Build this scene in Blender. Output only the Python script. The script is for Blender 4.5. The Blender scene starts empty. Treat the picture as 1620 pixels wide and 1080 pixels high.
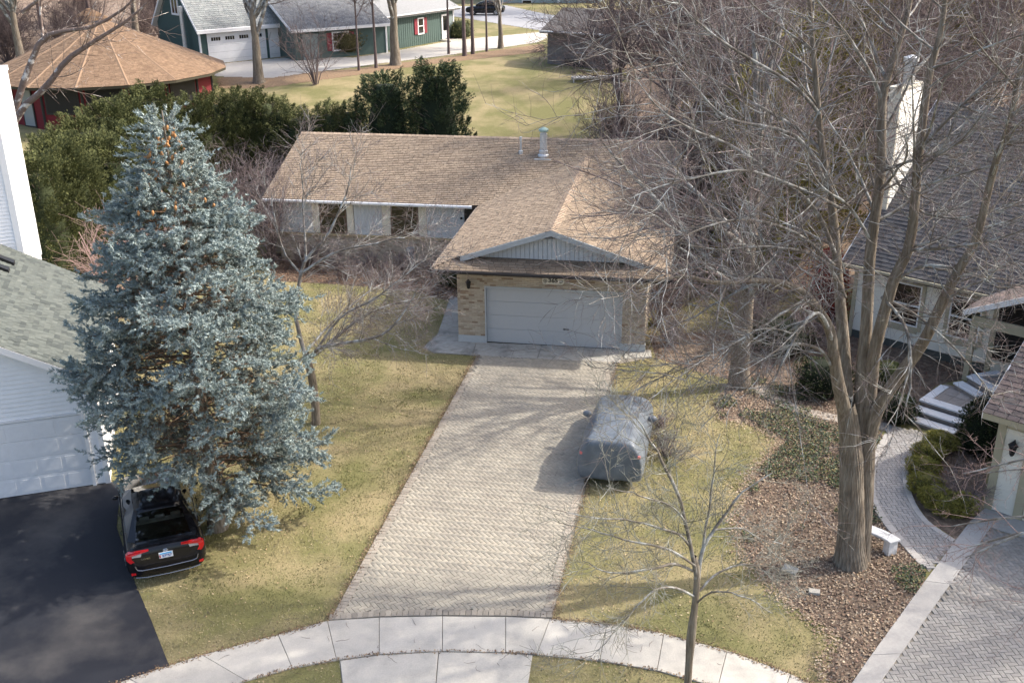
import bpy, math, random
import numpy as np
from mathutils import Vector, Matrix

# ------------------------------------------------------------------ camera
S = bpy.context.scene
COL = S.collection
R = math.radians
CAM_H, PITCH, ROLL, FPX = 14.44, R(22.4), R(-0.57), 1659.0
fw = np.array([0, math.cos(PITCH), -math.sin(PITCH)])
up0 = np.array([0, math.sin(PITCH), math.cos(PITCH)])
rt0 = np.array([1.0, 0, 0])
rt = rt0*math.cos(ROLL) + up0*math.sin(ROLL)
up = up0*math.cos(ROLL) - rt0*math.sin(ROLL)
EYE = np.array([0, 0, CAM_H])
cd = bpy.data.cameras.new('camera')
cd.sensor_width = 36.0
cd.lens = 36.0*FPX/1620.0
cd.clip_start = 0.5
cd.clip_end = 2000
cam = bpy.data.objects.new('camera', cd)
COL.objects.link(cam)
cam.matrix_world = Matrix(((rt[0], up[0], -fw[0], 0), (rt[1], up[1], -fw[1], 0), (rt[2], up[2], -fw[2], CAM_H), (0, 0, 0, 1)))
S.camera = cam

# ------------------------------------------------------------------ light
SUN_AZ = math.atan2(0.235, 0.972)      # angle of the sun from +X towards +Y
SUN_EL = R(41)
world = bpy.data.worlds.new('World')
S.world = world
world.use_nodes = True
wn = world.node_tree.nodes
wl = world.node_tree.links
sky = wn.new('ShaderNodeTexSky')
sky.sky_type = 'NISHITA'
sky.sun_disc = False
sky.sun_elevation = SUN_EL
sky.sun_rotation = R(90) - SUN_AZ
sky.altitude = 200
sky.air_density = 1.0
sky.dust_density = 5.0
sky.ozone_density = 0.6
wn['Background'].inputs['Strength'].default_value = 0.15
wl.new(sky.outputs['Color'], wn['Background'].inputs['Color'])
sd = bpy.data.lights.new('sun', 'SUN')
sd.energy = 2.35
sd.angle = R(0.9)
sd.color = (1.0, 0.94, 0.85)
sun = bpy.data.objects.new('sun', sd)
COL.objects.link(sun)
sdir = Vector((math.cos(SUN_AZ)*math.cos(SUN_EL), math.sin(SUN_AZ)*math.cos(SUN_EL), math.sin(SUN_EL)))
sun.rotation_euler = sdir.to_track_quat('Z', 'Y').to_euler()
S.view_settings.view_transform = 'Standard'
S.view_settings.look = 'None'
S.view_settings.exposure = 1.38
S.view_settings.gamma = 1.0
S.cycles.max_bounces = 5
S.cycles.transparent_max_bounces = 6

# ------------------------------------------------------------------ survey helpers
def smooth(a, b, t):
    t = np.clip((t-a)/(b-a), 0, 1)
    return t*t*(3-2*t)
def ter(x, y):
    """height of the land: level in front, climbing gently behind the houses"""
    return 3.4*smooth(52, 84, np.asarray(y, float))
def ray(x, y):
    return fw + rt*(x-810)/FPX - up*(y-540)/FPX
def gp(x, y, h=0.0):
    d = ray(x, y)
    return EYE + d*((h-CAM_H)/d[2])
def gy(x, y, Y):
    d = ray(x, y)
    return EYE + d*(Y/d[1])
def gt(x, y):
    d = ray(x, y)
    t = np.arange(15, 260, 0.05)
    p = EYE[None] + d[None]*t[:, None]
    k = np.argmax(p[:, 2] <= ter(p[:, 0], p[:, 1]))
    return p[k]
def G2(pts, h=0.0):
    return [tuple(gp(x, y, h)[:2]) for x, y in pts]
def inpoly(X, Y, poly):
    r = np.zeros(len(X), bool)
    n = len(poly)
    for i in range(n):
        x0, y0 = poly[i]
        x1, y1 = poly[(i+1) % n]
        c = ((y0 > Y) != (y1 > Y))
        with np.errstate(divide='ignore', invalid='ignore'):
            xi = (x1-x0)*(Y-y0)/(y1-y0+1e-12)+x0
        r ^= c & (X < xi)
    return r
def vnoise(X, Y, s, seed=0):
    """smooth value noise in numpy"""
    rg = np.random.default_rng(seed)
    T = rg.random((64, 64))
    x = X/s; y = Y/s
    i = np.floor(x).astype(int); j = np.floor(y).astype(int)
    fx = x-i; fy = y-j
    fx = fx*fx*(3-2*fx); fy = fy*fy*(3-2*fy)
    a = T[i % 64, j % 64]; b = T[(i+1) % 64, j % 64]; c = T[i % 64, (j+1) % 64]; d = T[(i+1) % 64, (j+1) % 64]
    return (a*(1-fx)+b*fx)*(1-fy)+(c*(1-fx)+d*fx)*fy

# ------------------------------------------------------------------ materials
MATS = {}
def mat(name, col, rough=0.8, var=0.0, vscale=6.0, bump=0.0, bscale=40.0, attr=False, spec=0.3, metal=0.0,
        rnd=0.0, col2=None, c2scale=1.0, c2lo=0.45, c2hi=0.6, coat=0.0, stretch=None, geo=False):
    if name in MATS:
        return MATS[name]
    m = bpy.data.materials.new(name)
    m.use_nodes = True
    nt = m.node_tree; N = nt.nodes; L = nt.links
    b = N['Principled BSDF']
    b.inputs['Roughness'].default_value = rough
    b.inputs['Specular IOR Level'].default_value = spec
    b.inputs['Metallic'].default_value = metal
    b.inputs['Coat Weight'].default_value = coat
    b.inputs['Coat Roughness'].default_value = 0.04
    tc = N.new('ShaderNodeTexCoord')
    src = tc.outputs['Object']
    if stretch:
        mp = N.new('ShaderNodeMapping')
        mp.inputs['Scale'].default_value = stretch
        L.new(src, mp.inputs['Vector'])
        src = mp.outputs['Vector']
    rgb = N.new('ShaderNodeRGB')
    rgb.outputs[0].default_value = (*col, 1)
    c = rgb.outputs[0]
    if attr:
        at = N.new('ShaderNodeAttribute')
        at.attribute_name = 'Col'
        c = at.outputs['Color']
    if col2 is not None:
        nz = N.new('ShaderNodeTexNoise')
        nz.inputs['Scale'].default_value = c2scale
        nz.inputs['Detail'].default_value = 6
        nz.inputs['Roughness'].default_value = 0.6
        if geo:
            gm = N.new('ShaderNodeNewGeometry'); L.new(gm.outputs['Position'], nz.inputs['Vector'])
        else:
            L.new(src, nz.inputs['Vector'])
        rp = N.new('ShaderNodeMapRange')
        rp.inputs['From Min'].default_value = c2lo
        rp.inputs['From Max'].default_value = c2hi
        L.new(nz.outputs['Fac'], rp.inputs['Value'])
        mx = N.new('ShaderNodeMix'); mx.data_type = 'RGBA'
        L.new(rp.outputs['Result'], mx.inputs['Factor'])
        L.new(c, mx.inputs['A'])
        mx.inputs['B'].default_value = (*col2, 1)
        c = mx.outputs['Result']
    if var > 0:
        nz = N.new('ShaderNodeTexNoise')
        nz.inputs['Scale'].default_value = vscale
        nz.inputs['Detail'].default_value = 8
        nz.inputs['Roughness'].default_value = 0.65
        L.new(src, nz.inputs['Vector'])
        rp = N.new('ShaderNodeMapRange')
        rp.inputs['From Min'].default_value = 0.25
        rp.inputs['From Max'].default_value = 0.75
        rp.inputs['To Min'].default_value = 1-var
        rp.inputs['To Max'].default_value = 1+var
        L.new(nz.outputs['Fac'], rp.inputs['Value'])
        mx = N.new('ShaderNodeVectorMath'); mx.operation = 'SCALE'
        L.new(c, mx.inputs[0]); L.new(rp.outputs['Result'], mx.inputs['Scale'])
        c = mx.outputs['Vector']
    if rnd > 0:
        oi = N.new('ShaderNodeObjectInfo')
        rp = N.new('ShaderNodeMapRange')
        rp.inputs['To Min'].default_value = 1-rnd
        rp.inputs['To Max'].default_value = 1+rnd
        L.new(oi.outputs['Random'], rp.inputs['Value'])
        mx = N.new('ShaderNodeVectorMath'); mx.operation = 'SCALE'
        L.new(c, mx.inputs[0]); L.new(rp.outputs['Result'], mx.inputs['Scale'])
        c = mx.outputs['Vector']
    L.new(c, b.inputs['Base Color'])
    if bump > 0:
        nz = N.new('ShaderNodeTexNoise')
        nz.inputs['Scale'].default_value = bscale
        nz.inputs['Detail'].default_value = 5
        L.new(src, nz.inputs['Vector'])
        bp = N.new('ShaderNodeBump')
        bp.inputs['Strength'].default_value = bump
        bp.inputs['Distance'].default_value = 0.02
        L.new(nz.outputs['Fac'], bp.inputs['Height'])
        L.new(bp.outputs['Normal'], b.inputs['Normal'])
    MATS[name] = m
    return m
def glass(name, tint, gloss=0.06):
    if name in MATS: return MATS[name]
    m = bpy.data.materials.new(name); m.use_nodes = True
    N = m.node_tree.nodes; L = m.node_tree.links
    out = N['Material Output']; N.remove(N['Principled BSDF'])
    t = N.new('ShaderNodeBsdfTransparent'); t.inputs['Color'].default_value = (*tint, 1)
    g = N.new('ShaderNodeBsdfGlossy'); g.inputs['Roughness'].default_value = 0.02
    f = N.new('ShaderNodeFresnel'); f.inputs['IOR'].default_value = 1.5
    mx = N.new('ShaderNodeMixShader')
    ad = N.new('ShaderNodeMath'); ad.operation = 'ADD'; ad.inputs[1].default_value = gloss; L.new(f.outputs[0], ad.inputs[0])
    L.new(ad.outputs[0], mx.inputs['Fac']); L.new(t.outputs[0], mx.inputs[1]); L.new(g.outputs[0], mx.inputs[2])
    L.new(mx.outputs[0], out.inputs['Surface'])
    MATS[name] = m
    return m

# ------------------------------------------------------------------ mesh helpers
class MB:
    """collects shapes, then links them as ONE mesh object"""
    def __init__(self):
        self.v = []; self.f = []; self.c = []
    def add(self, vs, fs, col=None):
        o = len(self.v)
        self.v.extend([tuple(map(float, p)) for p in vs])
        for q in fs:
            self.f.append(tuple(i+o for i in q))
            self.c.append(col)
        return self
    def hexa(self, p, col=None, bottom=True):
        fs = [(4, 5, 6, 7), (0, 1, 5, 4), (1, 2, 6, 5), (2, 3, 7, 6), (3, 0, 4, 7)]
        if bottom: fs.append((3, 2, 1, 0))
        return self.add(p, fs, col)
    def box(self, x0, x1, y0, y1, z0, z1, col=None, bottom=True):
        return self.hexa([(x0, y0, z0), (x1, y0, z0), (x1, y1, z0), (x0, y1, z0), (x0, y0, z1), (x1, y0, z1), (x1, y1, z1), (x0, y1, z1)], col, bottom)
    def prism(self, poly, z0, z1, col=None, bottom=True):
        """poly: ccw list of (x, y)"""
        a = sum(poly[i][0]*poly[(i+1) % len(poly)][1]-poly[(i+1) % len(poly)][0]*poly[i][1] for i in range(len(poly)))
        if a < 0: poly = poly[::-1]
        n = len(poly)
        vs = [(x, y, z0) for x, y in poly]+[(x, y, z1) for x, y in poly]
        fs = [tuple(range(n, 2*n))]+[(i, (i+1) % n, (i+1) % n+n, i+n) for i in range(n)]
        if bottom: fs.append(tuple(range(n))[::-1])
        return self.add(vs, fs, col)
    def extrude(self, pts, vec, col=None):
        """solid: planar polygon pts (3D) swept by vec"""
        n = len(pts)
        p = [Vector(q) for q in pts]; w = Vector(vec)
        vs = p+[q+w for q in p]
        fs = [tuple(range(n))[::-1], tuple(range(n, 2*n))]+[(i, (i+1) % n, (i+1) % n+n, i+n) for i in range(n)]
        return self.add(vs, fs, col)
    def tube(self, path, rad, sides=8, cap=True, col=None):
        P = np.array(path, float)[None]; K = P.shape[1]
        Rr = np.full((1, K), rad, float) if np.isscalar(rad) else np.array(rad, float)[None]
        V, Q = tubes(P, Rr, sides)
        fs = [tuple(q) for q in Q.tolist()]
        if cap:
            fs.append(tuple(range(sides))[::-1]); fs.append(tuple(range((K-1)*sides, K*sides)))
        return self.add(V.tolist(), fs, col)
    def lathe(self, prof, sides=12, c=(0, 0, 0), col=None):
        """prof: list of (r, z)"""
        vs = []; fs = []
        for r, z in prof:
            for k in range(sides):
                a = 2*math.pi*k/sides
                vs.append((c[0]+r*math.cos(a), c[1]+r*math.sin(a), c[2]+z))
        for i in range(len(prof)-1):
            for k in range(sides):
                k2 = (k+1) % sides
                fs.append((i*sides+k, i*sides+k2, (i+1)*sides+k2, (i+1)*sides+k))
        fs.append(tuple(range(sides))[::-1])
        fs.append(tuple(range((len(prof)-1)*sides, len(prof)*sides)))
        return self.add(vs, fs, col)
    def build(self, name, m, parent=None, smooth=False, **kw):
        me = bpy.data.meshes.new(name)
        me.from_pydata(self.v, [], self.f)
        if any(c is not None for c in self.c):
            at = me.color_attributes.new('Col', 'FLOAT_COLOR', 'CORNER')
            buf = []
            for f, c in zip(self.f, self.c):
                buf.extend((*(c or (0.5, 0.5, 0.5)), 1.0)*len(f))
            at.data.foreach_set('color', buf)
        if smooth:
            me.polygons.foreach_set('use_smooth', [True]*len(me.polygons))
        me.update()
        return link(name, me, m, parent, **kw)
def link(name, me, m, parent=None, label=None, cat=None, group=None, kind=None, loc=None, rotz=None):
    o = bpy.data.objects.new(name, me)
    COL.objects.link(o)
    if m is not None and len(me.materials) == 0:
        me.materials.append(m)
    if parent is not None: o.parent = parent
    if loc is not None: o.location = loc
    if rotz is not None: o.rotation_euler = (0, 0, rotz)
    tag(o, label, cat, group, kind)
    return o
def tag(o, label=None, cat=None, group=None, kind=None):
    if label: o['label'] = label
    if cat: o['category'] = cat
    if group: o['group'] = group
    if kind: o['kind'] = kind
    return o
def thing(name, label, cat, loc=(0, 0, 0), rotz=0.0, group=None):
    o = bpy.data.objects.new(name, None)
    o.empty_display_size = 0.2
    COL.objects.link(o)
    o.location = loc; o.rotation_euler = (0, 0, rotz)
    return tag(o, label, cat, group)
def bevel(o, w, seg=2):
    m = o.modifiers.new('bevel', 'BEVEL'); m.width = w; m.segments = seg; m.limit_method = 'ANGLE'
    return o
def subsurf(o, n=2):
    m = o.modifiers.new('subdivision', 'SUBSURF'); m.levels = n; m.render_levels = n
    return o
def copy_tree(o, parent=None, loc=None, rotz=None, scale=None, label=None, group=None):
    c = o.copy(); COL.objects.link(c); c.parent = parent
    if loc is not None: c.location = loc
    if rotz is not None: c.rotation_euler = (0, 0, rotz)
    if scale is not None: c.scale = scale if hasattr(scale, '__len__') else (scale,)*3
    if label: c['label'] = label
    if group: c['group'] = group
    for ch in list(o.children): copy_tree(ch, c)
    return c
def big_mesh(name, V, F, cols=None, smooth=False):
    """V (n,3), F (m,3|4), cols (m,3) per face"""
    me = bpy.data.meshes.new(name)
    n, k = F.shape
    me.vertices.add(len(V)); me.vertices.foreach_set('co', np.ascontiguousarray(V, np.float32).ravel())
    me.loops.add(n*k); me.loops.foreach_set('vertex_index', np.ascontiguousarray(F, np.int32).ravel())
    me.polygons.add(n)
    me.polygons.foreach_set('loop_start', np.arange(0, n*k, k, dtype=np.int32))
    me.polygons.foreach_set('loop_total', np.full(n, k, np.int32))
    if smooth: me.polygons.foreach_set('use_smooth', np.ones(n, bool))
    me.update(calc_edges=True)
    if cols is not None:
        at = me.color_attributes.new('Col', 'FLOAT_COLOR', 'CORNER')
        c4 = np.concatenate([np.repeat(cols, k, 0), np.ones((n*k, 1))], 1)
        at.data.foreach_set('color', c4.astype(np.float32).ravel())
    return me
def norm(a):
    return a/(np.linalg.norm(a, axis=-1, keepdims=True)+1e-9)
def tubes(P, Rr, S_=5):
    """P (N,K,3), Rr (N,K) -> verts, quads"""
    N, K, _ = P.shape
    T = norm(np.gradient(P, axis=1))
    mt = norm(P[:, -1]-P[:, 0])
    ref = np.where(np.abs(mt[:, 2:3]) < 0.8, np.array([[0, 0, 1.0]]), np.array([[1.0, 0, 0]]))[:, None, :]
    A = norm(np.cross(T, np.broadcast_to(ref, T.shape)))
    B = np.cross(T, A)
    an = np.arange(S_)*2*math.pi/S_
    V = P[:, :, None, :]+Rr[:, :, None, None]*(np.cos(an)[None, None, :, None]*A[:, :, None, :]+np.sin(an)[None, None, :, None]*B[:, :, None, :])
    base = (np.arange(N)*K*S_)[:, None, None]+(np.arange(K-1)*S_)[None, :, None]
    k = np.arange(S_)[None, None, :]; k2 = (np.arange(S_)+1)[None, None, :] % S_
    Q = np.stack([base+k, base+k+S_, base+k2+S_, base+k2], -1).reshape(-1, 4)
    return V.reshape(-1, 3), Q
def place(proto_v, proto_f, O, X, Y, Z, cols=None):
    """copies a small shape into N frames (origin O, axes X, Y, Z already scaled)"""
    N = len(O); n = len(proto_v)
    V = O[:, None, :]+proto_v[None, :, 0:1]*X[:, None, :]+proto_v[None, :, 1:2]*Y[:, None, :]+proto_v[None, :, 2:3]*Z[:, None, :]
    F = (proto_f[None]+(np.arange(N)*n)[:, None, None]).reshape(-1, proto_f.shape[1])
    C = None if cols is None else np.repeat(cols, len(proto_f), 0)
    return V.reshape(-1, 3), F, C
def text_mesh(txt, size, depth=0.004, align='CENTER', bold=0.03):
    cu = bpy.data.curves.new('lettering', 'FONT')
    cu.body = txt; cu.size = size; cu.extrude = depth/2; cu.offset = size*bold; cu.align_x = align; cu.align_y = 'CENTER'
    o = bpy.data.objects.new('lettering', cu); COL.objects.link(o)
    dg = bpy.context.evaluated_depsgraph_get()
    me = bpy.data.meshes.new_from_object(o.evaluated_get(dg))
    bpy.data.objects.remove(o)
    return me

# ------------------------------------------------------------------ the ground
rng = np.random.default_rng(7)
random.seed(7)
M_lawn = mat('lawn', (0.155, 0.147, 0.058), 0.95, var=0.35, vscale=22, bump=0.6, bscale=60, col2=(0.275, 0.225, 0.12), c2scale=0.42, c2lo=0.42, c2hi=0.62)
M_mulch = mat('bark_mulch', (0.115, 0.083, 0.062), 0.95, var=0.45, vscale=30, bump=1.0, bscale=50, col2=(0.195, 0.148, 0.108), c2scale=5)
M_conc = mat('concrete', (0.475, 0.445, 0.39), 0.9, var=0.14, vscale=30, bump=0.25, bscale=120, col2=(0.345, 0.325, 0.29), c2scale=1.9, c2lo=0.45, c2hi=0.78, rnd=0.08, geo=True)
M_concd = mat('weathered_concrete', (0.36, 0.345, 0.31), 0.92, var=0.18, vscale=6, bump=0.25, bscale=90, col2=(0.2, 0.195, 0.175), c2scale=1.6, c2lo=0.5, c2hi=0.68)
M_asph = mat('sealed_asphalt', (0.024, 0.026, 0.033), 0.8, var=0.35, vscale=90, bump=0.6, bscale=220, col2=(0.085, 0.08, 0.077), c2scale=0.45, c2lo=0.47, c2hi=0.72, spec=0.25)
M_road = mat('asphalt_road', (0.30, 0.30, 0.31), 0.9, var=0.12, vscale=20, bump=0.2)
M_sand = mat('joint_sand', (0.225, 0.203, 0.168), 0.95, var=0.3, vscale=40)
M_paver = mat('clay_paver', (0.325, 0.296, 0.24), 0.9, var=0.15, vscale=14, bump=0.3, bscale=150, rnd=0.06, col2=(0.235, 0.213, 0.178), c2scale=0.9, c2lo=0.44, c2hi=0.78, geo=True)
M_paverg = mat('grey_paver', (0.285, 0.27, 0.25), 0.9, var=0.16, vscale=14, bump=0.3, bscale=150, rnd=0.10)
M_paverc = mat('clay_pavers', (0.4, 0.35, 0.3), 0.9, var=0.16, vscale=14, bump=0.35, bscale=150, attr=True, col2=(0.235, 0.213, 0.178), c2scale=0.9, c2lo=0.44, c2hi=0.78, geo=True)

def sheet():
    xs = np.concatenate([np.arange(-160, -40, 8.0), np.arange(-40, 40, 2.0), np.arange(40, 161, 8.0)])
    ys = np.concatenate([np.arange(-30, 110, 2.0), np.arange(110, 421, 10.0)])
    X, Y = np.meshgrid(xs, ys)
    V = np.stack([X.ravel(), Y.ravel(), ter(X, Y).ravel()], 1)
    nx, ny = len(xs), len(ys)
    i = (np.arange(ny-1)*nx)[:, None]+np.arange(nx-1)[None]
    F = np.stack([i, i+1, i+nx+1, i+nx], -1).reshape(-1, 4)
    link('ground', big_mesh('ground', V, F, smooth=True), M_lawn, kind='structure')
sheet()

def drape(name, pts, m, dz, sub=1.0):
    """a thin sheet laid on the climbing land; pts: outline as (x, y)"""
    P = np.array(pts)
    x0, y0 = P.min(0); x1, y1 = P.max(0)
    nx = max(2, int((x1-x0)/sub)); ny = max(2, int((y1-y0)/sub))
    mb = MB()
    # outline split into fine steps, filled as a fan grid: clip every cell by the outline centre test
    xs = np.linspace(x0, x1, nx+1); ys = np.linspace(y0, y1, ny+1)
    XX, YY = np.meshgrid((xs[:-1]+xs[1:])/2, (ys[:-1]+ys[1:])/2)
    ins = inpoly(XX.ravel(), YY.ravel(), pts).reshape(XX.shape)
    vid = {}
    def vv(i, j):
        if (i, j) not in vid:
            vid[(i, j)] = len(mb.v)
            mb.v.append((xs[i], ys[j], float(ter(xs[i], ys[j]))+dz))
        return vid[(i, j)]
    for j in range(ny):
        for i in range(nx):
            if ins[j, i]:
                mb.f.append((vv(i, j), vv(i+1, j), vv(i+1, j+1), vv(i, j+1))); mb.c.append(None)
    return mb.build(name, m, kind='structure')

# --- sidewalk of cast slabs along the street
SW_OUT = G2([(90, 1118), (205, 1075), (320, 1037), (440, 1005), (518, 983), (600, 978), (700, 976), (800, 977), (870, 980), (960, 988), (1050, 1003), (1150, 1030), (1250, 1067), (1345, 1112)])
SW_IN = [(-7.9, 15.9), (-6.7, 16.45), (-5.46, 17.07), (-4.6, 17.45), (-3.72, 17.68), (-2.85, 17.85), (-1.53, 17.93), (-0.2, 17.87), (0.45, 17.79), (1.75, 17.58), (2.9, 17.26), (4.05, 16.75), (5.1, 16.05), (6.2, 15.1)]
SW_POLY = SW_OUT+SW_IN[::-1]
mb = MB(); mb.prism(SW_POLY, -0.1, 0.006); walk = mb.build('sidewalk', M_sand, kind='structure')
def lerp2(a, b, t): return (a[0]+(b[0]-a[0])*t, a[1]+(b[1]-a[1])*t)
for i in range(len(SW_OUT)-1):
    g_ = 0.007
    L_ = math.dist(SW_OUT[i], SW_OUT[i+1]); t = g_/L_
    q = [lerp2(SW_OUT[i], SW_OUT[i+1], t), lerp2(SW_OUT[i], SW_OUT[i+1], 1-t), lerp2(SW_IN[i], SW_IN[i+1], 1-t), lerp2(SW_IN[i], SW_IN[i+1], t)]
    bevel(MB().prism(q, -0.08, 0.032+0.003*(i % 2)).build('slab', M_conc, walk), 0.006)
# --- driveway apron towards the street
AP = [(-3.66, 17.67), (-2.85, 17.83), (-1.53, 17.915), (-0.2, 17.855), (0.37, 17.79), (0.1, 15.6), (-3.15, 15.4)]
mb = MB(); mb.prism(AP, -0.1, 0.004); apr = mb.build('driveway_apron', M_sand, kind='structure')
bevel(MB().prism([(-3.64, 17.66), (-2.85, 17.82), (-1.62, 17.905), (-1.6, 15.5), (-3.14, 15.41)], -0.08, 0.028).build('slab', M_conc, apr), 0.006)
bevel(MB().prism([(-1.60, 17.905), (-1.53, 17.905), (-0.2, 17.845), (0.36, 17.78), (0.09, 15.61), (-1.58, 15.5)], -0.08, 0.025).build('slab', M_conc, apr), 0.006)

# --- herringbone paving
PAV_COLS = [(0.327, 0.298, 0.242), (0.32, 0.291, 0.236), (0.335, 0.306, 0.249), (0.31, 0.28, 0.226), (0.325, 0.296, 0.239), (0.318, 0.291, 0.239)]
def paver_mesh(L, W, h, cham=0.003, m=None):
    me = bpy.data.meshes.new('paver')
    a, b = L/2, W/2
    vs = [(-a, -b, -0.03), (a, -b, -0.03), (a, b, -0.03), (-a, b, -0.03),
          (-a, -b, h-cham), (a, -b, h-cham), (a, b, h-cham), (-a, b, h-cham),
          (-a+cham, -b+cham, h), (a-cham, -b+cham, h), (a-cham, b-cham, h), (-a+cham, b-cham, h)]
    fs = [(8, 9, 10, 11)]
    for k in range(4):
        j = (k+1) % 4
        fs += [(k, j, j+4, k+4), (k+4, j+4, j+8, k+8)]
    me.from_pydata(vs, [], fs)
    me.materials.append(m or M_paver)
    return me
def herring_centres(poly, ang, A, gap, inset=None):
    """centres and angles of a herringbone (blocks 2A x A) covering poly, turned by ang"""
    P = np.array(poly); c = P.mean(0)
    ca, sa = math.cos(ang), math.sin(ang)
    ext = np.max(np.linalg.norm(P-c, axis=1))+1
    n = int(ext/A)+4
    # unit: horizontal block at (i+j.. ) classic lattice: (2A,0)-(A,A) staggering
    out = []
    for i in range(-n, n):
        for j in range(-n, n):
            # lattice vectors (A, A) and (2A, -2A) carry one horizontal and one vertical block each
            bx = i*A+j*2*A; by = i*A-j*2*A
            if abs(bx) > ext+2*A or abs(by) > ext+2*A: continue
            out.append((bx+A, by+A/2, 0.0))
            out.append((bx+A*2.5, by, math.pi/2))
    O = np.array(out)
    X = c[0]+ca*O[:, 0]-sa*O[:, 1]; Y = c[1]+sa*O[:, 0]+ca*O[:, 1]
    keep = inpoly(X, Y, poly)
    return X[keep], Y[keep], O[keep, 2]+ang
def paving(parent, X, Y, Aang, L, W, z, top=300, cols=PAV_COLS, seed=1, m=None):
    """the `top` blocks that show largest become parts of their own, the rest one joined part"""
    rg = np.random.default_rng(seed)
    d = np.sqrt((X-EYE[0])**2+(Y-EYE[1])**2)
    # inside the view only
    rel = np.stack([X, Y, np.zeros_like(X)], 1)-EYE
    zc = rel@fw; px = 810+FPX*(rel@rt)/zc; py = 540-FPX*(rel@up)/zc
    vis = (px > -10) & (px < 1630) & (py < 1090)
    order = np.argsort(np.where(vis, d, d+500))
    base = [paver_mesh(L, W, 0.0, m=m)]
    hs = rg.normal(0, 0.0014, len(X))+0.012*(vnoise(X, Y, 1.6, 77)-0.5); tl = rg.normal(0, 0.004, len(X))
    for k in order[:top]:
        o = bpy.data.objects.new('paver', base[0]); COL.objects.link(o); o.parent = parent
        o.location = (X[k], Y[k], z+hs[k]); o.rotation_euler = (tl[k]*0.6, tl[k]*0.5, Aang[k]+rg.normal(0, 0.008))
    rest = order[top:]
    if len(rest):
        pv = np.array([v.co[:] for v in base[0].vertices]); pf = np.array([p.vertices[:] for p in base[0].polygons])
        a = Aang[rest]
        Xa = np.stack([np.cos(a), np.sin(a), tl[rest]*0.5], 1); Ya = np.stack([-np.sin(a), np.cos(a), tl[rest]*0.4], 1)
        Za = np.tile(np.array([[0, 0, 1.0]]), (len(rest), 1))
        O = np.stack([X[rest], Y[rest], z+hs[rest]], 1)
        cc = np.array(cols)[rg.integers(0, len(cols), len(rest))]*rg.uniform(0.92, 1.08, (len(rest), 1))
        V, F, C = place(pv, pf, O, Xa, Ya, Za, cc)
        link('pavers', big_mesh('pavers', V, F, C), M_paverc, parent, kind='stuff')
def row(p0, p1, n_off, L, W, gap=0.008):
    """a soldier row from p0 to p1: block centres set n_off beside the line"""
    p0 = np.array(p0); p1 = np.array(p1); d = p1-p0; ln = np.linalg.norm(d); d = d/ln
    nn = np.array([-d[1], d[0]]); k = int(ln/(L+gap)); t = (np.arange(k)+0.5)*(ln/k)
    c = p0[None]+d[None]*t[:, None]+nn[None]*n_off
    return c[:, 0], c[:, 1], np.full(k, math.atan2(d[1], d[0]))
DL0, DL1 = np.array([-4.08, 18.99]), np.array([-1.24, 33.75])      # left edge, street to garage
DR0, DR1 = np.array([0.82, 18.99]), np.array([3.62, 33.0])
DRIVE = [tuple(DL0), (-2.99, 19.1), (-1.6, 19.12), (-0.2, 19.08), tuple(DR0), tuple(DR1), tuple(DL1)]
drv = MB().prism(DRIVE, -0.1, 0.008).build('driveway', M_sand, kind='structure')
ddir = (DL1-DL0)/np.linalg.norm(DL1-DL0); dn = np.array([-ddir[1], ddir[0]])
inner = [tuple(DL0-dn*0.175+ddir*0.17), (-2.99, 19.27), (-1.6, 19.29), (-0.2, 19.25), tuple(DR0+dn*0.175+ddir*0.17), tuple(DR1+dn*0.175), tuple(DL1-dn*0.175)]
PX, PY, PA = herring_centres(inner, math.atan2(ddir[1], ddir[0])+R(45), 0.105, 0.01)
paving(drv, PX, PY, PA, 0.203, 0.098, 0.034, 300, seed=2)
def edging(parent, rows, L, W, z, name='edging_brick', top=150):
    me = paver_mesh(L, W, 0.0); me.name = name
    me.materials.clear(); me.materials.append(mat('edging_paver', (0.295, 0.262, 0.216), 0.9, var=0.18, vscale=16, bump=0.35, bscale=140, rnd=0.16))
    n = 0
    for X, Y, A_ in rows:
        for x, y, a in zip(X, Y, A_):
            o = bpy.data.objects.new(name, me); COL.objects.link(o); o.parent = parent
            o.location = (x, y, z+random.gauss(0, 0.002)); o.rotation_euler = (random.gauss(0, 0.006), random.gauss(0, 0.006), a+random.gauss(0, 0.015))
            n += 1
rows = []
pts = [DL0, np.array([-2.99, 19.1]), np.array([-1.6, 19.12]), np.array([-0.2, 19.08]), DR0]
for a, b in zip(pts[:-1], pts[1:]): rows.append(row(a, b, 0.11, 0.115, 0.2, 0.006))
edging(drv, rows, 0.115, 0.20, 0.045)
rows = [row(DL0+ddir*0.22, DL0+ddir*13.5, -0.12, 0.115, 0.2, 0.006), row(DR0+ddir*0.22, DR0+ddir*13.5, 0.12, 0.115, 0.2, 0.006)]
edging(drv, rows, 0.115, 0.2, 0.045)

# --- asphalt drive of the white house
ASPH = [(-7.16, 17.55), (-8.0, 19.05), (-8.8, 20.42), (-10.1, 22.9), (-10.6, 24.6), (-10.9, 25.22), (-17.6, 23.25), (-18, 14), (-7.0, 14), (-6.6, 16.4)]
MB().prism(ASPH, -0.1, 0.012).build('asphalt_driveway', M_asph, kind='structure')

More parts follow.
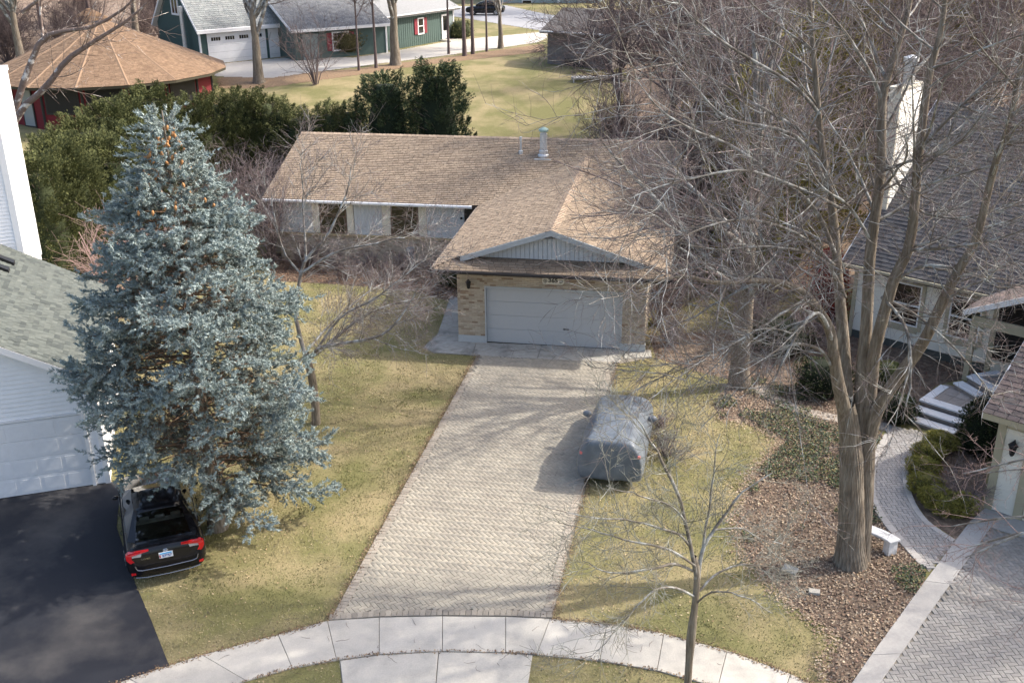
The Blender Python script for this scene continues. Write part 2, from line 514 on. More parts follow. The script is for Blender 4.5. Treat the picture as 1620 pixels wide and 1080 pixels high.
# --- beds
BED_R = G2([(1128, 640), (1150, 612), (1200, 600), (1330, 640), (1400, 690), (1380, 725), (1374, 780), (1392, 822), (1432, 868), (1465, 905), (1462, 922), (1400, 1008), (1346, 1082), (1305, 1075), (1335, 1010), (1255, 955), (1185, 885), (1165, 825), (1195, 750), (1245, 700), (1190, 668), (1140, 662)])
MB().prism(BED_R, -0.1, 0.006).build('leaf_bed', M_mulch, kind='structure')
BED_R2 = G2([(1205, 605), (1330, 655), (1400, 676), (1440, 655), (1480, 610), (1560, 590), (1400, 535), (1340, 505), (1190, 520), (1120, 560), (1150, 600)])
MB().prism(BED_R2, -0.1, 0.010).build('shrub_bed', M_mulch, kind='structure')
BED_R3 = G2([(1482, 692), (1450, 715), (1437, 747), (1444, 787), (1468, 823), (1512, 852), (1548, 815), (1560, 760), (1560, 690)])
MB().prism(BED_R3, -0.1, 0.012).build('hedge_bed', M_mulch, kind='structure')
BED_H = [(-10.0, 42.0), (-6.5, 41.3), (-4.0, 40.5), (-2.4, 39.2), (-1.3, 41.5), (-0.9, 44.0), (-11.5, 46.0)]
MB().prism(BED_H, -0.1, 0.006).build('house_bed', M_mulch, kind='structure')
BED_T = [(7.8, 31.2), (6.2, 32.2), (5.0, 33.4), (5.0, 35.4), (8.0, 36), (9.5, 33)]
MB().prism(BED_T, -0.1, 0.005).build('side_bed', M_mulch, kind='structure')

# --- right-hand drive, its concrete band, and the curved walk
BAND = G2([(1300, 1150), (1348, 1080), (1400, 1007), (1463, 920), (1513, 850), (1534, 826), (1567, 835), (1513, 910), (1440, 1013), (1393, 1080), (1343, 1150)])
band = MB().prism(BAND, -0.1, 0.010).build('concrete_band', M_sand, kind='structure')
cuts = [(1300, 1150, 1343, 1150), (1378, 1037, 1425, 1035), (1463, 920, 1503, 925), (1534, 826, 1567, 835)]
for (a, b) in zip(cuts[:-1], cuts[1:]):
    q = [gp(a[0], a[1])[:2], gp(a[2], a[3])[:2], gp(b[2], b[3])[:2], gp(b[0], b[1])[:2]]
    c = sum(q)/4
    q = [tuple(c+(p-c)*(1-0.006/np.linalg.norm(p-c))) for p in q]
    bevel(MB().prism(q, -0.05, 0.034).build('slab', mat('grey_concrete', (0.36, 0.345, 0.325), 0.9, var=0.12, vscale=14, bump=0.25, bscale=100, rnd=0.05), band), 0.006)
RDR = G2([(1394, 1080), (1441, 1013), (1514, 910), (1568, 836), (1600, 846), (1690, 872), (1760, 1000), (1760, 1180), (1330, 1180)])
rdr = MB().prism(RDR, -0.1, 0.008).build('side_driveway', M_sand, kind='structure')
X_, Y_, A_ = herring_centres(RDR, R(50)+R(45), 0.105, 0.01)
GREY_P = [(0.285, 0.27, 0.25), (0.27, 0.256, 0.238), (0.305, 0.288, 0.265), (0.25, 0.236, 0.22), (0.29, 0.274, 0.254)]
paving(rdr, X_, Y_, A_, 0.20, 0.096, 0.030, 300, GREY_P, seed=3, m=M_paverg)
WK_L = [(1404, 690), (1383, 727), (1379, 780), (1396, 820), (1436, 867), (1463, 897)]
WK_R = [(1480, 690), (1448, 713), (1432, 747), (1440, 789), (1464, 826), (1508, 857)]
WALKP = G2(WK_L+[(1470, 905), (1514, 851)]+WK_R[::-1]+[(1502, 695), (1403, 672)])
wkk = MB().prism(WALKP, -0.1, 0.012).build('curved_walk', M_sand, kind='structure')
X_, Y_, A_ = herring_centres(WALKP, R(45)+R(45), 0.105, 0.01)
paving(wkk, X_, Y_, A_, 0.20, 0.096, 0.036, 300, [(0.32, 0.305, 0.29), (0.295, 0.282, 0.268), (0.345, 0.325, 0.305)], seed=4, m=mat('pale_grey_paver', (0.315, 0.298, 0.28), 0.9, var=0.16, vscale=14, bump=0.35, bscale=150, rnd=0.1))
def curb(pts, w, name, m, parent=None, z=0.05, n=4):
    """a run of kerb pieces along a smooth line"""
    P = np.array(pts, float)
    t = np.linspace(0, len(P)-1, (len(P)-1)*n+1)
    k = np.clip(np.floor(t).astype(int), 0, len(P)-2); f = (t-k)[:, None]
    p0 = P[np.maximum(k-1, 0)]; p1 = P[k]; p2 = P[k+1]; p3 = P[np.minimum(k+2, len(P)-1)]
    Q = 0.5*((2*p1)+(-p0+p2)*f+(2*p0-5*p1+4*p2-p3)*f**2+(-p0+3*p1-3*p2+p3)*f**3)
    T = norm(np.gradient(Q, axis=0)); Nn = np.stack([-T[:, 1], T[:, 0]], 1)
    for i in range(len(Q)-1):
        q = [Q[i]+Nn[i]*w/2, Q[i]-Nn[i]*w/2, Q[i+1]-Nn[i+1]*w/2, Q[i+1]+Nn[i+1]*w/2]
        c = sum(q)/4
        q = [tuple(c+(p-c)*0.985) for p in q]
        bevel(MB().prism(q, -0.05, z).build(name, m, parent), 0.008)
M_kerb = mat('kerb_concrete', (0.40, 0.375, 0.345), 0.9, var=0.12, vscale=20, bump=0.2, rnd=0.07)
curb(G2(WK_L), 0.20, 'kerb_block', M_kerb, wkk)
curb(G2(WK_R), 0.16, 'kerb_block', M_kerb, wkk)
p_ = G2([(1196, 612), (1225, 632), (1267, 650), (1320, 662), (1370, 670), (1402, 676)])
pth = MB().prism([tuple(np.array(a)+np.array([0.0, 0.26])) for a in p_]+[tuple(np.array(a)+np.array([0, -0.26])) for a in p_[::-1]], -0.1, 0.014).build('garden_path', M_sand, kind='structure')
curb(p_, 0.5, 'flagstone', mat('flagstone', (0.30, 0.265, 0.225), 0.9, var=0.2, vscale=12, rnd=0.15), pth, 0.035, 3)

# --- concrete pads at the garage, the path beside it
pad = MB().prism([(-3.2, 34.5), (-2.75, 34.0), (3.7, 32.93), (4.85, 33.4), (4.9, 34.02), (-1.92, 35.05), (-1.5, 39.6), (-2.5, 39.8), (-2.7, 36.0)], -0.1, 0.012).build('garage_pad', M_sand, kind='structure')
for q in ([(-1.27, 34.93), (1.05, 34.6), (0.86, 33.38), (-1.38, 33.75)], [(1.07, 34.6), (3.95, 34.18), (3.68, 32.95), (0.88, 33.38)],
          [(-1.29, 34.93), (-1.40, 33.76), (-2.72, 34.05), (-3.15, 34.5), (-2.75, 35.6), (-1.95, 35.4), (-1.9, 35.03)], [(-2.74, 35.63), (-1.93, 35.43), (-1.6, 39.5), (-2.45, 39.75)], [(3.97, 34.18), (4.88, 34.04), (4.84, 33.42), (3.86, 33.3)]):
    bevel(MB().prism(q, -0.08, 0.036).build('slab', M_concd, pad), 0.006)

# --- far land: the neighbours' concrete drive, the street behind
def line_poly(px): return [tuple(gt(x, y)[:2]) for x, y in px]
CONC_FAR = line_poly([(345, 122), (430, 124), (560, 107), (700, 89), (850, 68), (866, 60), (866, 51), (850, 52), (720, 64), (620, 82), (560, 92), (475, 88), (458, 91), (330, 103), (320, 112)])
drape('far_driveway', CONC_FAR, mat('far_concrete', (0.45, 0.42, 0.375), 0.9, var=0.1, vscale=3), 0.02, 0.2)
drape('back_street', line_poly([(690, 22), (850, 48), (900, 52), (905, 30), (850, 20), (800, 9), (690, 12)]), M_road, 0.02, 0.3)
drape('cross_street', line_poly([(1440, 100), (1500, 92), (1640, 85), (1640, 105), (1500, 112)]), mat('far_concrete', (0.5, 0.5, 0.5)), 0.02, 0.6)
drape('leaf_strip', line_poly([(345, 124), (560, 110), (700, 92), (858, 70), (862, 82), (700, 100), (560, 120), (420, 140), (345, 140)]), mat('dry_leaf_ground', (0.23, 0.155, 0.095), 0.95, var=0.4, vscale=8, bump=0.6), 0.012, 0.22)

drape('brush_floor', [(-75, 82), (-40, 84), (-33.5, 80), (-30, 84), (-27, 96), (-20, 104), (-10, 112), (-14, 170), (-80, 170)], mat('woodland_litter', (0.20, 0.145, 0.105), 0.95, var=0.45, vscale=4, bump=0.8, bscale=12), 0.03, 0.9)
drape('woodland_floor', [(4.6, 55.5), (9.5, 44), (11, 40), (26, 44), (60, 60), (70, 110), (12, 104), (9.5, 88), (8.0, 74), (5.6, 64)], mat('woodland_litter', (0.20, 0.145, 0.105), 0.95, var=0.45, vscale=4, bump=0.8, bscale=12), 0.03, 0.8)

# ------------------------------------------------------------------ building helpers
def shingles(mb, O, e, s, n, poly, palette, tw=0.3, ex=0.145, seed=0, th=0.014, rowvar=0.035, gap=0.014):
    """real tabs laid on a roof plane. O eave corner, e along eave, s up the slope, n outward; poly (a, b) convex outline"""
    rg = random.Random(seed)
    O = Vector(O); e = Vector(e).normalized(); s = Vector(s).normalized(); n = Vector(n).normalized()
    bs = [p[1] for p in poly]
    b = min(bs); bmax = max(bs); k = 0
    def span(y):
        xs = []
        for i in range(len(poly)):
            (x0, y0), (x1, y1) = poly[i], poly[(i+1) % len(poly)]
            if (y0-y)*(y1-y) <= 0 and y0 != y1:
                xs.append(x0+(x1-x0)*(y-y0)/(y1-y0))
        return (min(xs), max(xs)) if len(xs) >= 2 else None
    while b < bmax-0.02:
        sp = span(min(b+ex*0.5, bmax-0.001))
        if sp:
            a0, a1 = sp
            rv = 1+rg.uniform(-rowvar, rowvar)
            a = a0-rg.random()*tw if True else a0
            while a < a1:
                w = tw*rg.choice((0.85, 1.0, 1.0, 1.15))
                l = max(a, a0); r = min(a+w-gap, a1)
                if r-l > 0.02:
                    c = palette[rg.randrange(len(palette))]; f = rv*rg.uniform(0.94, 1.06)
                    c = (c[0]*f, c[1]*f, c[2]*f)
                    t1 = th*rg.uniform(0.7, 1.3)
                    b1 = min(b+ex*1.15, bmax)
                    p = [O+e*l+s*b, O+e*r+s*b, O+e*r+s*b+n*t1, O+e*l+s*b+n*t1, O+e*r+s*b1+n*0.002, O+e*l+s*b1+n*0.002]
                    mb.add(p, [(0, 1, 2, 3), (3, 2, 4, 5)], c)
                a += w
        b += ex; k += 1
def bricks(mb, rects, palette, y=0.0, axis='x', L=0.205, H=0.068, m=0.011, proud=0.012, seed=0):
    """running bond on the plane y (axis x) or x (axis y); rects (a0, a1, z0, z1)"""
    rg = random.Random(seed)
    for a0, a1, z0, z1 in rects:
        z = z0; k = int(round(z0/H))
        while z+H*0.6 < z1:
            a = a0-(L/2 if k % 2 else 0)
            while a < a1:
                l, r = max(a, a0), min(a+L-m, a1)
                if r-l > 0.03:
                    c = palette[rg.randrange(len(palette))]; f = rg.uniform(0.88, 1.1)
                    c = tuple(x*f for x in c); pr = proud+rg.uniform(-0.003, 0.003)
                    if axis == 'x': mb.box(l, r, y-pr, y+0.01, z, min(z+H-m, z1), c)
                    else: mb.box(y-pr, y+0.01, l, r, z, min(z+H-m, z1), c)
                a += L
            z += H; k += 1
M_shin = mat('asphalt_shingle', (0.3, 0.2, 0.15), 0.95, var=0.22, vscale=5, bump=0.4, bscale=180, attr=True)
M_deck = mat('roof_deck', (0.075, 0.055, 0.045), 0.95, var=0.2)
M_brick = mat('face_brick', (0.4, 0.3, 0.2), 0.9, var=0.12, vscale=30, bump=0.4, bscale=150, attr=True)
M_mort = mat('mortar', (0.33, 0.285, 0.225), 0.95, var=0.15, vscale=40)
M_grey = mat('grey_paint', (0.40, 0.425, 0.435), 0.6, var=0.05, vscale=8)
M_door = mat('garage_door_paint', (0.42, 0.43, 0.435), 0.55, var=0.03, vscale=10)
M_white = mat('white_paint', (0.74, 0.74, 0.745), 0.55, var=0.05, vscale=6)
M_vinyl = mat('white_vinyl_siding', (0.82, 0.82, 0.825), 0.5, var=0.06, vscale=2.5)
M_gutter = mat('gutter_metal', (0.035, 0.03, 0.028), 0.5, var=0.15)
M_galv = mat('galvanised_metal', (0.55, 0.57, 0.58), 0.45, metal=0.6, var=0.15, vscale=9)
M_darkgl = mat('dark_window_glass', (0.012, 0.012, 0.013), 0.06, spec=0.6)
M_cream = mat('cream_paint', (0.62, 0.58, 0.48), 0.6, var=0.05)
M_black = mat('black_metal', (0.015, 0.015, 0.016), 0.45)
TAN = [(0.27, 0.21, 0.152), (0.257, 0.199, 0.144), (0.283, 0.221, 0.161), (0.24, 0.185, 0.134), (0.265, 0.206, 0.149), (0.22, 0.168, 0.122)]
BUFF = [(0.455, 0.39, 0.30), (0.43, 0.365, 0.28), (0.475, 0.41, 0.32), (0.42, 0.35, 0.268), (0.445, 0.38, 0.29), (0.435, 0.37, 0.284), (0.43, 0.36, 0.274), (0.46, 0.39, 0.30), (0.40, 0.33, 0.25), (0.365, 0.29, 0.21), (0.445, 0.38, 0.29), (0.27, 0.195, 0.135)]

# ------------------------------------------------------------------ the brick house
HA = R(-9.8)
house = thing('brick_house', 'low tan brick house with brown shingle roofs and a wide grey garage door', 'house', (-1.92, 35.02, 0), HA)
HE, PG, PM = 2.95, 0.33, 0.34
VM, RUN = 7.9, 5.3
XL, XR = -10.35, 7.5
XC = 3.335; OV = 0.76
HR = HE+PM*RUN; HAPX = HE+PG*(XC+OV)
mb = MB()
mb.box(0.02, 1.0, 0.015, 8.4, 0, 2.9).box(5.83, 6.65, 0.015, 8.4, 0, 2.9).box(1.0, 5.83, 0.015, 0.3, 2.14, 2.9)
mb.box(1.0, 5.83, 7.9, 8.4, 0, 2.9)
mb.box(XL+0.45, XR-0.45, VM+0.4, VM+2*RUN-0.5, -0.2, 2.92)
wall = mb.build('wall', M_mort, house)
mb = MB(); bricks(mb, [(0, 0.985, 0.3, 2.92), (5.845, 6.67, 0.3, 2.92), (0.985, 5.845, 2.2, 2.92)], BUFF, 0.012, seed=3)
bricks(mb, [(0, 8.3, 0.3, 2.92)], BUFF, 0.012, 'y', seed=4)
mb.build('bricks', M_brick, wall, kind='stuff')
mb = MB(); bricks(mb, [(XL+0.45, -0.0, -0.2, 1.25)], [tuple(c*0.93 for c in q) for q in BUFF], VM+0.4, seed=5)
mb.build('bricks', M_brick, wall, kind='stuff')
bevel(MB().box(XL+0.45, 0, VM+0.30, VM+0.42, 1.25, 1.335).build('sill_course', mat('sill_brick', (0.42, 0.33, 0.2), 0.9, var=0.15, vscale=20), wall), 0.008)
for a, b in ((-0.012, 0.985), (5.845, 6.682)):
    bevel(MB().box(a, b, -0.012, 0.2, 0.0, 0.295).build('plinth', M_grey, wall), 0.008)
# garage door: frame, four leaves
mb = MB(); mb.box(0.985, 1.03, -0.03, 0.16, 0.036, 2.2).box(5.80, 5.845, -0.03, 0.16, 0.036, 2.2).box(1.03, 5.80, -0.03, 0.16, 2.14, 2.2)
mb.build('door_frame', M_grey, house)
gd = MB().box(1.03, 5.80, 0.125, 0.16, 0.03, 2.14).build('garage_door', M_door, house)
for k in range(4):
    bevel(MB().box(1.035, 5.795, 0.092, 0.124, 0.05+k*0.523, 0.05+k*0.523+0.517).build('door_panel', M_door, gd), 0.006)
mb = MB(); mb.box(3.78, 3.98, 0.068, 0.09, 0.67, 0.70).box(3.80, 3.82, 0.078, 0.092, 0.645, 0.70).box(3.94, 3.96, 0.078, 0.092, 0.645, 0.70); mb.build('handle', M_black, gd)
MB().box(1.03, 5.80, 0.085, 0.12, 0.030, 0.05).build('weather_strip', M_black, gd)
# upper wall of the long wing: panels, shutters, windows
yw = VM+0.4
def vboards(name, x0, x1, z0, z1, y, m, bw=0.15, parent=house):
    p = MB().box(x0, x1, y-0.012, y+0.005, z0, z1).build(name, m, parent)
    n = max(1, int(round((x1-x0)/bw))); w = (x1-x0)/n
    for k in range(n):
        MB().box(x0+k*w+0.007, x0+(k+1)*w-0.007, y-0.03, y-0.0125, z0, z1).build('board', m, p)
    return p
M_pale = mat('pale_siding', (0.50, 0.52, 0.53), 0.7, var=0.06, vscale=5)
vboards('wall_panel', -3.15, -1.5, 1.34, 2.92, yw, M_pale)
vboards('wall_panel', -6.4, -5.15, 1.34, 2.92, yw, M_pale)
vboards('wall_panel', -9.85, -8.3, 1.34, 2.92, yw, M_pale)
def tulip(parent, x, y, z, s, m):
    mb = MB()
    for k in (-1, 1):
        mb.tube([(x, y, z-0.5*s), (x+k*0.35*s, y, z-0.3*s), (x+k*0.42*s, y, z+0.1*s), (x+k*0.3*s, y, z+0.28*s)], 0.07*s, 5)
    mb.tube([(x, y, z-0.5*s), (x, y, z+0.1*s)], 0.06*s, 5)
    mb.tube([(x-0.16*s, y, z+0.4*s), (x-0.12*s, y, z+0.12*s), (x, y, z+0.05*s), (x+0.12*s, y, z+0.12*s), (x+0.16*s, y, z+0.4*s)], 0.07*s, 5)
    return mb.build('tulip_motif', m, parent)
for x0, x1 in ((-3.5, -3.17), (-5.13, -4.77), (-6.72, -6.42), (-8.28, -7.98)):
    sh = bevel(MB().box(x0, x1, yw-0.06, yw-0.01, 1.36, 2.85).build('shutter', M_cream, house), 0.01)
    for zz in (1.44, 2.05): MB().box(x0+0.05, x1-0.05, yw-0.072, yw-0.061, zz, zz+0.5).build('shutter_panel', M_cream, sh)
    tulip(sh, (x0+x1)/2, yw-0.066, 2.7, 0.11, mat('motif_green', (0.06, 0.07, 0.05), 0.7))
for x0, x1 in ((-4.75, -3.52), (-7.96, -6.74)):
    w = MB().box(x0, x1, yw-0.03, yw-0.01, 1.36, 2.85).build('window', M_darkgl, house)
    mf = mat('brown_frame', (0.13, 0.085, 0.06), 0.6)
    mb = MB(); mb.box(x0, x0+0.06, yw-0.05, yw-0.031, 1.36, 2.85).box(x1-0.06, x1, yw-0.05, yw-0.031, 1.36, 2.85).box(x0+0.06, x1-0.06, yw-0.05, yw-0.031, 1.36, 1.43).box(x0+0.06, x1-0.06, yw-0.05, yw-0.031, 2.1, 2.15).box((x0+x1)/2-0.02, (x0+x1)/2+0.02, yw-0.048, yw-0.031, 1.43, 2.1)
    mb.build('frame', mf, w)
MB().box(-1.48, -0.4, yw-0.02, yw+0.005, 0.02, 2.92).build('front_door', M_black, house)
MB().tube([(-1.62, yw-0.03, 2.25), (-1.62, yw-0.09, 2.25)], 0.05, 10).build('door_bell_lamp', M_black, house)
# main roof
mr = MB()
for sgn in (1,):
    mr.extrude([(XL, VM, HE-0.02), (XL, VM+RUN, HR-0.02), (XL, VM+2*RUN, HE-0.02), (XL, VM+2*RUN, HE-0.16), (XL, VM+RUN, HR-0.2), (XL, VM, HE-0.16)], (XR-XL, 0, 0))
roof = mr.build('roof', M_deck, house)
s1 = Vector((0, 1, PM)).normalized(); ls = RUN*math.sqrt(1+PM*PM)
mb = MB(); shingles(mb, (XL-0.02, VM-0.03, HE-0.015), (1, 0, 0), s1, (0, -PM, 1), [(0, 0), (XR-XL+0.04, 0), (XR-XL+0.04, ls), (0, ls)], TAN, seed=1, tw=0.24, ex=0.145, th=0.02)
shingles(mb, (XR+0.02, VM+2*RUN+0.03, HE-0.015), (-1, 0, 0), Vector((0, -1, PM)), (0, PM, 1), [(0, 0), (XR-XL+0.04, 0), (XR-XL+0.04, ls), (0, ls)], TAN, seed=2, tw=0.6, ex=0.3)
mb.build('shingles', M_shin, roof, kind='stuff')
def ridge_caps(p0, p1, slope, w, palette, parent, seed, step=0.2):
    rg = random.Random(seed); p0 = Vector(p0); p1 = Vector(p1); d = p1-p0; n = int(d.length/step); t = d.normalized()
    side = Vector((t.y, -t.x, 0)).normalized(); mb = MB()
    for k in range(n):
        a = p0+t*(k*step); b = a+t*(step*1.1); c = palette[rg.randrange(len(palette))]; h = 0.028; h2 = 0.012
        vs = [a+side*w-Vector((0, 0, w*slope-h)), a+Vector((0, 0, h)), a-side*w-Vector((0, 0, w*slope-h)), b+side*w-Vector((0, 0, w*slope-h2)), b+Vector((0, 0, h2)), b-side*w-Vector((0, 0, w*slope-h2))]
        mb.add(vs, [(0, 1, 4, 3), (1, 2, 5, 4), (0, 3, 5, 2), (0, 2, 1)], c)
    mb.build('ridge_caps', M_shin, parent, kind='stuff')
LT = [(0.34, 0.26, 0.19), (0.31, 0.235, 0.17), (0.37, 0.285, 0.21)]
ridge_caps((XL, VM+RUN, HR), (XR, VM+RUN, HR), PM, 0.17, LT, roof, 4)
# garage roof: two slopes, the skirt below the gable
gr = MB()
yb = VM+(HAPX-HE)/PM
HL = HE-0.02
t_ = 0.14
for sg in (-1, 1):
    X = lambda x: XC+sg*(XC-x)
    P = [(X(-OV), -0.55, HL), (X(-0.21), 0.0, HL+PG*0.55), (XC, 0.0, HAPX-0.02), (XC, yb, HAPX-0.02), (X(-OV), VM, HL)]
    if sg > 0: P = P[::-1]
    gr.extrude(P, (0, 0, -t_))
gr.add([(-OV, -0.55, HL-0.02), (XC*2+OV, -0.55, HL-0.02), (XC*2+0.06, 0.27, HL+0.25), (-0.06, 0.27, HL+0.25)], [(0, 1, 2, 3), (3, 2, 1, 0)])
groof = gr.build('garage_roof', M_deck, house)
lsg = (XC+OV)*math.sqrt(1+PG*PG); q = math.sqrt(1+PG*PG)
mb = MB()
# left slope: a runs back along +Y from the front corner
shingles(mb, (-OV-0.02, -0.55, HL+0.005), (0, 1, 0), (1, 0, PG), (-PG, 0, 1), [(0, 0), (VM+0.55, 0), (yb+0.55, lsg), (0.55, lsg), (0.55, 0.55*q)], TAN, seed=5, tw=0.26, ex=0.15, th=0.026, gap=0.024)
shingles(mb, (2*XC+OV+0.02, -0.55, HL+0.005), (0, 1, 0), (-1, 0, PG), (PG, 0, 1), [(0, 0), (VM+0.55, 0), (yb+0.55, lsg), (0.55, lsg), (0.55, 0.55*q)], TAN, seed=6, tw=0.26, ex=0.15, th=0.026, gap=0.024)
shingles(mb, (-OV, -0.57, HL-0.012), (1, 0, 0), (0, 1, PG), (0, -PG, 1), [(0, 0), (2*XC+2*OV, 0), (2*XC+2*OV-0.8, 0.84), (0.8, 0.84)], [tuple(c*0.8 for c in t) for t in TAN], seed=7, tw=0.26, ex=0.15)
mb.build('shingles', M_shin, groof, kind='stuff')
ridge_caps((XC, -0.02, HAPX), (XC, yb, HAPX), PG, 0.2, LT, groof, 8)
# gable: boards, attic vent, rake boards
yg = 0.26
gw = MB()
gw.extrude([(0.35, yg, HE+0.22), (2*XC-0.35, yg, HE+0.22), (XC, yg, HAPX-0.12)], (0, 0.1, 0))
gable = gw.build('gable', mat('board_joint', (0.36, 0.37, 0.375), 0.8), house)
n = 38; w = (2*XC-0.7)/n
for k in range(n):
    a = 0.35+k*w+0.011; b = 0.35+(k+1)*w-0.011
    za = HE+PG*(min(a, 2*XC-a)+OV)-0.15; zb = HE+PG*(min(b, 2*XC-b)+OV)-0.15
    z0 = HE+0.24
    if min(za, zb) > z0+0.02:
        MB().extrude([(a, yg-0.018, z0), (b, yg-0.018, z0), (b, yg-0.018, zb), (a, yg-0.018, za)], (0, 0.0175, 0)).build('board', M_pale, gable)
MB().extrude([(XC-0.75, yg-0.03, HAPX-0.36), (XC+0.75, yg-0.03, HAPX-0.36), (XC, yg-0.03, HAPX-0.13)], (0, 0.011, 0)).build('attic_vent', mat('vent_dark', (0.06, 0.058, 0.055), 0.8), gable)
for sg in (-1, 1):
    X = lambda x: XC+sg*(XC-x)
    x0 = 0.15
    P = [(X(x0), -0.045, HE+PG*(x0+OV)-0.19), (X(x0), -0.045, HE+PG*(x0+OV)+0.0), (XC, -0.045, HAPX+0.0), (XC, -0.045, HAPX-0.19)]
    if sg > 0: P = P[::-1]
    MB().extrude(P, (0, 0.042, 0)).build('rake_board', M_grey, gable)
# gutters and soffits
def gutter(p0, p1, parent, m=M_gutter, name='gutter'):
    p0 = Vector(p0); p1 = Vector(p1); t = (p1-p0).normalized(); out = Vector((t.y, -t.x, 0))
    prof = [(0, 0), (0.11, 0.0), (0.125, -0.05), (0.10, -0.11), (0.0, -0.11), (0, -0.1), (0.09, -0.1), (0.112, -0.05), (0.10, -0.012), (0.0, -0.012)]
    return MB().extrude([p0+out*a+Vector((0, 0, z)) for a, z in prof], p1-p0).build(name, m, parent)
gutter((-OV, -0.56, HE-0.03), (2*XC+OV, -0.56, HE-0.03), groof)
gutter((-OV+0.03, VM-0.3, HE-0.03), (-OV+0.03, -0.52, HE-0.03), groof, mat('beige_gutter', (0.26, 0.22, 0.19), 0.6))
gutter((2*XC+OV-0.03, -0.5, HE-0.03), (2*XC+OV-0.03, VM, HE-0.03), groof, M_gutter)
gutter((XL, VM-0.03, HE-0.03), (-OV-0.3, VM-0.03, HE-0.03), roof, M_white)
MB().box(XL+0.02, -OV, VM+0.02, VM+0.4, HE-0.16, HE-0.145).build('soffit', M_white, roof)
MB().box(-OV+0.02, 2*XC+OV-0.02, -0.53, 0.3, HE-0.165, HE-0.15).build('soffit', M_white, groof)
MB().box(-OV+0.02, 0.02, 0.3, VM, HE-0.165, HE-0.15).build('soffit', M_white, groof)
# flues
MB().lathe([(0.10, -0.1), (0.10, 0.12), (0.045, 0.14), (0.045, 0.62), (0.06, 0.62), (0.06, 0.74), (0.02, 0.76)], 12, (0.38, 11.9, 4.3)).build('vent_pipe', M_galv, roof, smooth=False)
fl = MB().lathe([(0.26, -0.12), (0.26, 0.0), (0.20, 0.05), (0.20, 0.2), (0.165, 0.22), (0.165, 0.95), (0.13, 0.96), (0.13, 1.08)], 14, (1.42, 11.81, 4.29)).build('flue', M_galv, roof)
MB().lathe([(0.20, 1.04), (0.2, 1.1), (0.24, 1.11), (0.2, 1.16), (0.03, 1.24)], 14, (1.42, 11.81, 4.29)).build('flue_cap', mat('copper_green', (0.30, 0.40, 0.36), 0.6, metal=0.3), fl)
MB().box(1.05, 1.8, 11.4, 12.1, 4.05, 4.18).build('flashing', M_galv, fl)
# number sign
sg_ = MB()
cx, cz, hw, hh, ch = 3.42, 2.52, 0.38, 0.135, 0.05
sg_.extrude([(cx-hw+ch, -0.045, cz-hh), (cx+hw-ch, -0.045, cz-hh), (cx+hw, -0.045, cz-hh+ch), (cx+hw, -0.045, cz+hh-ch), (cx+hw-ch, -0.045, cz+hh), (cx-hw+ch, -0.045, cz+hh), (cx-hw, -0.045, cz+hh-ch), (cx-hw, -0.045, cz-hh+ch)], (0, 0.03, 0))
sign = sg_.build('number_sign', mat('sign_cream', (0.60, 0.56, 0.47), 0.6), house)
me = text_mesh('365', 0.20, 0.008)
t = link('numerals', me, mat('sign_ink', (0.04, 0.045, 0.035), 0.6), sign); t.location = (cx, -0.05, cz); t.rotation_euler = (R(90), 0, 0); t.scale = (1.15, 1, 1)
for k in (-1, 1): tulip(sign, cx+k*0.27, -0.05, cz-0.01, 0.14, MATS['sign_ink'])
# wall lantern
ln = MB().lathe([(0.03, -0.16), (0.055, -0.13), (0.085, 0.06), (0.11, 0.08), (0.05, 0.15), (0.015, 0.19)], 6, (0.44, -0.16, 2.28)).build('wall_lantern', M_black, house)
MB().tube([(0.44, 0.0, 2.36), (0.44, -0.09, 2.44), (0.44, -0.16, 2.45)], 0.014, 6).build('bracket', M_black, ln)
MB().lathe([(0.05, -0.11), (0.066, 0.05)], 6, (0.44, -0.16, 2.28)).build('lamp_glass', mat('lamp_glass', (0.35, 0.33, 0.3), 0.2), ln)
MB().tube([(-3.9, yw-0.18, 0.0), (-3.9, yw-0.18, 0.75)], 0.16, 10).build('meter_box', mat('meter_grey', (0.14, 0.15, 0.165), 0.5), house)
MB().tube([(-3.9, yw-0.18, 0.75), (-3.9, yw-0.18, 0.88)], 0.19, 10).build('meter_cap', M_galv, house)

# ------------------------------------------------------------------ the white house
WA = R(17)
wh = thing('white_house', 'white vinyl sided house with grey green shingle garage roof beside black asphalt', 'house', (-11.05, 25.17, 0), WA)
GD = 7.4; GWX = -6.6; SR = 0.585
def zr(s): return 3.57-SR*(s+0.49)
mb = MB()
mb.box(GWX, 0.0, 0.02, GD, 0, 3.05)
mb.extrude([(GWX, 0.02, 3.05), (0.0, 0.02, 3.05), (-0.05, 0.02, zr(-0.05)-0.2), (GWX/2, 0.02, zr(GWX/2)-0.2), (GWX+0.05, 0.02, zr(-0.05)-0.2)], (0, GD-0.04, 0))
wwall = mb.build('wall', M_vinyl, wh)
def laps(parent, x0, x1, z0, z1, y, m, ex=0.115, clip=None, name='siding_board', flip=1):
    z = z0
    while z < z1-0.02:
        a, b = x0, x1
        zt_ = min(z+ex, z1)
        if clip: a, b = clip(zt_, a, b)
        if b-a > 0.05:
            MB().hexa([(a, y-0.034, z), (b, y-0.034, z), (b, y, z), (a, y, z), (a, y-0.008, zt_), (b, y-0.008, zt_), (b, y, zt_), (a, y, zt_)]).build(name, m, parent)
        z += ex
def gclip(z, a, b):
    if z > zr(-0.05)-0.2:
        s = -0.49-(z+0.2-3.57)/SR
        return max(a, GWX-s), min(b, s)
    return a, b
laps(wwall, GWX, -0.12, 2.24, 5.35, 0.016, M_vinyl, 0.125, gclip)
laps(wwall, -0.42, -0.12, 0.05, 2.24, 0.016, M_vinyl, 0.125)
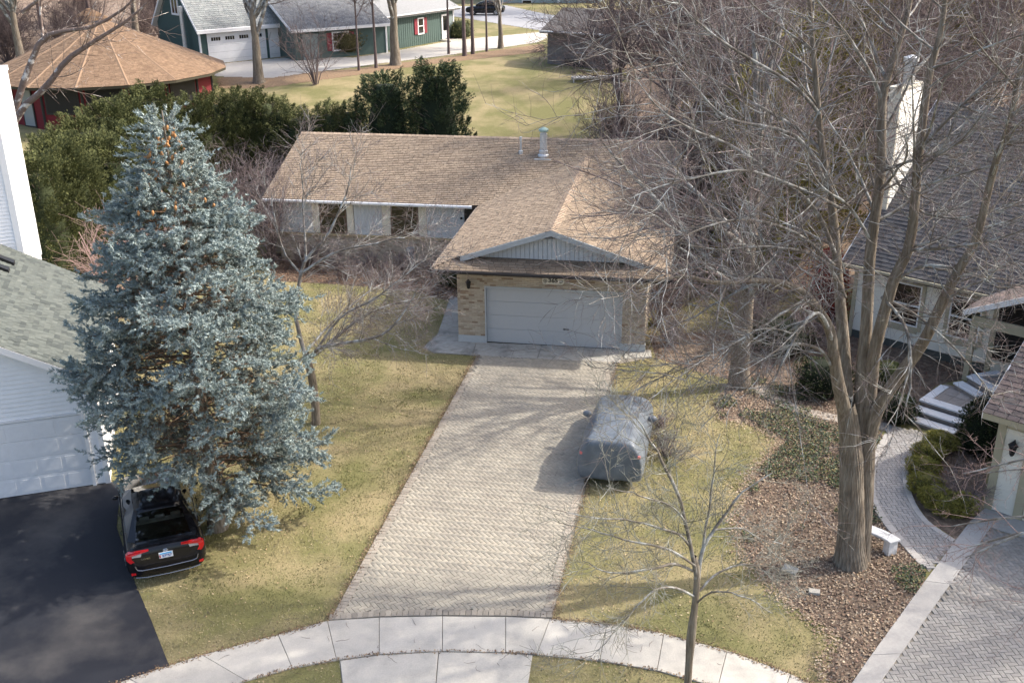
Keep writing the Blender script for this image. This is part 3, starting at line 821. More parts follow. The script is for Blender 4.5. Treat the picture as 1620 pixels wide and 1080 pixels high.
MB().box(-0.12, 0.012, -0.03, 0.1, 0.0, zr(-0.06)-0.22).build('corner_post', M_white, wwall)
# garage door with raised fields
wd = MB().box(-5.35, -0.45, -0.005, 0.018, 0.03, 2.18).build('garage_door', M_white, wh)
for r_ in range(4):
    p = MB().box(-5.345, -0.455, -0.028, -0.006, 0.04+r_*0.53, 0.04+r_*0.53+0.522).build('door_panel', M_white, wd)
    for c_ in range(8):
        x0 = -5.30+c_*0.605
        bevel(MB().box(x0+0.05, x0+0.545, -0.034, -0.029, 0.12+r_*0.53, 0.12+r_*0.53+0.36).build('raised_field', M_white, p), 0.004)
MB().box(-5.45, -0.352, -0.05, 0.015, 2.185, 2.235).build('door_trim', M_white, wd)
MB().box(-0.445, -0.352, -0.05, 0.015, 0.0, 2.183).build('door_trim', M_white, wd)
mb = MB(); o_ = -0.32
for sg in (1, -1):
    X = (lambda s: s) if sg > 0 else (lambda s: GWX-s)
    P = [(X(0.32), o_, zr(0.32)-0.01), (X(GWX/2), o_, zr(GWX/2)-0.01), (X(GWX/2), o_, zr(GWX/2)-0.2), (X(0.32), o_, zr(0.32)-0.18)]
    if sg < 0: P = P[::-1]
    mb.extrude(P, (0, GD-o_, 0))
wroof = mb.build('roof', mat('grey_roof_deck', (0.12, 0.13, 0.12)), wh)
GRN = [(0.105, 0.117, 0.106), (0.098, 0.109, 0.1), (0.115, 0.127, 0.115), (0.102, 0.114, 0.105), (0.072, 0.082, 0.077)]
lw = (0.32-GWX/2)*math.sqrt(1+SR*SR)
mb = MB(); shingles(mb, (0.34, o_-0.02, zr(0.34)), (0, 1, 0), (-1, 0, SR), (SR, 0, 1), [(0, 0), (GD-o_+0.02, 0), (GD-o_+0.02, lw), (0, lw)], GRN, seed=11, tw=0.22, ex=0.15, th=0.02)
mb.build('shingles', M_shin, wroof, kind='stuff')
for sg in (1, -1):
    X = (lambda s: s) if sg > 0 else (lambda s: GWX-s)
    P = [(X(0.34), o_-0.03, zr(0.34)-0.005), (X(GWX/2), o_-0.03, zr(GWX/2)-0.005), (X(GWX/2), o_-0.03, zr(GWX/2)-0.2), (X(0.34), o_-0.03, zr(0.34)-0.2)]
    if sg < 0: P = P[::-1]
    MB().extrude(P, (0, 0.028, 0)).build('rake_board', M_white, wroof)
    P2 = [(X(-0.0), o_, zr(0)-0.205), (X(GWX/2), o_, zr(GWX/2)-0.205), (X(GWX/2), o_, zr(GWX/2)-0.215), (X(0), o_, zr(0)-0.215)]
    if sg < 0: P2 = P2[::-1]
    MB().extrude(P2, (0, -o_+0.01, 0)).build('soffit', M_white, wroof)
for sy, yy in ((-2.55, 5.9), (-2.6, 5.1), (-2.75, 3.9)):
    zz = zr(sy)
    mb = MB(); mb.extrude([(sy+0.25, yy, zr(sy+0.25)), (sy+0.25, yy, zr(sy+0.25)+0.11), (sy-0.25, yy, zr(sy-0.25)+0.11), (sy-0.25, yy, zr(sy-0.25))], (0, 0.28, 0))
    mb.build('roof_vent', M_black, wroof)
# the two storey block behind
cx_ = -2.2; DEP = 3.5
tw_ = MB().box(-9, cx_-0.02, GD+0.02, GD+DEP, 0, 9.75).build('upper_wall', M_vinyl, wh)
laps(tw_, -8, cx_-0.17, 3.9, 9.7, GD+0.018, M_vinyl, 0.115)
for k in range(52):
    z = 3.8+k*0.115
    MB().hexa([(cx_-0.019, GD+0.12, z), (cx_+0.012, GD+0.12, z), (cx_+0.012, GD+DEP-0.12, z), (cx_-0.019, GD+DEP-0.12, z), (cx_-0.019, GD+0.12, z+0.113), (cx_-0.012, GD+0.12, z+0.113), (cx_-0.012, GD+DEP-0.12, z+0.113), (cx_-0.019, GD+DEP-0.12, z+0.113)]).build('siding_board', M_vinyl, tw_)
MB().box(cx_-0.1, cx_+0.018, GD+DEP-0.12, GD+DEP+0.02, 3.5, 9.75).build('corner_post', M_white, tw_)
MB().box(cx_-0.17, cx_+0.012, GD-0.03, GD+0.12, 3.5, 9.75).build('corner_post', M_white, tw_)
MB().box(-9, cx_+0.05, GD-0.05, GD+DEP+0.05, 9.751, 9.9).build('eaves', M_white, tw_)
MB().extrude([(-9, GD-0.1, 9.905), (cx_+0.05, GD-0.1, 9.905), (cx_+0.05, GD+DEP/2, 10.6), (-9, GD+DEP/2, 10.6)], (0, 0.1, 0.05)).build('upper_roof', MATS['grey_roof_deck'], wh)

# ------------------------------------------------------------------ the cream house on the right
RA = R(-43.5)
rh = thing('cream_house', 'cream sided house with dark shingle roof, tall white chimney and front steps', 'house', (13.17, 34.4, 0), RA)
M_cside = mat('cream_siding', (0.66, 0.64, 0.565), 0.6, var=0.04, vscale=4)
M_olive = mat('olive_trim', (0.36, 0.33, 0.235), 0.65, var=0.06)
DARKR = [(0.074, 0.074, 0.08), (0.063, 0.063, 0.069), (0.086, 0.086, 0.092), (0.096, 0.092, 0.095), (0.068, 0.068, 0.073)]
BRNR = [(0.16, 0.125, 0.115), (0.13, 0.105, 0.10), (0.19, 0.145, 0.13), (0.14, 0.115, 0.105)]
M_ddeck = mat('dark_roof_deck', (0.06, 0.055, 0.06), 0.95)
rwall = MB().box(-1.3, 12, 0.02, 12, 0, 3.0).build('wall', M_cside, rh)
laps(rwall, -1.3, 3.55, 0.3, 2.95, 0.018, M_cside, 0.16)
MB().box(-1.3, 3.6, -0.012, 0.02, 0, 0.28).build('foundation', mat('dark_foundation', (0.07, 0.08, 0.075), 0.9), rwall)
def rwindow(x0, x1, z0, z1, y=0.0, parent=rh):
    w = MB().box(x0, x1, y-0.03, y-0.008, z0, z1).build('window', M_darkgl, parent)
    mb = MB(); t = 0.13
    mb.box(x0-t, x0, y-0.05, y-0.008, z0-t, z1+t).box(x1, x1+t, y-0.05, y-0.008, z0-t, z1+t).box(x0, x1, y-0.05, y-0.008, z0-t*1.8, z0).box(x0, x1, y-0.05, y-0.008, z1, z1+t)
    mb.build('casing', M_olive, w)
    mb = MB(); s = 0.05
    mb.box(x0+0.002, x0+s, y-0.045, y-0.031, z0, z1).box(x1-s, x1-0.002, y-0.045, y-0.031, z0, z1).box(x0+s, x1-s, y-0.045, y-0.031, z0, z0+s).box(x0+s, x1-s, y-0.045, y-0.031, z1-s, z1).box(x0+s, x1-s, y-0.046, y-0.031, (z0+z1)/2-0.03, (z0+z1)/2+0.03)
    mb.build('sash', M_white, w)
rwindow(0.1, 1.15, 0.95, 2.45)
rwindow(2.15, 3.2, 0.95, 2.45)
MB().box(-1.32, -1.18, -0.035, 0.1, 0.0, 2.95).build('corner_post', M_olive, rwall)
MB().box(3.55, 3.72, -0.035, 0.1, 0.0, 2.95).build('corner_post', M_olive, rwall)
MB().box(3.72, 4.75, 0.01, 0.035, 0.5, 2.75).build('front_door', M_black, rh)
MB().box(4.77, 4.95, -0.035, 0.1, 0.3, 2.95).build('door_post', M_olive, rh)
# main roof
EY, EZ, RY, RZ = -0.45, 2.85, 6.0, 7.65
rp = (RZ-EZ)/(RY-EY); RX0, RX1 = -1.65, 13.0
mb = MB(); mb.extrude([(RX0, EY, EZ), (RX0, RY, RZ), (RX0, 2*RY-EY, EZ), (RX0, 2*RY-EY, EZ-0.2), (RX0, RY, RZ-0.25), (RX0, EY, EZ-0.2)], (RX1-RX0, 0, 0))
rroof = mb.build('roof', M_ddeck, rh)
rl = math.hypot(RY-EY, RZ-EZ)
mb = MB(); shingles(mb, (RX0, EY-0.02, EZ+0.004), (1, 0, 0), (0, 1, rp), (0, -rp, 1), [(0, 0), (RX1-RX0, 0), (RX1-RX0, rl), (0, rl)], DARKR, seed=21, tw=0.33, ex=0.17, th=0.02)
mb.build('shingles', M_shin, rroof, kind='stuff')
MB().extrude([(RX0-0.03, EY, EZ-0.2), (RX0-0.03, EY, EZ+0.02), (RX0-0.03, RY, RZ+0.02), (RX0-0.03, RY, RZ-0.22)], (0.028, 0, 0)).build('rake_board', M_white, rroof)
MB().extrude([(-1.3, 0.3, 3.0), (-1.3, 11.7, 3.0), (-1.3, RY, RZ-0.3)], (0.1, 0, 0)).build('gable', M_cside, rh)
gutter((RX0, EY, EZ-0.02), (3.9, EY, EZ-0.02), rroof, M_olive)
ch = MB().box(-1.55, -1.2, 1.6, 3.4, 2.5, 8.6).build('chimney', mat('chimney_siding', (0.80, 0.78, 0.72), 0.6, var=0.04), rh)
for k in range(26):
    MB().hexa([(-1.198, 1.7, 4.4+k*0.16), (-1.18, 1.7, 4.4+k*0.16), (-1.18, 3.4, 4.4+k*0.16), (-1.198, 3.4, 4.4+k*0.16), (-1.198, 1.7, 4.4+k*0.16+0.158), (-1.193, 1.7, 4.4+k*0.16+0.158), (-1.193, 3.4, 4.4+k*0.16+0.158), (-1.198, 3.4, 4.4+k*0.16+0.158)]).build('siding_board', MATS['chimney_siding'], ch)
mb = MB(); mb.box(-1.58, -1.17, 1.57, 1.68, 4, 8.6).box(-1.62, -1.13, 1.53, 3.46, 8.6, 8.68); mb.build('chimney_trim', M_cream, ch)
MB().lathe([(0.2, 0), (0.2, 0.75), (0.26, 0.76), (0.26, 0.9), (0.05, 0.98)], 12, (-1.37, 2.5, 8.68)).build('flue', M_galv, ch)
# entry roof and the garage wing that comes forward
def gable_wing(x0, x1, y0, y1, ez, pitch, name, palette, seed, parent, wallm):
    """ridge runs along y; eaves at x0, x1"""
    xc = (x0+x1)/2; rz = ez+pitch*(xc-x0)
    mb = MB(); mb.extrude([(x0, y0, ez), (xc, y0, rz), (x1, y0, ez), (x1, y0, ez-0.16), (xc, y0, rz-0.2), (x0, y0, ez-0.16)][::-1], (0, y1-y0, 0))
    r = mb.build(name, M_ddeck, parent)
    ll = math.hypot(xc-x0, rz-ez); mb = MB()
    shingles(mb, (x0-0.02, y0-0.02, ez+0.004), (0, 1, 0), (1, 0, pitch), (-pitch, 0, 1), [(0, 0), (y1-y0, 0), (y1-y0, ll), (0, ll)], palette, seed=seed, tw=0.33, ex=0.17, th=0.02)
    shingles(mb, (x1+0.02, y0-0.02, ez+0.004), (0, 1, 0), (-1, 0, pitch), (pitch, 0, 1), [(0, 0), (y1-y0, 0), (y1-y0, ll), (0, ll)], palette, seed=seed+1, tw=0.33, ex=0.17, th=0.02)
    mb.build('shingles', M_shin, r, kind='stuff')
    return r
er = gable_wing(3.35, 7.5, -2.2, 1.5, 2.75, 0.5, 'entry_roof', BRNR, 31, rh, M_cside)
MB().extrude([(3.33, -2.22, 2.6), (3.33, -2.22, 2.78), (5.42, -2.22, 3.82), (5.42, -2.22, 3.62)], (0, -0.03, 0)).build('rake_board', M_white, er)
MB().box(3.55, 3.72, -2.0, -1.83, 0.4, 2.62).build('porch_post', M_olive, rh)
MB().box(3.6, 7.3, -2.05, -1.98, 2.3, 2.62).build('porch_beam', M_olive, rh)
GX, GY = 6.85, -8.65
gwall = MB().box(GX, 13, GY+0.02, -1.0, 0, 2.75).build('garage_wall', M_cside, rh)
laps(gwall, GX+0.18, GX+0.7, 0.05, 2.7, GY+0.018, M_cside, 0.16)
MB().box(GX-0.02, GX+0.18, GY-0.04, GY+0.15, 0, 2.75).build('corner_post', M_olive, gwall)
MB().box(GX+0.7, GX+0.92, GY-0.05, GY+0.1, 0, 2.4).build('door_post', M_olive, gwall)
MB().box(GX+0.2, 12.5, GY-0.05, GY+0.016, 2.4, 2.74).build('door_header', M_olive, gwall)
gd2 = MB().box(GX+0.92, GX+5.8, GY+0.0, GY+0.018, 0.03, 2.4).build('garage_door', M_cream, rh)
for k in range(4): bevel(MB().box(GX+0.93, GX+5.79, GY-0.025, GY-0.001, 0.05+k*0.585, 0.05+k*0.585+0.575).build('door_panel', M_cream, gd2), 0.008)
mb = MB(); y0, y1, zc, pt = GY-0.45, -0.9, 2.82, 0.52
rz_ = zc+pt*((y1-y0)/2)
mb.extrude([(GX-0.3, y0, zc), (GX-0.3, (y0+y1)/2, rz_), (GX-0.3, y1, zc), (GX-0.3, y1, zc-0.16), (GX-0.3, (y0+y1)/2, rz_-0.2), (GX-0.3, y0, zc-0.16)], (7.3, 0, 0))
gr2 = mb.build('garage_roof', M_ddeck, rh)
ll = math.hypot((y1-y0)/2, rz_-zc)
mb = MB(); shingles(mb, (GX-0.32, y0-0.02, zc+0.004), (1, 0, 0), (0, 1, pt), (0, -pt, 1), [(0, 0), (7.3, 0), (7.3, ll), (0, ll)], BRNR, seed=41, tw=0.33, ex=0.17, th=0.02)
mb.build('shingles', M_shin, gr2, kind='stuff')
MB().extrude([(GX-0.33, y0, zc-0.16), (GX-0.33, y0, zc+0.02), (GX-0.33, (y0+y1)/2, rz_+0.02), (GX-0.33, (y0+y1)/2, rz_-0.2)], (0.03, 0, 0)).build('rake_board', M_white, gr2)
MB().box(GX-0.3, GX+7, y0-0.02, y0+0.0, zc-0.16, zc).build('fascia', M_olive, gr2)
MB().extrude([(GX, GY+0.02, 2.75), (GX, -1.0, 2.75), (GX, (y0+y1)/2, rz_-0.25)], (0.1, 0, 0)).build('gable', M_cside, rh)
l2 = MB().lathe([(0.03, -0.2), (0.06, -0.16), (0.10, 0.06), (0.13, 0.09), (0.05, 0.18), (0.015, 0.22)], 6, (GX+0.44, GY-0.16, 1.95)).build('wall_lantern', M_black, rh)
MB().tube([(GX+0.44, GY+0.0, 2.05), (GX+0.44, GY-0.1, 2.17), (GX+0.44, GY-0.16, 2.16)], 0.015, 6).build('bracket', M_black, l2)
q = [gp(1534, 826)[:2], gp(1567, 835)[:2], gp(1690, 872)[:2], gp(1700, 845)[:2], gp(1560, 803)[:2]]
bevel(MB().prism([tuple(p) for p in q], -0.05, 0.033).build('garage_threshold', MATS['grey_concrete'], kind='structure'), 0.006)

# front steps: two flights of cast treads with a paved landing between
st = thing('front_steps', 'grey concrete front steps with paved landing rising to the cream house door', 'steps', (11.85, 28.31, 0), R(-45))
M_tread = mat('tread_concrete', (0.62, 0.63, 0.645), 0.85, var=0.08, vscale=10, bump=0.15)
M_riser = mat('riser_brick', (0.24, 0.21, 0.19), 0.9, var=0.2, vscale=12)
for k in range(3):
    MB().box(0.02, 1.43, 0.03+k*0.42, 2.6, 0.0 if k == 0 else k*0.16-0.02, 0.10+k*0.16).build('riser', M_riser, st)
    bevel(MB().box(-0.02, 1.47, k*0.42-0.02, k*0.42+0.36, 0.10+k*0.16, 0.16+k*0.16).build('tread', M_tread, st), 0.012)
bevel(MB().box(-0.02, 0.25, 1.22, 2.35, 0.42, 0.48).build('landing_border', M_tread, st), 0.01)
MB().box(0.26, 1.45, 1.22, 2.3, 0.42, 0.455).build('landing', mat('landing_brick', (0.30, 0.26, 0.235), 0.9, var=0.2, vscale=14), st)
for k in range(3):
    for j in range(2):
        bevel(MB().box(0.29+k*0.39, 0.29+k*0.39+0.37, 1.25+j*0.52, 1.25+j*0.52+0.5, 0.456, 0.468).build('landing_stone', mat('landing_stone', (0.30, 0.27, 0.245), 0.9, rnd=0.15, var=0.15), st), 0.008)
def rotbox(cx, cy, ang, w, d, z0, z1):
    c, s = math.cos(ang), math.sin(ang)
    P = [(-w/2, -d/2), (w/2, -d/2), (w/2, d/2), (-w/2, d/2)]
    return [(cx+c*x-s*y, cy+s*x+c*y) for x, y in P], z0, z1
for k in range(2):
    a = R(-28)
    cx0, cy0 = 1.18+k*0.22, 2.15+k*0.42
    pl, z0, z1 = rotbox(cx0, cy0, a, 1.75, 0.36, 0.58+k*0.16, 0.64+k*0.16)
    MB().prism(rotbox(cx0+0.1, cy0+0.2, a, 1.7, 0.7, 0, 0)[0], 0.3, 0.58+k*0.16).build('riser', M_riser, st)
    bevel(MB().prism(pl, z0, z1).build('tread', M_tread, st), 0.012)
MB().prism(rotbox(1.75, 3.3, R(-28), 1.9, 1.0, 0, 0)[0], 0.2, 0.70).build('porch_slab', MATS['landing_brick'], st)
bevel(MB().prism(rotbox(0.92, 3.45, R(-28), 0.25, 1.0, 0, 0)[0], 0.2, 0.78).build('porch_border', M_tread, st), 0.01)

# ------------------------------------------------------------------ the round red house
RC = np.array([-27.7, 74.0]); rz0 = float(ter(0, 68))-0.3
red = thing('round_red_house', 'round red board house with a wide many sided tan shingle roof', 'house', (RC[0], RC[1], rz0), R(6))
NS = 16; RR = 8.0; WR = 6.9; EZ_ = 3.05; AZ_ = 6.2
M_redb = mat('barn_red', (0.14, 0.015, 0.021), 0.75, var=0.12, vscale=5)
M_dkw = mat('dark_brown_frame', (0.03, 0.027, 0.026), 0.6)
redwall = MB().prism([(WR*math.cos(2*math.pi*k/NS), WR*math.sin(2*math.pi*k/NS)) for k in range(NS)], -0.8, EZ_+0.3).build('wall', M_redb, red)
rroof2 = MB()
ring = [(RR*math.cos(2*math.pi*k/NS), RR*math.sin(2*math.pi*k/NS)) for k in range(NS)]
rroof2.add([(x, y, EZ_) for x, y in ring]+[(x*0.07, y*0.07, AZ_) for x, y in ring]+[(x, y, EZ_-0.18) for x, y in ring]+[(0, 0, EZ_-0.1)],
           [(k, (k+1) % NS, (k+1) % NS+NS, k+NS) for k in range(NS)]+[(k+2*NS, (k+1) % NS+2*NS, (k+1) % NS, k) for k in range(NS)]+[((k+1) % NS+2*NS, k+2*NS, 3*NS) for k in range(NS)])
redroof = rroof2.build('roof', mat('dark_fascia', (0.05, 0.045, 0.03), 0.8), red)
RTAN = [(0.235, 0.155, 0.098), (0.215, 0.141, 0.09), (0.25, 0.167, 0.107), (0.188, 0.122, 0.078), (0.228, 0.15, 0.096)]
mb = MB()
for k in range(NS):
    p0 = Vector((*ring[k], EZ_)); p1 = Vector((*ring[(k+1) % NS], EZ_)); t0 = Vector((ring[k][0]*0.07, ring[k][1]*0.07, AZ_)); t1 = Vector((ring[(k+1) % NS][0]*0.07, ring[(k+1) % NS][1]*0.07, AZ_))
    m0 = (p0+p1)/2; e = (p1-p0).normalized(); s = ((t0+t1)/2-m0); sl = s.length; s.normalize(); nn = e.cross(s)
    if nn.z < 0: nn = -nn
    wl_ = (p1-p0).length; tl_ = (t1-t0).length
    shingles(mb, p0-s*0.03, e, s, nn, [(0, 0), (wl_, 0), (wl_/2+tl_/2, sl), (wl_/2-tl_/2, sl)], RTAN, seed=60+k, tw=0.3, ex=0.15, th=0.02)
mb.build('shingles', M_shin, redroof, kind='stuff')
for k in range(NS):
    p0 = Vector((*ring[k], EZ_)); t0 = Vector((ring[k][0]*0.07, ring[k][1]*0.07, AZ_))
    d = (t0-p0).normalized(); sd_ = d.cross(Vector((0, 0, 1))).normalized(); nn = sd_.cross(d)
    w = 0.10
    MB().add([p0-sd_*w+nn*0.0, p0+nn*0.05, p0+sd_*w+nn*0.0, t0-sd_*w, t0+nn*0.05, t0+sd_*w], [(0, 1, 4, 3), (1, 2, 5, 4), (0, 2, 1)]).build('hip_cap', mat('hip_shingle', (0.25, 0.167, 0.108), 0.95, var=0.12, vscale=14), redroof)
MB().lathe([(0.55, AZ_-0.25), (0.55, AZ_+0.02), (0.1, AZ_+0.12)], 12).build('cupola', M_dkw, red)
def red_panel(k, a0, a1, z0, z1, frame=True):
    """a window in wall facet k, a0..a1 along the facet"""
    r = WR
    p0 = Vector((r*math.cos(2*math.pi*k/NS), r*math.sin(2*math.pi*k/NS), 0)); p1 = Vector((r*math.cos(2*math.pi*(k+1)/NS), r*math.sin(2*math.pi*(k+1)/NS), 0))
    e = p1-p0; n = Vector((e.y, -e.x, 0)).normalized()
    def Q(a, z, o): return p0+e*a+Vector((0, 0, z))+n*o
    f = MB().hexa([Q(a0, z0, 0.01), Q(a1, z0, 0.01), Q(a1, z1, 0.01), Q(a0, z1, 0.01), Q(a0, z0, 0.07), Q(a1, z0, 0.07), Q(a1, z1, 0.07), Q(a0, z1, 0.07)]).build('window', M_dkw, red)
    m = 0.035
    MB().hexa([Q(a0+m, z0+0.1, 0.072), Q(a1-m, z0+0.1, 0.072), Q(a1-m, z1-0.1, 0.072), Q(a0+m, z1-0.1, 0.072), Q(a0+m, z0+0.1, 0.08), Q(a1-m, z0+0.1, 0.08), Q(a1-m, z1-0.1, 0.08), Q(a0+m, z1-0.1, 0.08)]).build('pane', mat('sky_glass', (0.25, 0.27, 0.28), 0.1) if frame else mat('dim_glass', (0.012, 0.012, 0.014), 0.45), f)
for k in (10, 11, 12, 13, 14):
    if k == 10: red_panel(k, 0.30, 0.70, 0.3, 2.8)
    else:
        red_panel(k, 0.08, 0.92, 1.2, 2.85, False)
for k in range(NS):
    a = 2*math.pi*k/NS
    MB().tube([((WR+0.03)*math.cos(a), (WR+0.03)*math.sin(a), -0.7), ((WR+0.03)*math.cos(a), (WR+0.03)*math.sin(a), EZ_+0.1)], 0.09, 6).build('corner_post', M_dkw, red)
# a small pavilion of the same roof behind it
pv_ = gt(142, 42)
tp = gy(140, 14, 92); 
pav = thing('round_pavilion', 'small round pavilion with tan shingle roof behind the round red house', 'pavilion', (tp[0], 92, float(ter(0, 92))), 0)
hz = tp[2]-float(ter(0, 92))
MB().lathe([(1.35, 0), (1.35, hz-0.9)], 10).build('wall', M_dkw, pav)
MB().lathe([(1.75, hz-1.0), (1.75, hz-0.9), (0.2, hz), (0.02, hz+0.02)], 12).build('roof', mat('tan_roof', (0.33, 0.21, 0.125), 0.95, var=0.2, vscale=9, bump=0.5), pav)

# ------------------------------------------------------------------ the green house and garage
def wall_frame(px0, px1):
    a = gt(*px0); b = gt(*px1); return a, b, math.atan2(b[1]-a[1], b[0]-a[0]), float(np.linalg.norm((b-a)[:2]))
M_green = mat('dark_green_siding', (0.05, 0.088, 0.085), 0.75, var=0.12, vscale=6)
M_gcor = mat('green_boards', (0.075, 0.115, 0.105), 0.75, var=0.12, vscale=6)
GRR = [(0.24, 0.255, 0.25), (0.21, 0.225, 0.225), (0.27, 0.28, 0.275), (0.225, 0.235, 0.235)]
a, b, an, ln_ = wall_frame((320, 103), (474, 87))
gg = thing('green_garage', 'dark green garage with two white doors and steep grey roof', 'garage', tuple(a), an)
W_, D_, E_ = ln_, 7.5, 2.75; PK = E_+4.2
mb = MB(); mb.box(0, W_, 0.02, D_, -0.6, E_); mb.extrude([(0, 0.02, E_), (0, D_/2, PK-0.25), (0, D_, E_)], (W_, 0, 0)); gwl = mb.build('wall', M_green, gg)
mb = MB(); mb.extrude([(-0.35, -0.5, E_-0.15), (-0.35, D_/2, PK), (-0.35, D_+0.5, E_-0.15), (-0.35, D_+0.5, E_-0.4), (-0.35, D_/2, PK-0.3), (-0.35, -0.5, E_-0.4)], (W_+0.7, 0, 0)); gro = mb.build('roof', M_white, gg)
sl = (PK-E_+0.15)/(D_/2+0.5); l_ = math.hypot(D_/2+0.5, PK-E_+0.15)
mb = MB(); shingles(mb, (-0.3, -0.45, E_-0.08), (1, 0, 0), (0, 1, sl), (0, -sl, 1), [(0, 0), (W_+0.6, 0), (W_+0.6, l_), (0, l_)], GRR, seed=71, tw=0.4, ex=0.2, th=0.02); mb.build('shingles', M_shin, gro, kind='stuff')
for x0, x1 in ((0.75, 5.55), (6.05, 8.35) if W_ > 8.6 else (5.95, W_-0.35)):
    d = MB().box(x0, x1, -0.03, 0.015, -0.3, 2.15).build('garage_door', M_white, gg)
    mb = MB(); mb.box(x0-0.12, x0, -0.05, 0.015, -0.4, 2.28).box(x1, x1+0.12, -0.05, 0.015, -0.4, 2.28).box(x0, x1, -0.05, 0.015, 2.15, 2.28); mb.build('door_trim', M_white, d)
    for k in range(3): MB().box(x0+0.01, x1-0.01, -0.035, -0.0305, 0.28+k*0.55, 0.30+k*0.55).build('door_groove', mat('groove_grey', (0.45, 0.45, 0.46)), d)
    n = int((x1-x0)/1.2)
    for k in range(n):
        for j in range(4):
            xx = x0+(k+0.5)*(x1-x0)/n-0.4+j*0.2
            MB().box(xx+0.02, xx+0.18, -0.045, -0.032, 1.72, 1.98).build('door_light', M_darkgl, d)
MB().box(W_-0.08, W_+0.03, -0.03, 0.1, -0.4, E_-0.2).build('corner_post', M_white, gg)
MB().box(-0.03, 0.1, -0.03, 0.1, -0.4, E_-0.2).build('corner_post', M_white, gg)
w = MB().box(-0.05, -0.004, 3.2, 4.2, E_+0.9, E_+2.0).build('window', M_darkgl, gg)
mb = MB(); mb.box(-0.08, -0.004, 3.05, 3.2, E_+0.75, E_+2.15).box(-0.08, -0.004, 4.2, 4.35, E_+0.75, E_+2.15).box(-0.08, -0.004, 3.2, 4.2, E_+0.75, E_+0.9).box(-0.08, -0.004, 3.2, 4.2, E_+2, E_+2.15).box(-0.075, -0.051, 3.65, 3.75, E_+0.9, E_+2.0); mb.build('frame', M_white, w)
MB().lathe([(0.16, 0), (0.16, 3.9), (0.22, 3.9), (0.22, 4.3), (0.05, 4.35)], 10, (-0.5, 1.6, 0)).build('flue', M_galv, gg)
# green house, gabled front part and long part
a, b, an, ln_ = wall_frame((545, 90), (613, 84))
gh = thing('green_house', 'green board house with grey roof, white trim and red shutters', 'house', tuple(a), an)
a2, b2 = gt(634, 77), gt(718, 62)
inv = lambda p: (math.cos(an)*(p[0]-a[0])+math.sin(an)*(p[1]-a[1]), -math.sin(an)*(p[0]-a[0])+math.cos(an)*(p[1]-a[1]))
W_ = ln_
mb = MB(); mb.box(-4.2, W_, 0.02, 9, -0.5, 2.5); mb.extrude([(-4.2, 0.1, 2.5), (-4.2, 8, 2.5), (-4.2, 4, 4.3)], (W_+4.2, 0, 0)); hw_ = mb.build('wall', M_gcor, gh)
mb = MB(); mb.extrude([(-4.7, -0.6, 2.4), (-4.7, 4, 4.5), (-4.7, 8.6, 2.4), (-4.7, 8.6, 2.2), (-4.7, 4, 4.25), (-4.7, -0.6, 2.2)], (W_+5.0, 0, 0)); r1 = mb.build('roof', M_white, gh)
mb = MB(); sl = 2.1/4.6; l_ = math.hypot(4.6, 2.1); shingles(mb, (-4.65, -0.55, 2.45), (1, 0, 0), (0, 1, sl), (0, -sl, 1), [(0, 0), (W_+4.9, 0), (W_+4.9, l_), (0, l_)], [(0.17, 0.175, 0.185), (0.15, 0.155, 0.165), (0.19, 0.195, 0.2)], seed=75, tw=0.4, ex=0.2, th=0.02); mb.build('shingles', M_shin, r1, kind='stuff')
def bwin(parent, x0, x1, z0, z1, y, shut=True):
    w = MB().box(x0, x1, y-0.04, y-0.004, z0, z1).build('window', M_darkgl, parent)
    mb = MB(); t = 0.11
    mb.box(x0-t, x0, y-0.07, y-0.004, z0-t, z1+t).box(x1, x1+t, y-0.07, y-0.004, z0-t, z1+t).box(x0, x1, y-0.07, y-0.004, z0-t, z0).box(x0, x1, y-0.07, y-0.004, z1, z1+t).box(x0, x1, y-0.06, y-0.041, (z0+z1)/2-0.04, (z0+z1)/2+0.04)
    mb.build('frame', M_white, w)
    if shut:
        ms = mat('red_shutter', (0.22, 0.03, 0.045), 0.6)
        MB().box(x0-t-0.45, x0-t-0.02, y-0.06, y-0.004, z0-0.05, z1+0.05).build('shutter', ms, parent)
        MB().box(x1+t+0.02, x1+t+0.45, y-0.06, y-0.004, z0-0.05, z1+0.05).build('shutter', ms, parent)
bwin(gh, -0.9, 0.4, 0.6, 1.9, 0.015)
MB().box(-3.6, -2.2, -0.06, 0.015, -0.1, 2.0).build('glass_door', mat('pale_glass', (0.22, 0.26, 0.26), 0.15), gh)
MB().box(W_-0.1, W_+0.03, -0.05, 0.1, -0.4, 2.2).build('corner_post', M_white, gh)
q0, q1 = inv(a2), inv(b2); an2 = math.atan2(q1[1]-q0[1], q1[0]-q0[0]); l2_ = math.dist(q0, q1)
wing = bpy.data.objects.new('wing', None); COL.objects.link(wing); wing.parent = gh; wing.location = (q0[0], q0[1], 0); wing.rotation_euler = (0, 0, an2)
MB().box(-2.5, l2_, 0.02, 8, -0.5, 2.9).build('wall', M_gcor, wing)
for k in range(int((l2_+2.5)/0.3)): MB().box(-2.5+k*0.3, -2.5+k*0.3+0.05, 0.0, 0.019, -0.4, 2.7).build('batten', M_gcor, wing)
mb = MB(); mb.extrude([(-3, -0.5, 2.8), (-3, 4, 4.8), (-3, 8.5, 2.8), (-3, 8.5, 2.6), (-3, 4, 4.5), (-3, -0.5, 2.6)], (l2_+3.5, 0, 0)); mb.build('roof', mat('pale_grey_roof', (0.25, 0.255, 0.26), 0.9, var=0.15), wing)
gutter((-3, -0.5, 2.85), (l2_+0.5, -0.5, 2.85), wing, M_white)
bwin(wing, 2.6, 3.3, 1.0, 2.2, 0.0)
dr = MB().box(l2_-1.9, l2_-0.9, -0.06, -0.002, 0.15, 2.3).build('door', M_white, wing)
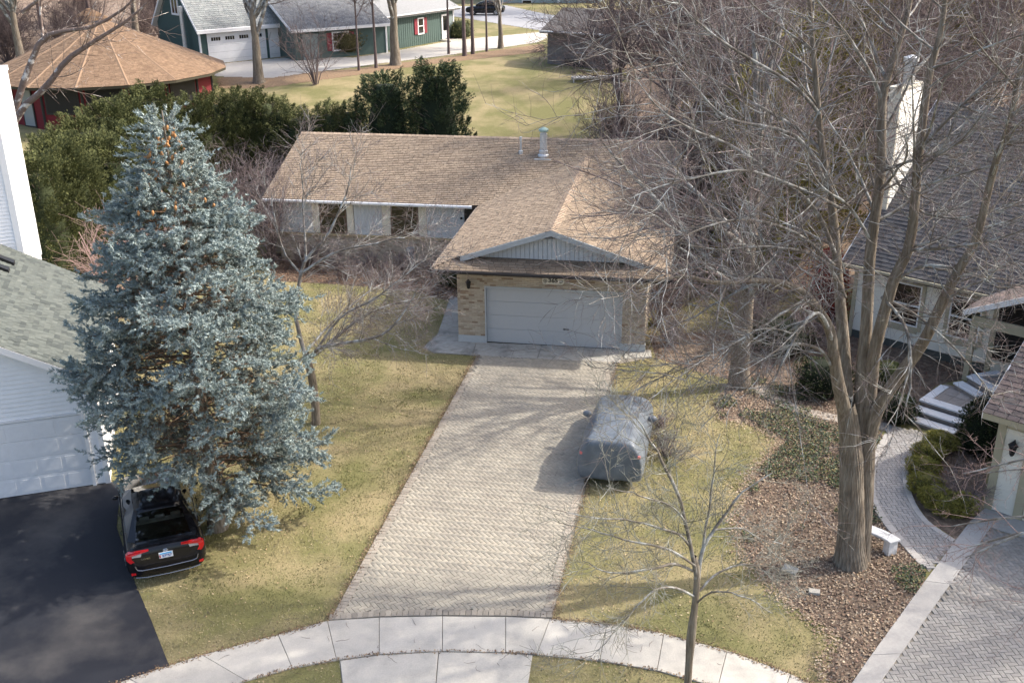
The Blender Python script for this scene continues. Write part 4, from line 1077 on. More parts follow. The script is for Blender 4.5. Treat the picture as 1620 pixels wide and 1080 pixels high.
MB().box(l2_-1.7, l2_-1.1, -0.08, -0.061, 0.9, 2.15).build('door_glass', M_darkgl, wing)
MB().box(l2_-0.75, l2_-0.2, -0.06, -0.002, 0.9, 2.2).build('side_light', mat('pale_glass', (0.3, 0.3, 0.3)), wing)
MB().box(l2_-0.1, l2_+0.05, -0.05, 0.1, -0.3, 2.7).build('corner_post', M_white, wing)
MB().box(l2_-2.2, l2_-0.3, -1.2, -0.02, -0.3, 0.12).build('stoop', M_conc, wing)

# grey shed at the lawn's far side
a, b, an, ln_ = wall_frame((866, 101), (968, 112))
sh = thing('grey_shed', 'weathered grey shed with dark roof and white gutter behind bare brush', 'shed', tuple(a), an)
M_wgrey = mat('weathered_boards', (0.185, 0.165, 0.155), 0.9, var=0.2, vscale=4, stretch=(6, 1, 1))
W_ = max(ln_, 5.0); MB().box(0, W_, 0.02, 6, -0.6, 2.55).build('wall', M_wgrey, sh)
for k in range(int(W_/0.25)): MB().box(k*0.25+0.008, k*0.25+0.242, 0.0, 0.018, -0.5, 2.5).build('board', M_wgrey, sh)
mb = MB(); mb.extrude([(-0.4, -0.5, 2.45), (-0.4, 3, 3.9), (-0.4, 6.5, 2.45), (-0.4, 6.5, 2.3), (-0.4, 3, 3.7), (-0.4, -0.5, 2.3)], (W_+0.8, 0, 0)); sr = mb.build('roof', mat('grey_shed_roof', (0.13, 0.12, 0.115), 0.95, var=0.2, vscale=5, bump=0.4), sh)
gutter((-0.4, -0.5, 2.5), (W_+0.4, -0.5, 2.5), sr, M_white)
MB().box(1.6, 3.4, -0.15, -0.02, -0.3, 0.5).build('woodpile', M_dkw, sh)
p = gt(905, 108); q = gt(1000, 97)
mb = MB()
nn_ = 14; vs = []; fs = []
for i in range(nn_+1):
    t = i/nn_; c = p*(1-t)+q*t; hw = 0.42*math.sin(math.pi*min(max(t, 0.03), 0.97))**0.6
    d = (q-p)[:2]; d = d/np.linalg.norm(d); n2 = np.array([-d[1], d[0]])
    lift = 0.75+0.35*(2*t-1)**2
    for s_, zz in ((-1, 0.0), (-0.6, 0.14), (0, 0.2), (0.6, 0.14), (1, 0.0)):
        vs.append((c[0]+n2[0]*hw*s_, c[1]+n2[1]*hw*s_, c[2]+lift+zz*hw/0.42))
for i in range(nn_):
    for j in range(4): fs.append((i*5+j, i*5+j+1, (i+1)*5+j+1, (i+1)*5+j))
mb.add(vs, fs)
boat = mb.build('upturned_hull', mat('white_hull', (0.62, 0.59, 0.55), 0.5), label='long white upturned hull resting beside the grey shed', cat='boat', smooth=True)
sm = boat.modifiers.new('thickness', 'SOLIDIFY'); sm.thickness = 0.03
mb = MB()
for t in (0.2, 0.8):
    c = p*(1-t)+q*t; mb.box(c[0]-0.05, c[0]+0.05, c[1]-0.3, c[1]+0.3, c[2]-0.1, c[2]+0.78)
mb.build('trestle', M_wgrey, boat)
p = gt(905, 129); q = gt(985, 126)
rk = thing('slatted_rack', 'low white slatted rack lying on the far lawn', 'rack', tuple(p), math.atan2(q[1]-p[1], q[0]-p[0]))
L_ = float(np.linalg.norm((q-p)[:2])); n = 18
for k in range(n): MB().box(k*L_/n+0.03, (k+1)*L_/n-0.03, -0.5, 0.5, 0.28, 0.31).build('slat', MATS['white_hull'], rk)
for yy in (-0.4, 0.4): MB().box(0, L_, yy-0.04, yy+0.04, 0.2, 0.278).build('rail', MATS['white_hull'], rk)
for xx in (0.05, L_-0.05):
    for yy in (-0.4, 0.4): MB().box(xx-0.04, xx+0.04, yy-0.04, yy+0.04, -0.15, 0.198).build('leg', MATS['white_hull'], rk)

# far pale house beyond the street
a = gt(800, 8); 
fh = thing('pale_blue_house', 'pale blue house far behind beyond the back street', 'house', (a[0]-2, 140, 3.4), R(-8))
MB().box(0, 14, 0, 8, -0.5, 5).build('wall', mat('pale_blue_siding', (0.34, 0.42, 0.43), 0.7, var=0.06), fh)
bwin(fh, 4.2, 5.3, -0.1, 0.7, -0.0, False)
MB().box(0.4, 9.8, -0.25, -0.01, -0.4, -0.15).build('foundation', M_mort, fh)
MB().box(8.6, 8.9, -0.06, -0.005, -0.4, 3).build('downspout', M_white, fh)
MB().extrude([(-0.5, -0.5, 5), (-0.5, 4, 7), (-0.5, 8.5, 5)], (15, 0, 0)).build('roof', MATS['pale_grey_roof'], fh)

# ------------------------------------------------------------------ bench, stones
bx0, bx1 = gp(1378, 845)[:2], gp(1408, 872)[:2]
bench = thing('stone_bench', 'small curved white stone bench on the leaf bed beside the big trunk', 'bench', (8.82, 21.72, 0), R(-45))
M_stone = mat('white_cast_stone', (0.60, 0.60, 0.60), 0.85, var=0.15, vscale=14, bump=0.3, bscale=60, col2=(0.36, 0.36, 0.36), c2scale=6, c2lo=0.5, c2hi=0.75)
def arc_slab(r0, r1, a0, a1, z0, z1, n=10):
    P = [(r0*math.cos(a0+(a1-a0)*k/n), r0*math.sin(a0+(a1-a0)*k/n)-1.3) for k in range(n+1)]+[(r1*math.cos(a1-(a1-a0)*k/n), r1*math.sin(a1-(a1-a0)*k/n)-1.3) for k in range(n+1)]
    return MB().prism(P, z0, z1)
bevel(arc_slab(1.13, 1.46, R(67), R(113), 0.36, 0.43).build('seat', M_stone, bench), 0.02)
for a in (R(73), R(107)):
    bevel(arc_slab(1.16, 1.43, a-R(4.5), a+R(4.5), -0.03, 0.359, 2).build('leg', M_stone, bench), 0.015)
for (px, py, an, w, d, nm) in ((1250, 905, 20, 0.36, 0.2, 'tilted grey paving stone leaning at the edge of the leaf bed'), (1288, 938, -10, 0.26, 0.17, 'small flat pale stepping stone half buried in leaves')):
    c = gp(px, py)
    o = MB().prism([(-w/2, -d/2), (w/2*0.9, -d/2*1.1), (w/2, d/2*0.9), (-w/2*0.95, d/2)], 0, 0.07).build('paving_stone', mat('grey_stone', (0.36, 0.34, 0.30), 0.9, var=0.15, vscale=10), label=nm, cat='stone', loc=(c[0], c[1], 0.01), rotz=R(an))
    bevel(o, 0.01)
    if an > 0: o.rotation_euler = (R(22), 0, R(-35)); o.location.z = 0.06

# ------------------------------------------------------------------ bare trees
M_bark = mat('ridged_bark', (0.15, 0.12, 0.09), 0.95, var=0.45, vscale=3.5, bump=1.0, bscale=5, stretch=(7, 7, 0.9), col2=(0.235, 0.205, 0.165), c2scale=2.0, c2lo=0.4, c2hi=0.65)
M_limb = mat('grey_limb_bark', (0.155, 0.135, 0.115), 0.9, var=0.3, vscale=9, bump=0.5, bscale=30, col2=(0.37, 0.38, 0.37), c2scale=3.0, c2lo=0.45, c2hi=0.62)
M_twig = mat('twig_bark', (0.155, 0.118, 0.115), 0.85, var=0.3, vscale=6, col2=(0.28, 0.26, 0.258), c2scale=2.5, c2lo=0.5, c2hi=0.7)
M_twigd = mat('dark_twig_bark', (0.125, 0.094, 0.09), 0.9, var=0.3, vscale=3)
M_twigg = mat('lichen_twig_bark', (0.19, 0.18, 0.145), 0.9, var=0.25, vscale=5, col2=(0.36, 0.37, 0.325), c2scale=3, c2lo=0.48, c2hi=0.66)
UP = np.array([0, 0, 1.0])
def resample(P, Rr, K):
    P = np.array(P, float); Rr = np.array(Rr, float)
    n = len(P); t = np.linspace(0, n-1, K)
    k = np.clip(np.floor(t).astype(int), 0, n-2); f = (t-k)[:, None]
    p0 = P[np.maximum(k-1, 0)]; p1 = P[k]; p2 = P[k+1]; p3 = P[np.minimum(k+2, n-1)]
    Q = 0.5*((2*p1)+(-p0+p2)*f+(2*p0-5*p1+4*p2-p3)*f**2+(-p0+3*p1-3*p2+p3)*f**3)
    return Q, np.interp(t, np.arange(n), Rr)
def spawn(P, Rr, n, rg, t0=0.2, t1=1.0, ang=(35, 65), ln=(0.3, 0.6), taper=0.5, rr=0.6, rmin=0.004, lmax=None, lmin=0.1, K=5, noise=0.12, trop=0.05, tip=0.35, fixlen=False, out=None, rlen=None, flat=0.0):
    """children of the branches P (N,K,3): returns their paths and radii"""
    N, KP, _ = P.shape
    seg = np.linalg.norm(np.diff(P, axis=1), axis=2).sum(1)
    idx = rg.choice(N, n, p=seg/seg.sum())
    t = t0+(t1-t0)*rg.random(n)
    f = t*(KP-1); k = np.clip(np.floor(f).astype(int), 0, KP-2); w = (f-k)[:, None]
    pos = P[idx, k]*(1-w)+P[idx, k+1]*w
    T = norm(P[idx, k+1]-P[idx, k])
    rp = Rr[idx, k]*(1-w[:, 0])+Rr[idx, k+1]*w[:, 0]
    rnd = rg.normal(size=(n, 3)); rnd[:, 2] *= (1-flat)
    if out is not None: rnd += out(pos)
    pe = norm(rnd-(rnd*T).sum(1, keepdims=True)*T)
    a = np.radians(rg.uniform(ang[0], ang[1], n))[:, None]
    d = norm(np.cos(a)*T+np.sin(a)*pe)
    L = rg.uniform(ln[0], ln[1], n)
    if not fixlen: L = L*seg[idx]*(1-taper*t)
    if lmax: L = np.minimum(L, lmax)
    L = np.maximum(L, lmin)
    r0 = np.maximum(rp*rr*rg.uniform(0.7, 1.05, n), rmin)
    if rlen: r0 = np.minimum(r0, np.maximum(L*rlen, rmin))
    C = np.zeros((n, K, 3)); C[:, 0] = pos
    st = (L/(K-1))[:, None]
    for i in range(1, K):
        C[:, i] = C[:, i-1]+d*st
        d = norm(d+rg.normal(0, noise, (n, 3))+np.array([0, 0, trop]))
    rad = r0[:, None]*np.linspace(1, tip, K)[None]
    return C, rad
def emit(name, parts, m, parent, sides=5, kind=None):
    Vs = []; Fs = []; o = 0
    for (P, Rr, s) in parts:
        V, F = tubes(P, Rr, s); Vs.append(V); Fs.append(F+o); o += len(V)
    me = big_mesh(name, np.concatenate(Vs), np.concatenate(Fs), smooth=True)
    return link(name, me, m, parent, kind=kind)
def stems_world(stems, K=14):
    """stems: list of [(px, py, Y, r)...] surveyed from the picture at distance Y"""
    Ps, Rs = [], []
    for s in stems:
        P = [gy(x, y, Y) for x, y, Y, r in s]; r = [q[3] for q in s]
        Q, rr = resample(P, r, K); Ps.append(Q); Rs.append(rr)
    return np.array(Ps), np.array(Rs)

# --- the big many-stemmed tree on the right
rg = np.random.default_rng(21)
base = gp(1345, 885)
bt = thing('large_bare_tree', 'large bare tree with thick ridged trunk splitting into many stems over the leaf bed', 'tree', tuple(base))
def loc(P): return P-base[None, None]
B = [
 [(1345, 905, 21.0, .50), (1345, 885, 21.0, .40), (1346, 855, 21.0, .335), (1347, 800, 21.0, .30), (1347, 740, 21.05, .275), (1345, 690, 21.05, .25), (1338, 640, 21.0, .20)],
 [(1358, 900, 21.2, .30), (1362, 850, 21.2, .24), (1366, 790, 21.2, .23), (1369, 730, 21.2, .225), (1371, 690, 21.2, .21), (1374, 640, 21.2, .19)],
]
STEMS = [
 [(1338, 660, 21.0, .19), (1325, 600, 20.8, .15), (1319, 560, 20.7, .13), (1312, 520, 20.6, .12), (1293, 488, 20.4, .10), (1267, 460, 20.2, .085), (1213, 444, 19.8, .07), (1130, 447, 19.3, .05), (1080, 437, 19.0, .03), (1010, 452, 18.7, .012)],
 [(1342, 680, 21.1, .18), (1338, 600, 21.4, .16), (1332, 510, 21.7, .14), (1326, 440, 21.9, .12), (1318, 340, 22.1, .10), (1300, 230, 22.3, .085), (1290, 120, 22.4, .065), (1280, 0, 22.5, .05), (1268, -150, 22.6, .02)],
 [(1360, 690, 21.2, .19), (1363, 600, 21.3, .16), (1371, 510, 21.4, .145), (1377, 400, 21.5, .13), (1393, 275, 21.6, .115), (1396, 160, 21.7, .10), (1415, 90, 21.8, .075), (1440, 0, 21.9, .06), (1460, -150, 22.0, .02)],
 [(1370, 690, 21.2, .19), (1378, 600, 21.2, .17), (1386, 545, 21.1, .15), (1413, 447, 21.0, .13), (1440, 380, 20.9, .115), (1454, 240, 20.8, .10), (1470, 120, 20.7, .08), (1490, 40, 20.7, .06), (1510, -120, 20.6, .02)],
 [(1368, 720, 21.2, .20), (1385, 655, 21.0, .17), (1413, 607, 20.8, .155), (1457, 547, 20.5, .135), (1490, 480, 20.2, .12), (1515, 430, 20.0, .105), (1545, 375, 19.8, .09), (1573, 264, 19.6, .075), (1597, 194, 19.5, .06), (1618, 80, 19.4, .04), (1640, -60, 19.3, .02)],
]
LIMBS = [
 [(1320, 400, 21.9, .07), (1287, 327, 21.6, .06), (1220, 275, 21.2, .05), (1160, 234, 20.8, .042), (1107, 213, 20.5, .034), (1040, 177, 20.2, .022), (1000, 123, 20.0, .01)],
 [(1310, 300, 22.2, .065), (1263, 217, 21.7, .05), (1160, 187, 21.0, .04), (1120, 160, 20.8, .03), (1060, 90, 20.5, .012)],
 [(1300, 240, 22.3, .06), (1258, 200, 22.4, .05), (1177, 153, 22.6, .04), (1110, 107, 22.8, .028), (1073, 60, 23.0, .012)],
 [(1296, 180, 22.3, .055), (1250, 130, 22.0, .045), (1150, 70, 21.6, .035), (1090, 20, 21.3, .02), (1060, -20, 21.2, .01)],
 [(1396, 160, 21.7, .06), (1380, 120, 21.6, .05), (1345, 55, 21.4, .038), (1311, 5, 21.2, .025), (1290, -40, 21.1, .01)],
 [(1318, 545, 20.7, .07), (1305, 505, 20.2, .055), (1288, 497, 19.9, .05), (1262, 530, 19.5, .04), (1236, 580, 19.2, .03), (1219, 618, 19.0, .012)],
 [(1320, 590, 20.8, .05), (1300, 555, 20.5, .045), (1260, 545, 20.2, .04), (1215, 560, 20.0, .03), (1190, 580, 19.8, .012)],
 [(1337, 470, 21.8, .06), (1310, 420, 21.4, .05), (1270, 400, 20.8, .045), (1210, 395, 20.2, .035), (1130, 400, 19.6, .025), (1060, 395, 19.2, .01)],
 [(1330, 330, 22.0, .05), (1270, 300, 21.0, .042), (1180, 270, 20.0, .035), (1090, 290, 19.2, .025), (1000, 320, 18.6, .01)],
 [(1395, 470, 21.1, .05), (1420, 495, 20.6, .042), (1436, 530, 20.1, .038), (1441, 600, 19.6, .03), (1430, 665, 19.3, .014)],
 [(1420, 440, 21.0, .05), (1470, 420, 20.4, .042), (1540, 435, 19.9, .034), (1585, 455, 19.6, .02), (1630, 450, 19.4, .01)],
 [(1395, 470, 21.2, .045), (1450, 500, 20.5, .036), (1500, 545, 20.0, .028), (1545, 600, 19.7, .018), (1570, 640, 19.5, .008)],
 [(1454, 240, 20.8, .05), (1490, 200, 20.4, .04), (1560, 140, 20.0, .028), (1610, 110, 19.8, .014)],
 [(1397, 270, 21.6, .05), (1440, 255, 21.0, .04), (1520, 225, 20.4, .03), (1585, 180, 20.0, .014)],
 [(1377, 380, 21.5, .05), (1345, 330, 21.1, .04), (1300, 300, 20.7, .03), (1270, 250, 20.4, .014)],
 [(1320, 420, 21.7, .05), (1260, 370, 20.6, .042), (1170, 345, 19.6, .032), (1090, 370, 18.9, .02), (1040, 400, 18.5, .01)],
 [(1280, 470, 20.3, .04), (1230, 500, 19.6, .032), (1170, 540, 19.0, .025), (1110, 570, 18.5, .016), (1075, 610, 18.2, .008)],
 [(1400, 250, 21.6, .045), (1450, 330, 21.0, .035), (1520, 350, 20.4, .025), (1600, 330, 20.0, .012)],
]
BP, BR = stems_world(B, 16); SP, SR_ = stems_world(STEMS, 22); LP, LR = stems_world(LIMBS, 16)
BR = BR*0.93; SR_ = SR_*0.86; LR = LR*0.78
jit = rg.normal(0, 1, LP.shape); 
LP = LP+np.cumsum(jit, 1)*0.022*np.linspace(0, 1, 16)[None, :, None]
def ridged(P, Rr, K, S_, seed, depth=0.10):
    """bark tube with real furrows running along it"""
    Q, r = resample(P, Rr, K)
    V, F = tubes(Q[None], r[None], S_)
    V = V.reshape(K, S_, 3); cen = Q[:, None, :]
    ln_ = np.concatenate([[0], np.cumsum(np.linalg.norm(np.diff(Q, axis=0), axis=1))])
    a = np.arange(S_)/S_
    A, Z = np.meshgrid(a, ln_)
    per = 26
    n1 = np.abs(np.sin(math.pi*(A*per+0.9*(vnoise(A*8, Z*1.2, 1.0, seed)-0.5)*2+0.7*(vnoise(A*0+3, Z*2.0, 1.0, seed+1)-0.5))))
    n2 = vnoise(A*per*0.7, Z*3.2, 1.0, seed+2)
    f = 1+depth*(n1**0.6*(0.5+0.8*n2)-0.55)
    V = cen+(V-cen)*f[:, :, None]
    return V.reshape(-1, 3), F
def emit_ridged(name, Ps, Rs, K, S_, seed, parent):
    Vs = []; Fs = []; o = 0
    for i, (p, r) in enumerate(zip(Ps, Rs)):
        V, F = ridged(p, r, K, S_, seed+i); Vs.append(V); Fs.append(F+o); o += len(V)
    link(name, big_mesh(name, np.concatenate(Vs)-base[None], np.concatenate(Fs), smooth=True), M_bark, parent)
emit_ridged('trunk', BP, BR, 90, 104, 5, bt)
for i in range(len(STEMS)): emit_ridged('stem', SP[i:i+1], SR_[i:i+1], 110, 64, 40+i, bt)
for i in range(len(LIMBS)): emit('limb', [(loc(LP[i:i+1]), LR[i:i+1], 7)], M_limb, bt)
def away(pos): 
    o = pos-(base+np.array([0, 0, 5])); o[:, 2] *= 0.2
    return norm(o)*0.8
def cat2(*a):
    K = 16
    Ps = []; Rs = []
    for P, r in a:
        for p, q in zip(P, r):
            x, y = resample(p, q, K); Ps.append(x); Rs.append(y)
    return np.array(Ps), np.array(Rs)
ALLP, ALLR = cat2((SP[:, 6:], SR_[:, 6:]), (LP, LR))
C1, R1 = spawn(ALLP, ALLR, 300, rg, 0.15, 1.0, (30, 70), (1.2, 3.2), rr=0.55, rmin=0.012, K=8, noise=0.10, trop=0.03, fixlen=True, out=away, rlen=0.012, tip=0.3)
C2, R2 = spawn(C1, R1, 2600, rg, 0.1, 1.0, (30, 65), (0.5, 1.4), rr=0.6, rmin=0.006, K=6, noise=0.13, trop=0.02, fixlen=True, rlen=0.008, tip=0.4)
C2b, R2b = spawn(ALLP, ALLR, 800, rg, 0.1, 1.0, (35, 75), (0.4, 1.3), rr=0.3, rmin=0.006, K=6, noise=0.13, trop=0.0, fixlen=True, rlen=0.009, tip=0.4)
C2 = np.concatenate([C2, C2b]); R2 = np.concatenate([R2, R2b])
C3, R3 = spawn(C2, R2, 17000, rg, 0.1, 1.0, (25, 65), (0.18, 0.6), rr=0.7, rmin=0.0036, K=3, noise=0.16, trop=0.02, fixlen=True, rlen=0.006, tip=0.35)
emit('branches', [(loc(C1), R1, 5), (loc(C2), R2, 4)], M_limb, bt, kind='stuff')
emit('twigs', [(loc(C3), R3, 3)], M_twig, bt, kind='stuff')

# --- young street tree at the sidewalk
rg = np.random.default_rng(31)
base = np.array([3.36, 16.3, 0.0])
yt = thing('young_street_tree', 'young bare tree with knotted thin trunk on the verge by the sidewalk', 'tree', tuple(base))
Yb = 16.3
TR = [[(1087, 1115, Yb, .085), (1088, 1080, Yb, .075), (1093, 1010, Yb, .068), (1100, 950, Yb, .064), (1103, 905, Yb, .058), (1098, 880, Yb, .05)]]
ST = [
 [(1103, 920, Yb, .045), (1094, 870, 16.2, .042), (1087, 830, 16.15, .038), (1080, 790, 16.1, .034), (1062, 745, 16.0, .028), (1045, 710, 15.9, .022), (1020, 660, 15.8, .010)],
 [(1103, 925, Yb, .045), (1108, 885, 16.35, .04), (1115, 860, 16.4, .036), (1130, 835, 16.5, .032), (1150, 805, 16.6, .026), (1180, 770, 16.7, .018), (1220, 745, 16.8, .008)],
 [(1112, 868, 16.4, .028), (1118, 830, 16.4, .024), (1130, 790, 16.4, .018), (1140, 740, 16.4, .012), (1150, 690, 16.4, .006)],
 [(1090, 862, 16.2, .026), (1072, 845, 16.0, .024), (1030, 835, 15.7, .02), (980, 825, 15.4, .015), (920, 820, 15.1, .010), (850, 800, 14.9, .005)],
 [(1100, 895, 16.2, .026), (1060, 870, 15.9, .024), (1010, 862, 15.6, .018), (950, 850, 15.3, .013), (890, 842, 15.0, .006)],
 [(1101, 905, 16.3, .028), (1068, 892, 16.0, .026), (1030, 897, 15.7, .020), (960, 905, 15.4, .014), (900, 890, 15.2, .006)],
 [(1102, 945, 16.3, .028), (1070, 930, 16.0, .024), (1040, 932, 15.7, .02), (1010, 960, 15.5, .014), (970, 1000, 15.3, .009), (930, 1040, 15.2, .005)],
 [(1106, 935, 16.3, .024), (1135, 905, 16.5, .022), (1170, 895, 16.7, .018), (1210, 900, 16.8, .012), (1250, 915, 16.9, .006)],
 [(1086, 828, 16.15, .022), (1060, 800, 15.9, .018), (1010, 780, 15.6, .012), (960, 760, 15.3, .006)],
 [(1130, 838, 16.5, .02), (1165, 835, 16.6, .016), (1200, 850, 16.7, .01), (1240, 860, 16.8, .005)],
 [(1101, 955, 16.3, .02), (1125, 940, 16.0, .018), (1170, 950, 15.7, .012), (1210, 985, 15.5, .006)],
]
TP, TRR = stems_world(TR, 14); SP, SRR = stems_world(ST, 16)
kn = np.exp(-((np.linspace(0, 1, 14)-0.42)/0.06)**2)*0.03; TRR = TRR+kn[None]
SP = SP+np.cumsum(rg.normal(0, 1, SP.shape), 1)*0.024*np.linspace(0, 1, 16)[None, :, None]
emit('trunk', [(loc(TP), TRR, 12)], M_bark, yt)
for i in range(len(ST)): emit('limb', [(loc(SP[i:i+1]), SRR[i:i+1], 6)], M_limb, yt)
def away(pos):
    o = pos-(base+np.array([0, 0, 3])); o[:, 2] *= 0.3
    return norm(o)*0.9
C1, R1 = spawn(SP, SRR, 130, rg, 0.2, 1.0, (30, 60), (0.5, 1.3), rr=0.55, rmin=0.006, K=7, noise=0.10, trop=0.04, fixlen=True, out=away, rlen=0.009, tip=0.35)
C2, R2 = spawn(np.concatenate([C1, SP[:, ::2][:, :7]]), np.concatenate([R1, SRR[:, ::2][:, :7]]), 1000, rg, 0.15, 1.0, (30, 60), (0.2, 0.6), rr=0.5, rmin=0.004, K=5, noise=0.12, trop=0.03, fixlen=True, rlen=0.007, tip=0.45)
C3, R3 = spawn(C2, R2, 3400, rg, 0.1, 1.0, (25, 60), (0.1, 0.3), rr=0.7, rmin=0.0033, K=4, noise=0.15, trop=0.02, fixlen=True, rlen=0.006, tip=0.6)
emit('branches', [(loc(C1), R1, 5), (loc(C2), R2, 4)], M_twigg, yt, kind='stuff')
emit('twigs', [(loc(C3), R3, 3)], M_twigg, yt, kind='stuff')

# --- low ornamental tree between the spruce and the house
rg = np.random.default_rng(41)
def auto_tree(name, label, pos, h, r, trunk_h, seed, nl=12, n1=90, n2=700, n3=3000, spread=(35, 60), mats=(M_bark, M_limb, M_twig), llen=(0.5, 0.8), group=None, trop=0.06, rt3=0.005, lean=(0, 0), lim_t=(0.35, 1.0), K3=3, rmin=0.004, outk=0.6, cat='tree'):
    rg = np.random.default_rng(seed)
    t = thing(name, label, cat, tuple(pos), group=group)
    K = 12
    s = np.linspace(0, 1, K)
    P = np.stack([lean[0]*s**1.5*h+np.cumsum(rg.normal(0, 0.015*h/K, K)), lean[1]*s**1.5*h+np.cumsum(rg.normal(0, 0.015*h/K, K)), -0.15+s*trunk_h], 1)[None]
    P[:, 0, :2] = 0
    Rr = (r*(1-0.55*s)+0.35*r*np.exp(-s*14))[None]
    Lm, LR = spawn(P, Rr, nl, rg, lim_t[0], lim_t[1], spread, (llen[0]*h*0.6, llen[1]*h*0.75), rr=0.62, rmin=0.02, K=10, noise=0.07, trop=trop, fixlen=True, tip=0.2)
    top, tr = spawn(P, Rr, 3, rg, 0.97, 1.0, (5, 22), ((h-trunk_h)*0.8, (h-trunk_h)*1.0), rr=0.9, rmin=0.02, K=10, noise=0.05, trop=0.1, fixlen=True, tip=0.15)
    Lm = np.concatenate([Lm, top]); LR = np.concatenate([LR, tr])
    emit('trunk', [(P, Rr, 10)], mats[0], t)
    def away(p):
        o = p-np.array([0, 0, h*0.4]); o[:, 2] *= 0.3
        return norm(o)*outk
    C1, R1 = spawn(Lm, LR, n1, rg, 0.2, 1, (30, 60), (h*0.1, h*0.26), rr=0.55, rmin=rmin*2, K=7, noise=0.1, trop=trop*0.7, fixlen=True, out=away, rlen=0.014, tip=0.3)
    C2, R2 = spawn(C1, R1, n2, rg, 0.15, 1, (28, 60), (h*0.045, h*0.12), rr=0.6, rmin=rmin*1.3, K=5, noise=0.13, trop=0.03, fixlen=True, rlen=0.009, tip=0.4)
    C3, R3 = spawn(C2, R2, n3, rg, 0.1, 1, (25, 60), (h*0.02, h*0.055), rr=0.75, rmin=rmin, K=K3, noise=0.15, trop=0.03, fixlen=True, rlen=rt3*2, tip=0.6)
    emit('limbs', [(Lm, LR, 6)], mats[1], t)
    emit('branches', [(C1, R1, 4), (C2, R2, 3)], mats[2], t, kind='stuff')
    emit('twigs', [(C3, R3, 3)], mats[2], t, kind='stuff')
    return t
oc = gp(497, 670)
base = np.array([oc[0], oc[1], 0.0])
ot = thing('ornamental_tree', 'low spreading bare ornamental tree between the blue spruce and the garage', 'tree', tuple(base))
Yo = oc[1]
TR = [[(500, 675, Yo, .15), (499, 640, Yo, .125), (494, 600, Yo, .12), (488, 575, Yo, .115), (484, 558, Yo, .10)]]
ST = [
 [(486, 575, Yo, .10), (505, 550, Yo-.2, .09), (540, 543, Yo-.4, .08), (580, 536, Yo-.6, .07), (612, 523, Yo-.6, .055), (640, 490, Yo-.6, .035), (662, 455, Yo-.7, .02)],
 [(486, 570, Yo, .09), (505, 555, Yo+.5, .08), (540, 525, Yo+.9, .07), (575, 498, Yo+1.2, .055), (620, 480, Yo+1.5, .04), (690, 465, Yo+1.8, .02)],
 [(484, 565, Yo, .10), (468, 500, Yo+.3, .09), (475, 440, Yo+.6, .08), (488, 405, Yo+.7, .07), (520, 370, Yo+.8, .055), (548, 310, Yo+.9, .04), (560, 260, Yo+1.0, .02)],
 [(480, 430, Yo+.6, .06), (530, 400, Yo+.4, .05), (590, 385, Yo+.2, .035), (640, 375, Yo, .02)],
 [(484, 410, Yo+.7, .055), (482, 360, Yo+.9, .045), (478, 310, Yo+1.1, .03), (470, 260, Yo+1.2, .015)],
 [(478, 435, Yo+.6, .05), (450, 400, Yo+.8, .04), (435, 350, Yo+1, .03), (425, 300, Yo+1.2, .015)],
 [(500, 555, Yo-.2, .06), (540, 500, Yo+.2, .05), (590, 470, Yo+.4, .04), (640, 430, Yo+.6, .025), (680, 400, Yo+.8, .012)],
 [(490, 550, Yo+.5, .05), (530, 505, Yo+2, .045), (600, 450, Yo+3.4, .03), (660, 440, Yo+4.4, .015)],
]
TP, TRR = stems_world(TR, 10); SP, SRR = stems_world(ST, 14); SRR = SRR*0.68
SP = SP+np.cumsum(rg.normal(0, 1, SP.shape), 1)*0.02*np.linspace(0, 1, 14)[None, :, None]
emit('trunk', [(loc(TP), TRR, 10)], M_bark, ot)
for i in range(len(ST)): emit('limb', [(loc(SP[i:i+1]), SRR[i:i+1], 6)], M_limb, ot)
def away(pos):
    o = pos-(base+np.array([0, 0, 3])); o[:, 2] *= 0.3
    return norm(o)*0.9
C1, R1 = spawn(SP, SRR, 110, rg, 0.15, 1.0, (30, 65), (0.8, 2.0), rr=0.5, rmin=0.009, K=7, noise=0.10, trop=0.03, fixlen=True, out=away, rlen=0.009, tip=0.35)
C2, R2 = spawn(C1, R1, 1300, rg, 0.1, 1.0, (30, 60), (0.35, 1.0), rr=0.55, rmin=0.0055, K=5, noise=0.12, trop=0.02, fixlen=True, rlen=0.007, tip=0.45)
C3, R3 = spawn(C2, R2, 6000, rg, 0.1, 1.0, (25, 60), (0.15, 0.45), rr=0.7, rmin=0.004, K=3, noise=0.15, trop=0.0, fixlen=True, rlen=0.006, tip=0.6)
emit('branches', [(loc(C1), R1, 5), (loc(C2), R2, 4)], M_limb, ot, kind='stuff')
emit('twigs', [(loc(C3), R3, 3)], M_twig, ot, kind='stuff')

# --- generated bare trees, then copies of them
TALL = auto_tree('tall_bare_tree', 'straight trunked bare tree in the side bed right of the garage', (7.39, 31.0, 0), 15, 0.30, 8.5, 51, nl=16, n1=150, n2=1300, n3=6000, llen=(0.4, 0.62))
G_wood = 'bare trees behind the brick house'
PA_ = auto_tree('woodland_tree', 'slim bare woodland tree standing behind the brick house', (8.0, 52.0, float(ter(0, 52))), 14, 0.17, 9.0, 52, nl=18, n1=160, n2=1300, n3=5200, mats=(M_twigd, M_twigd, M_twigd), llen=(0.35, 0.6), rmin=0.008, group=G_wood)
PB_ = auto_tree('forked_tree', 'stout bare tree with forked trunk on the leaf strip by the far driveway', (*gt(626, 103)[:2], 3.35), 17, 0.42, 5.5, 53, nl=9, n1=90, n2=700, n3=2600, spread=(18, 45), mats=(M_bark, M_limb, M_twigd), llen=(0.6, 0.9), rmin=0.009, lim_t=(0.6, 1.0), trop=0.12)
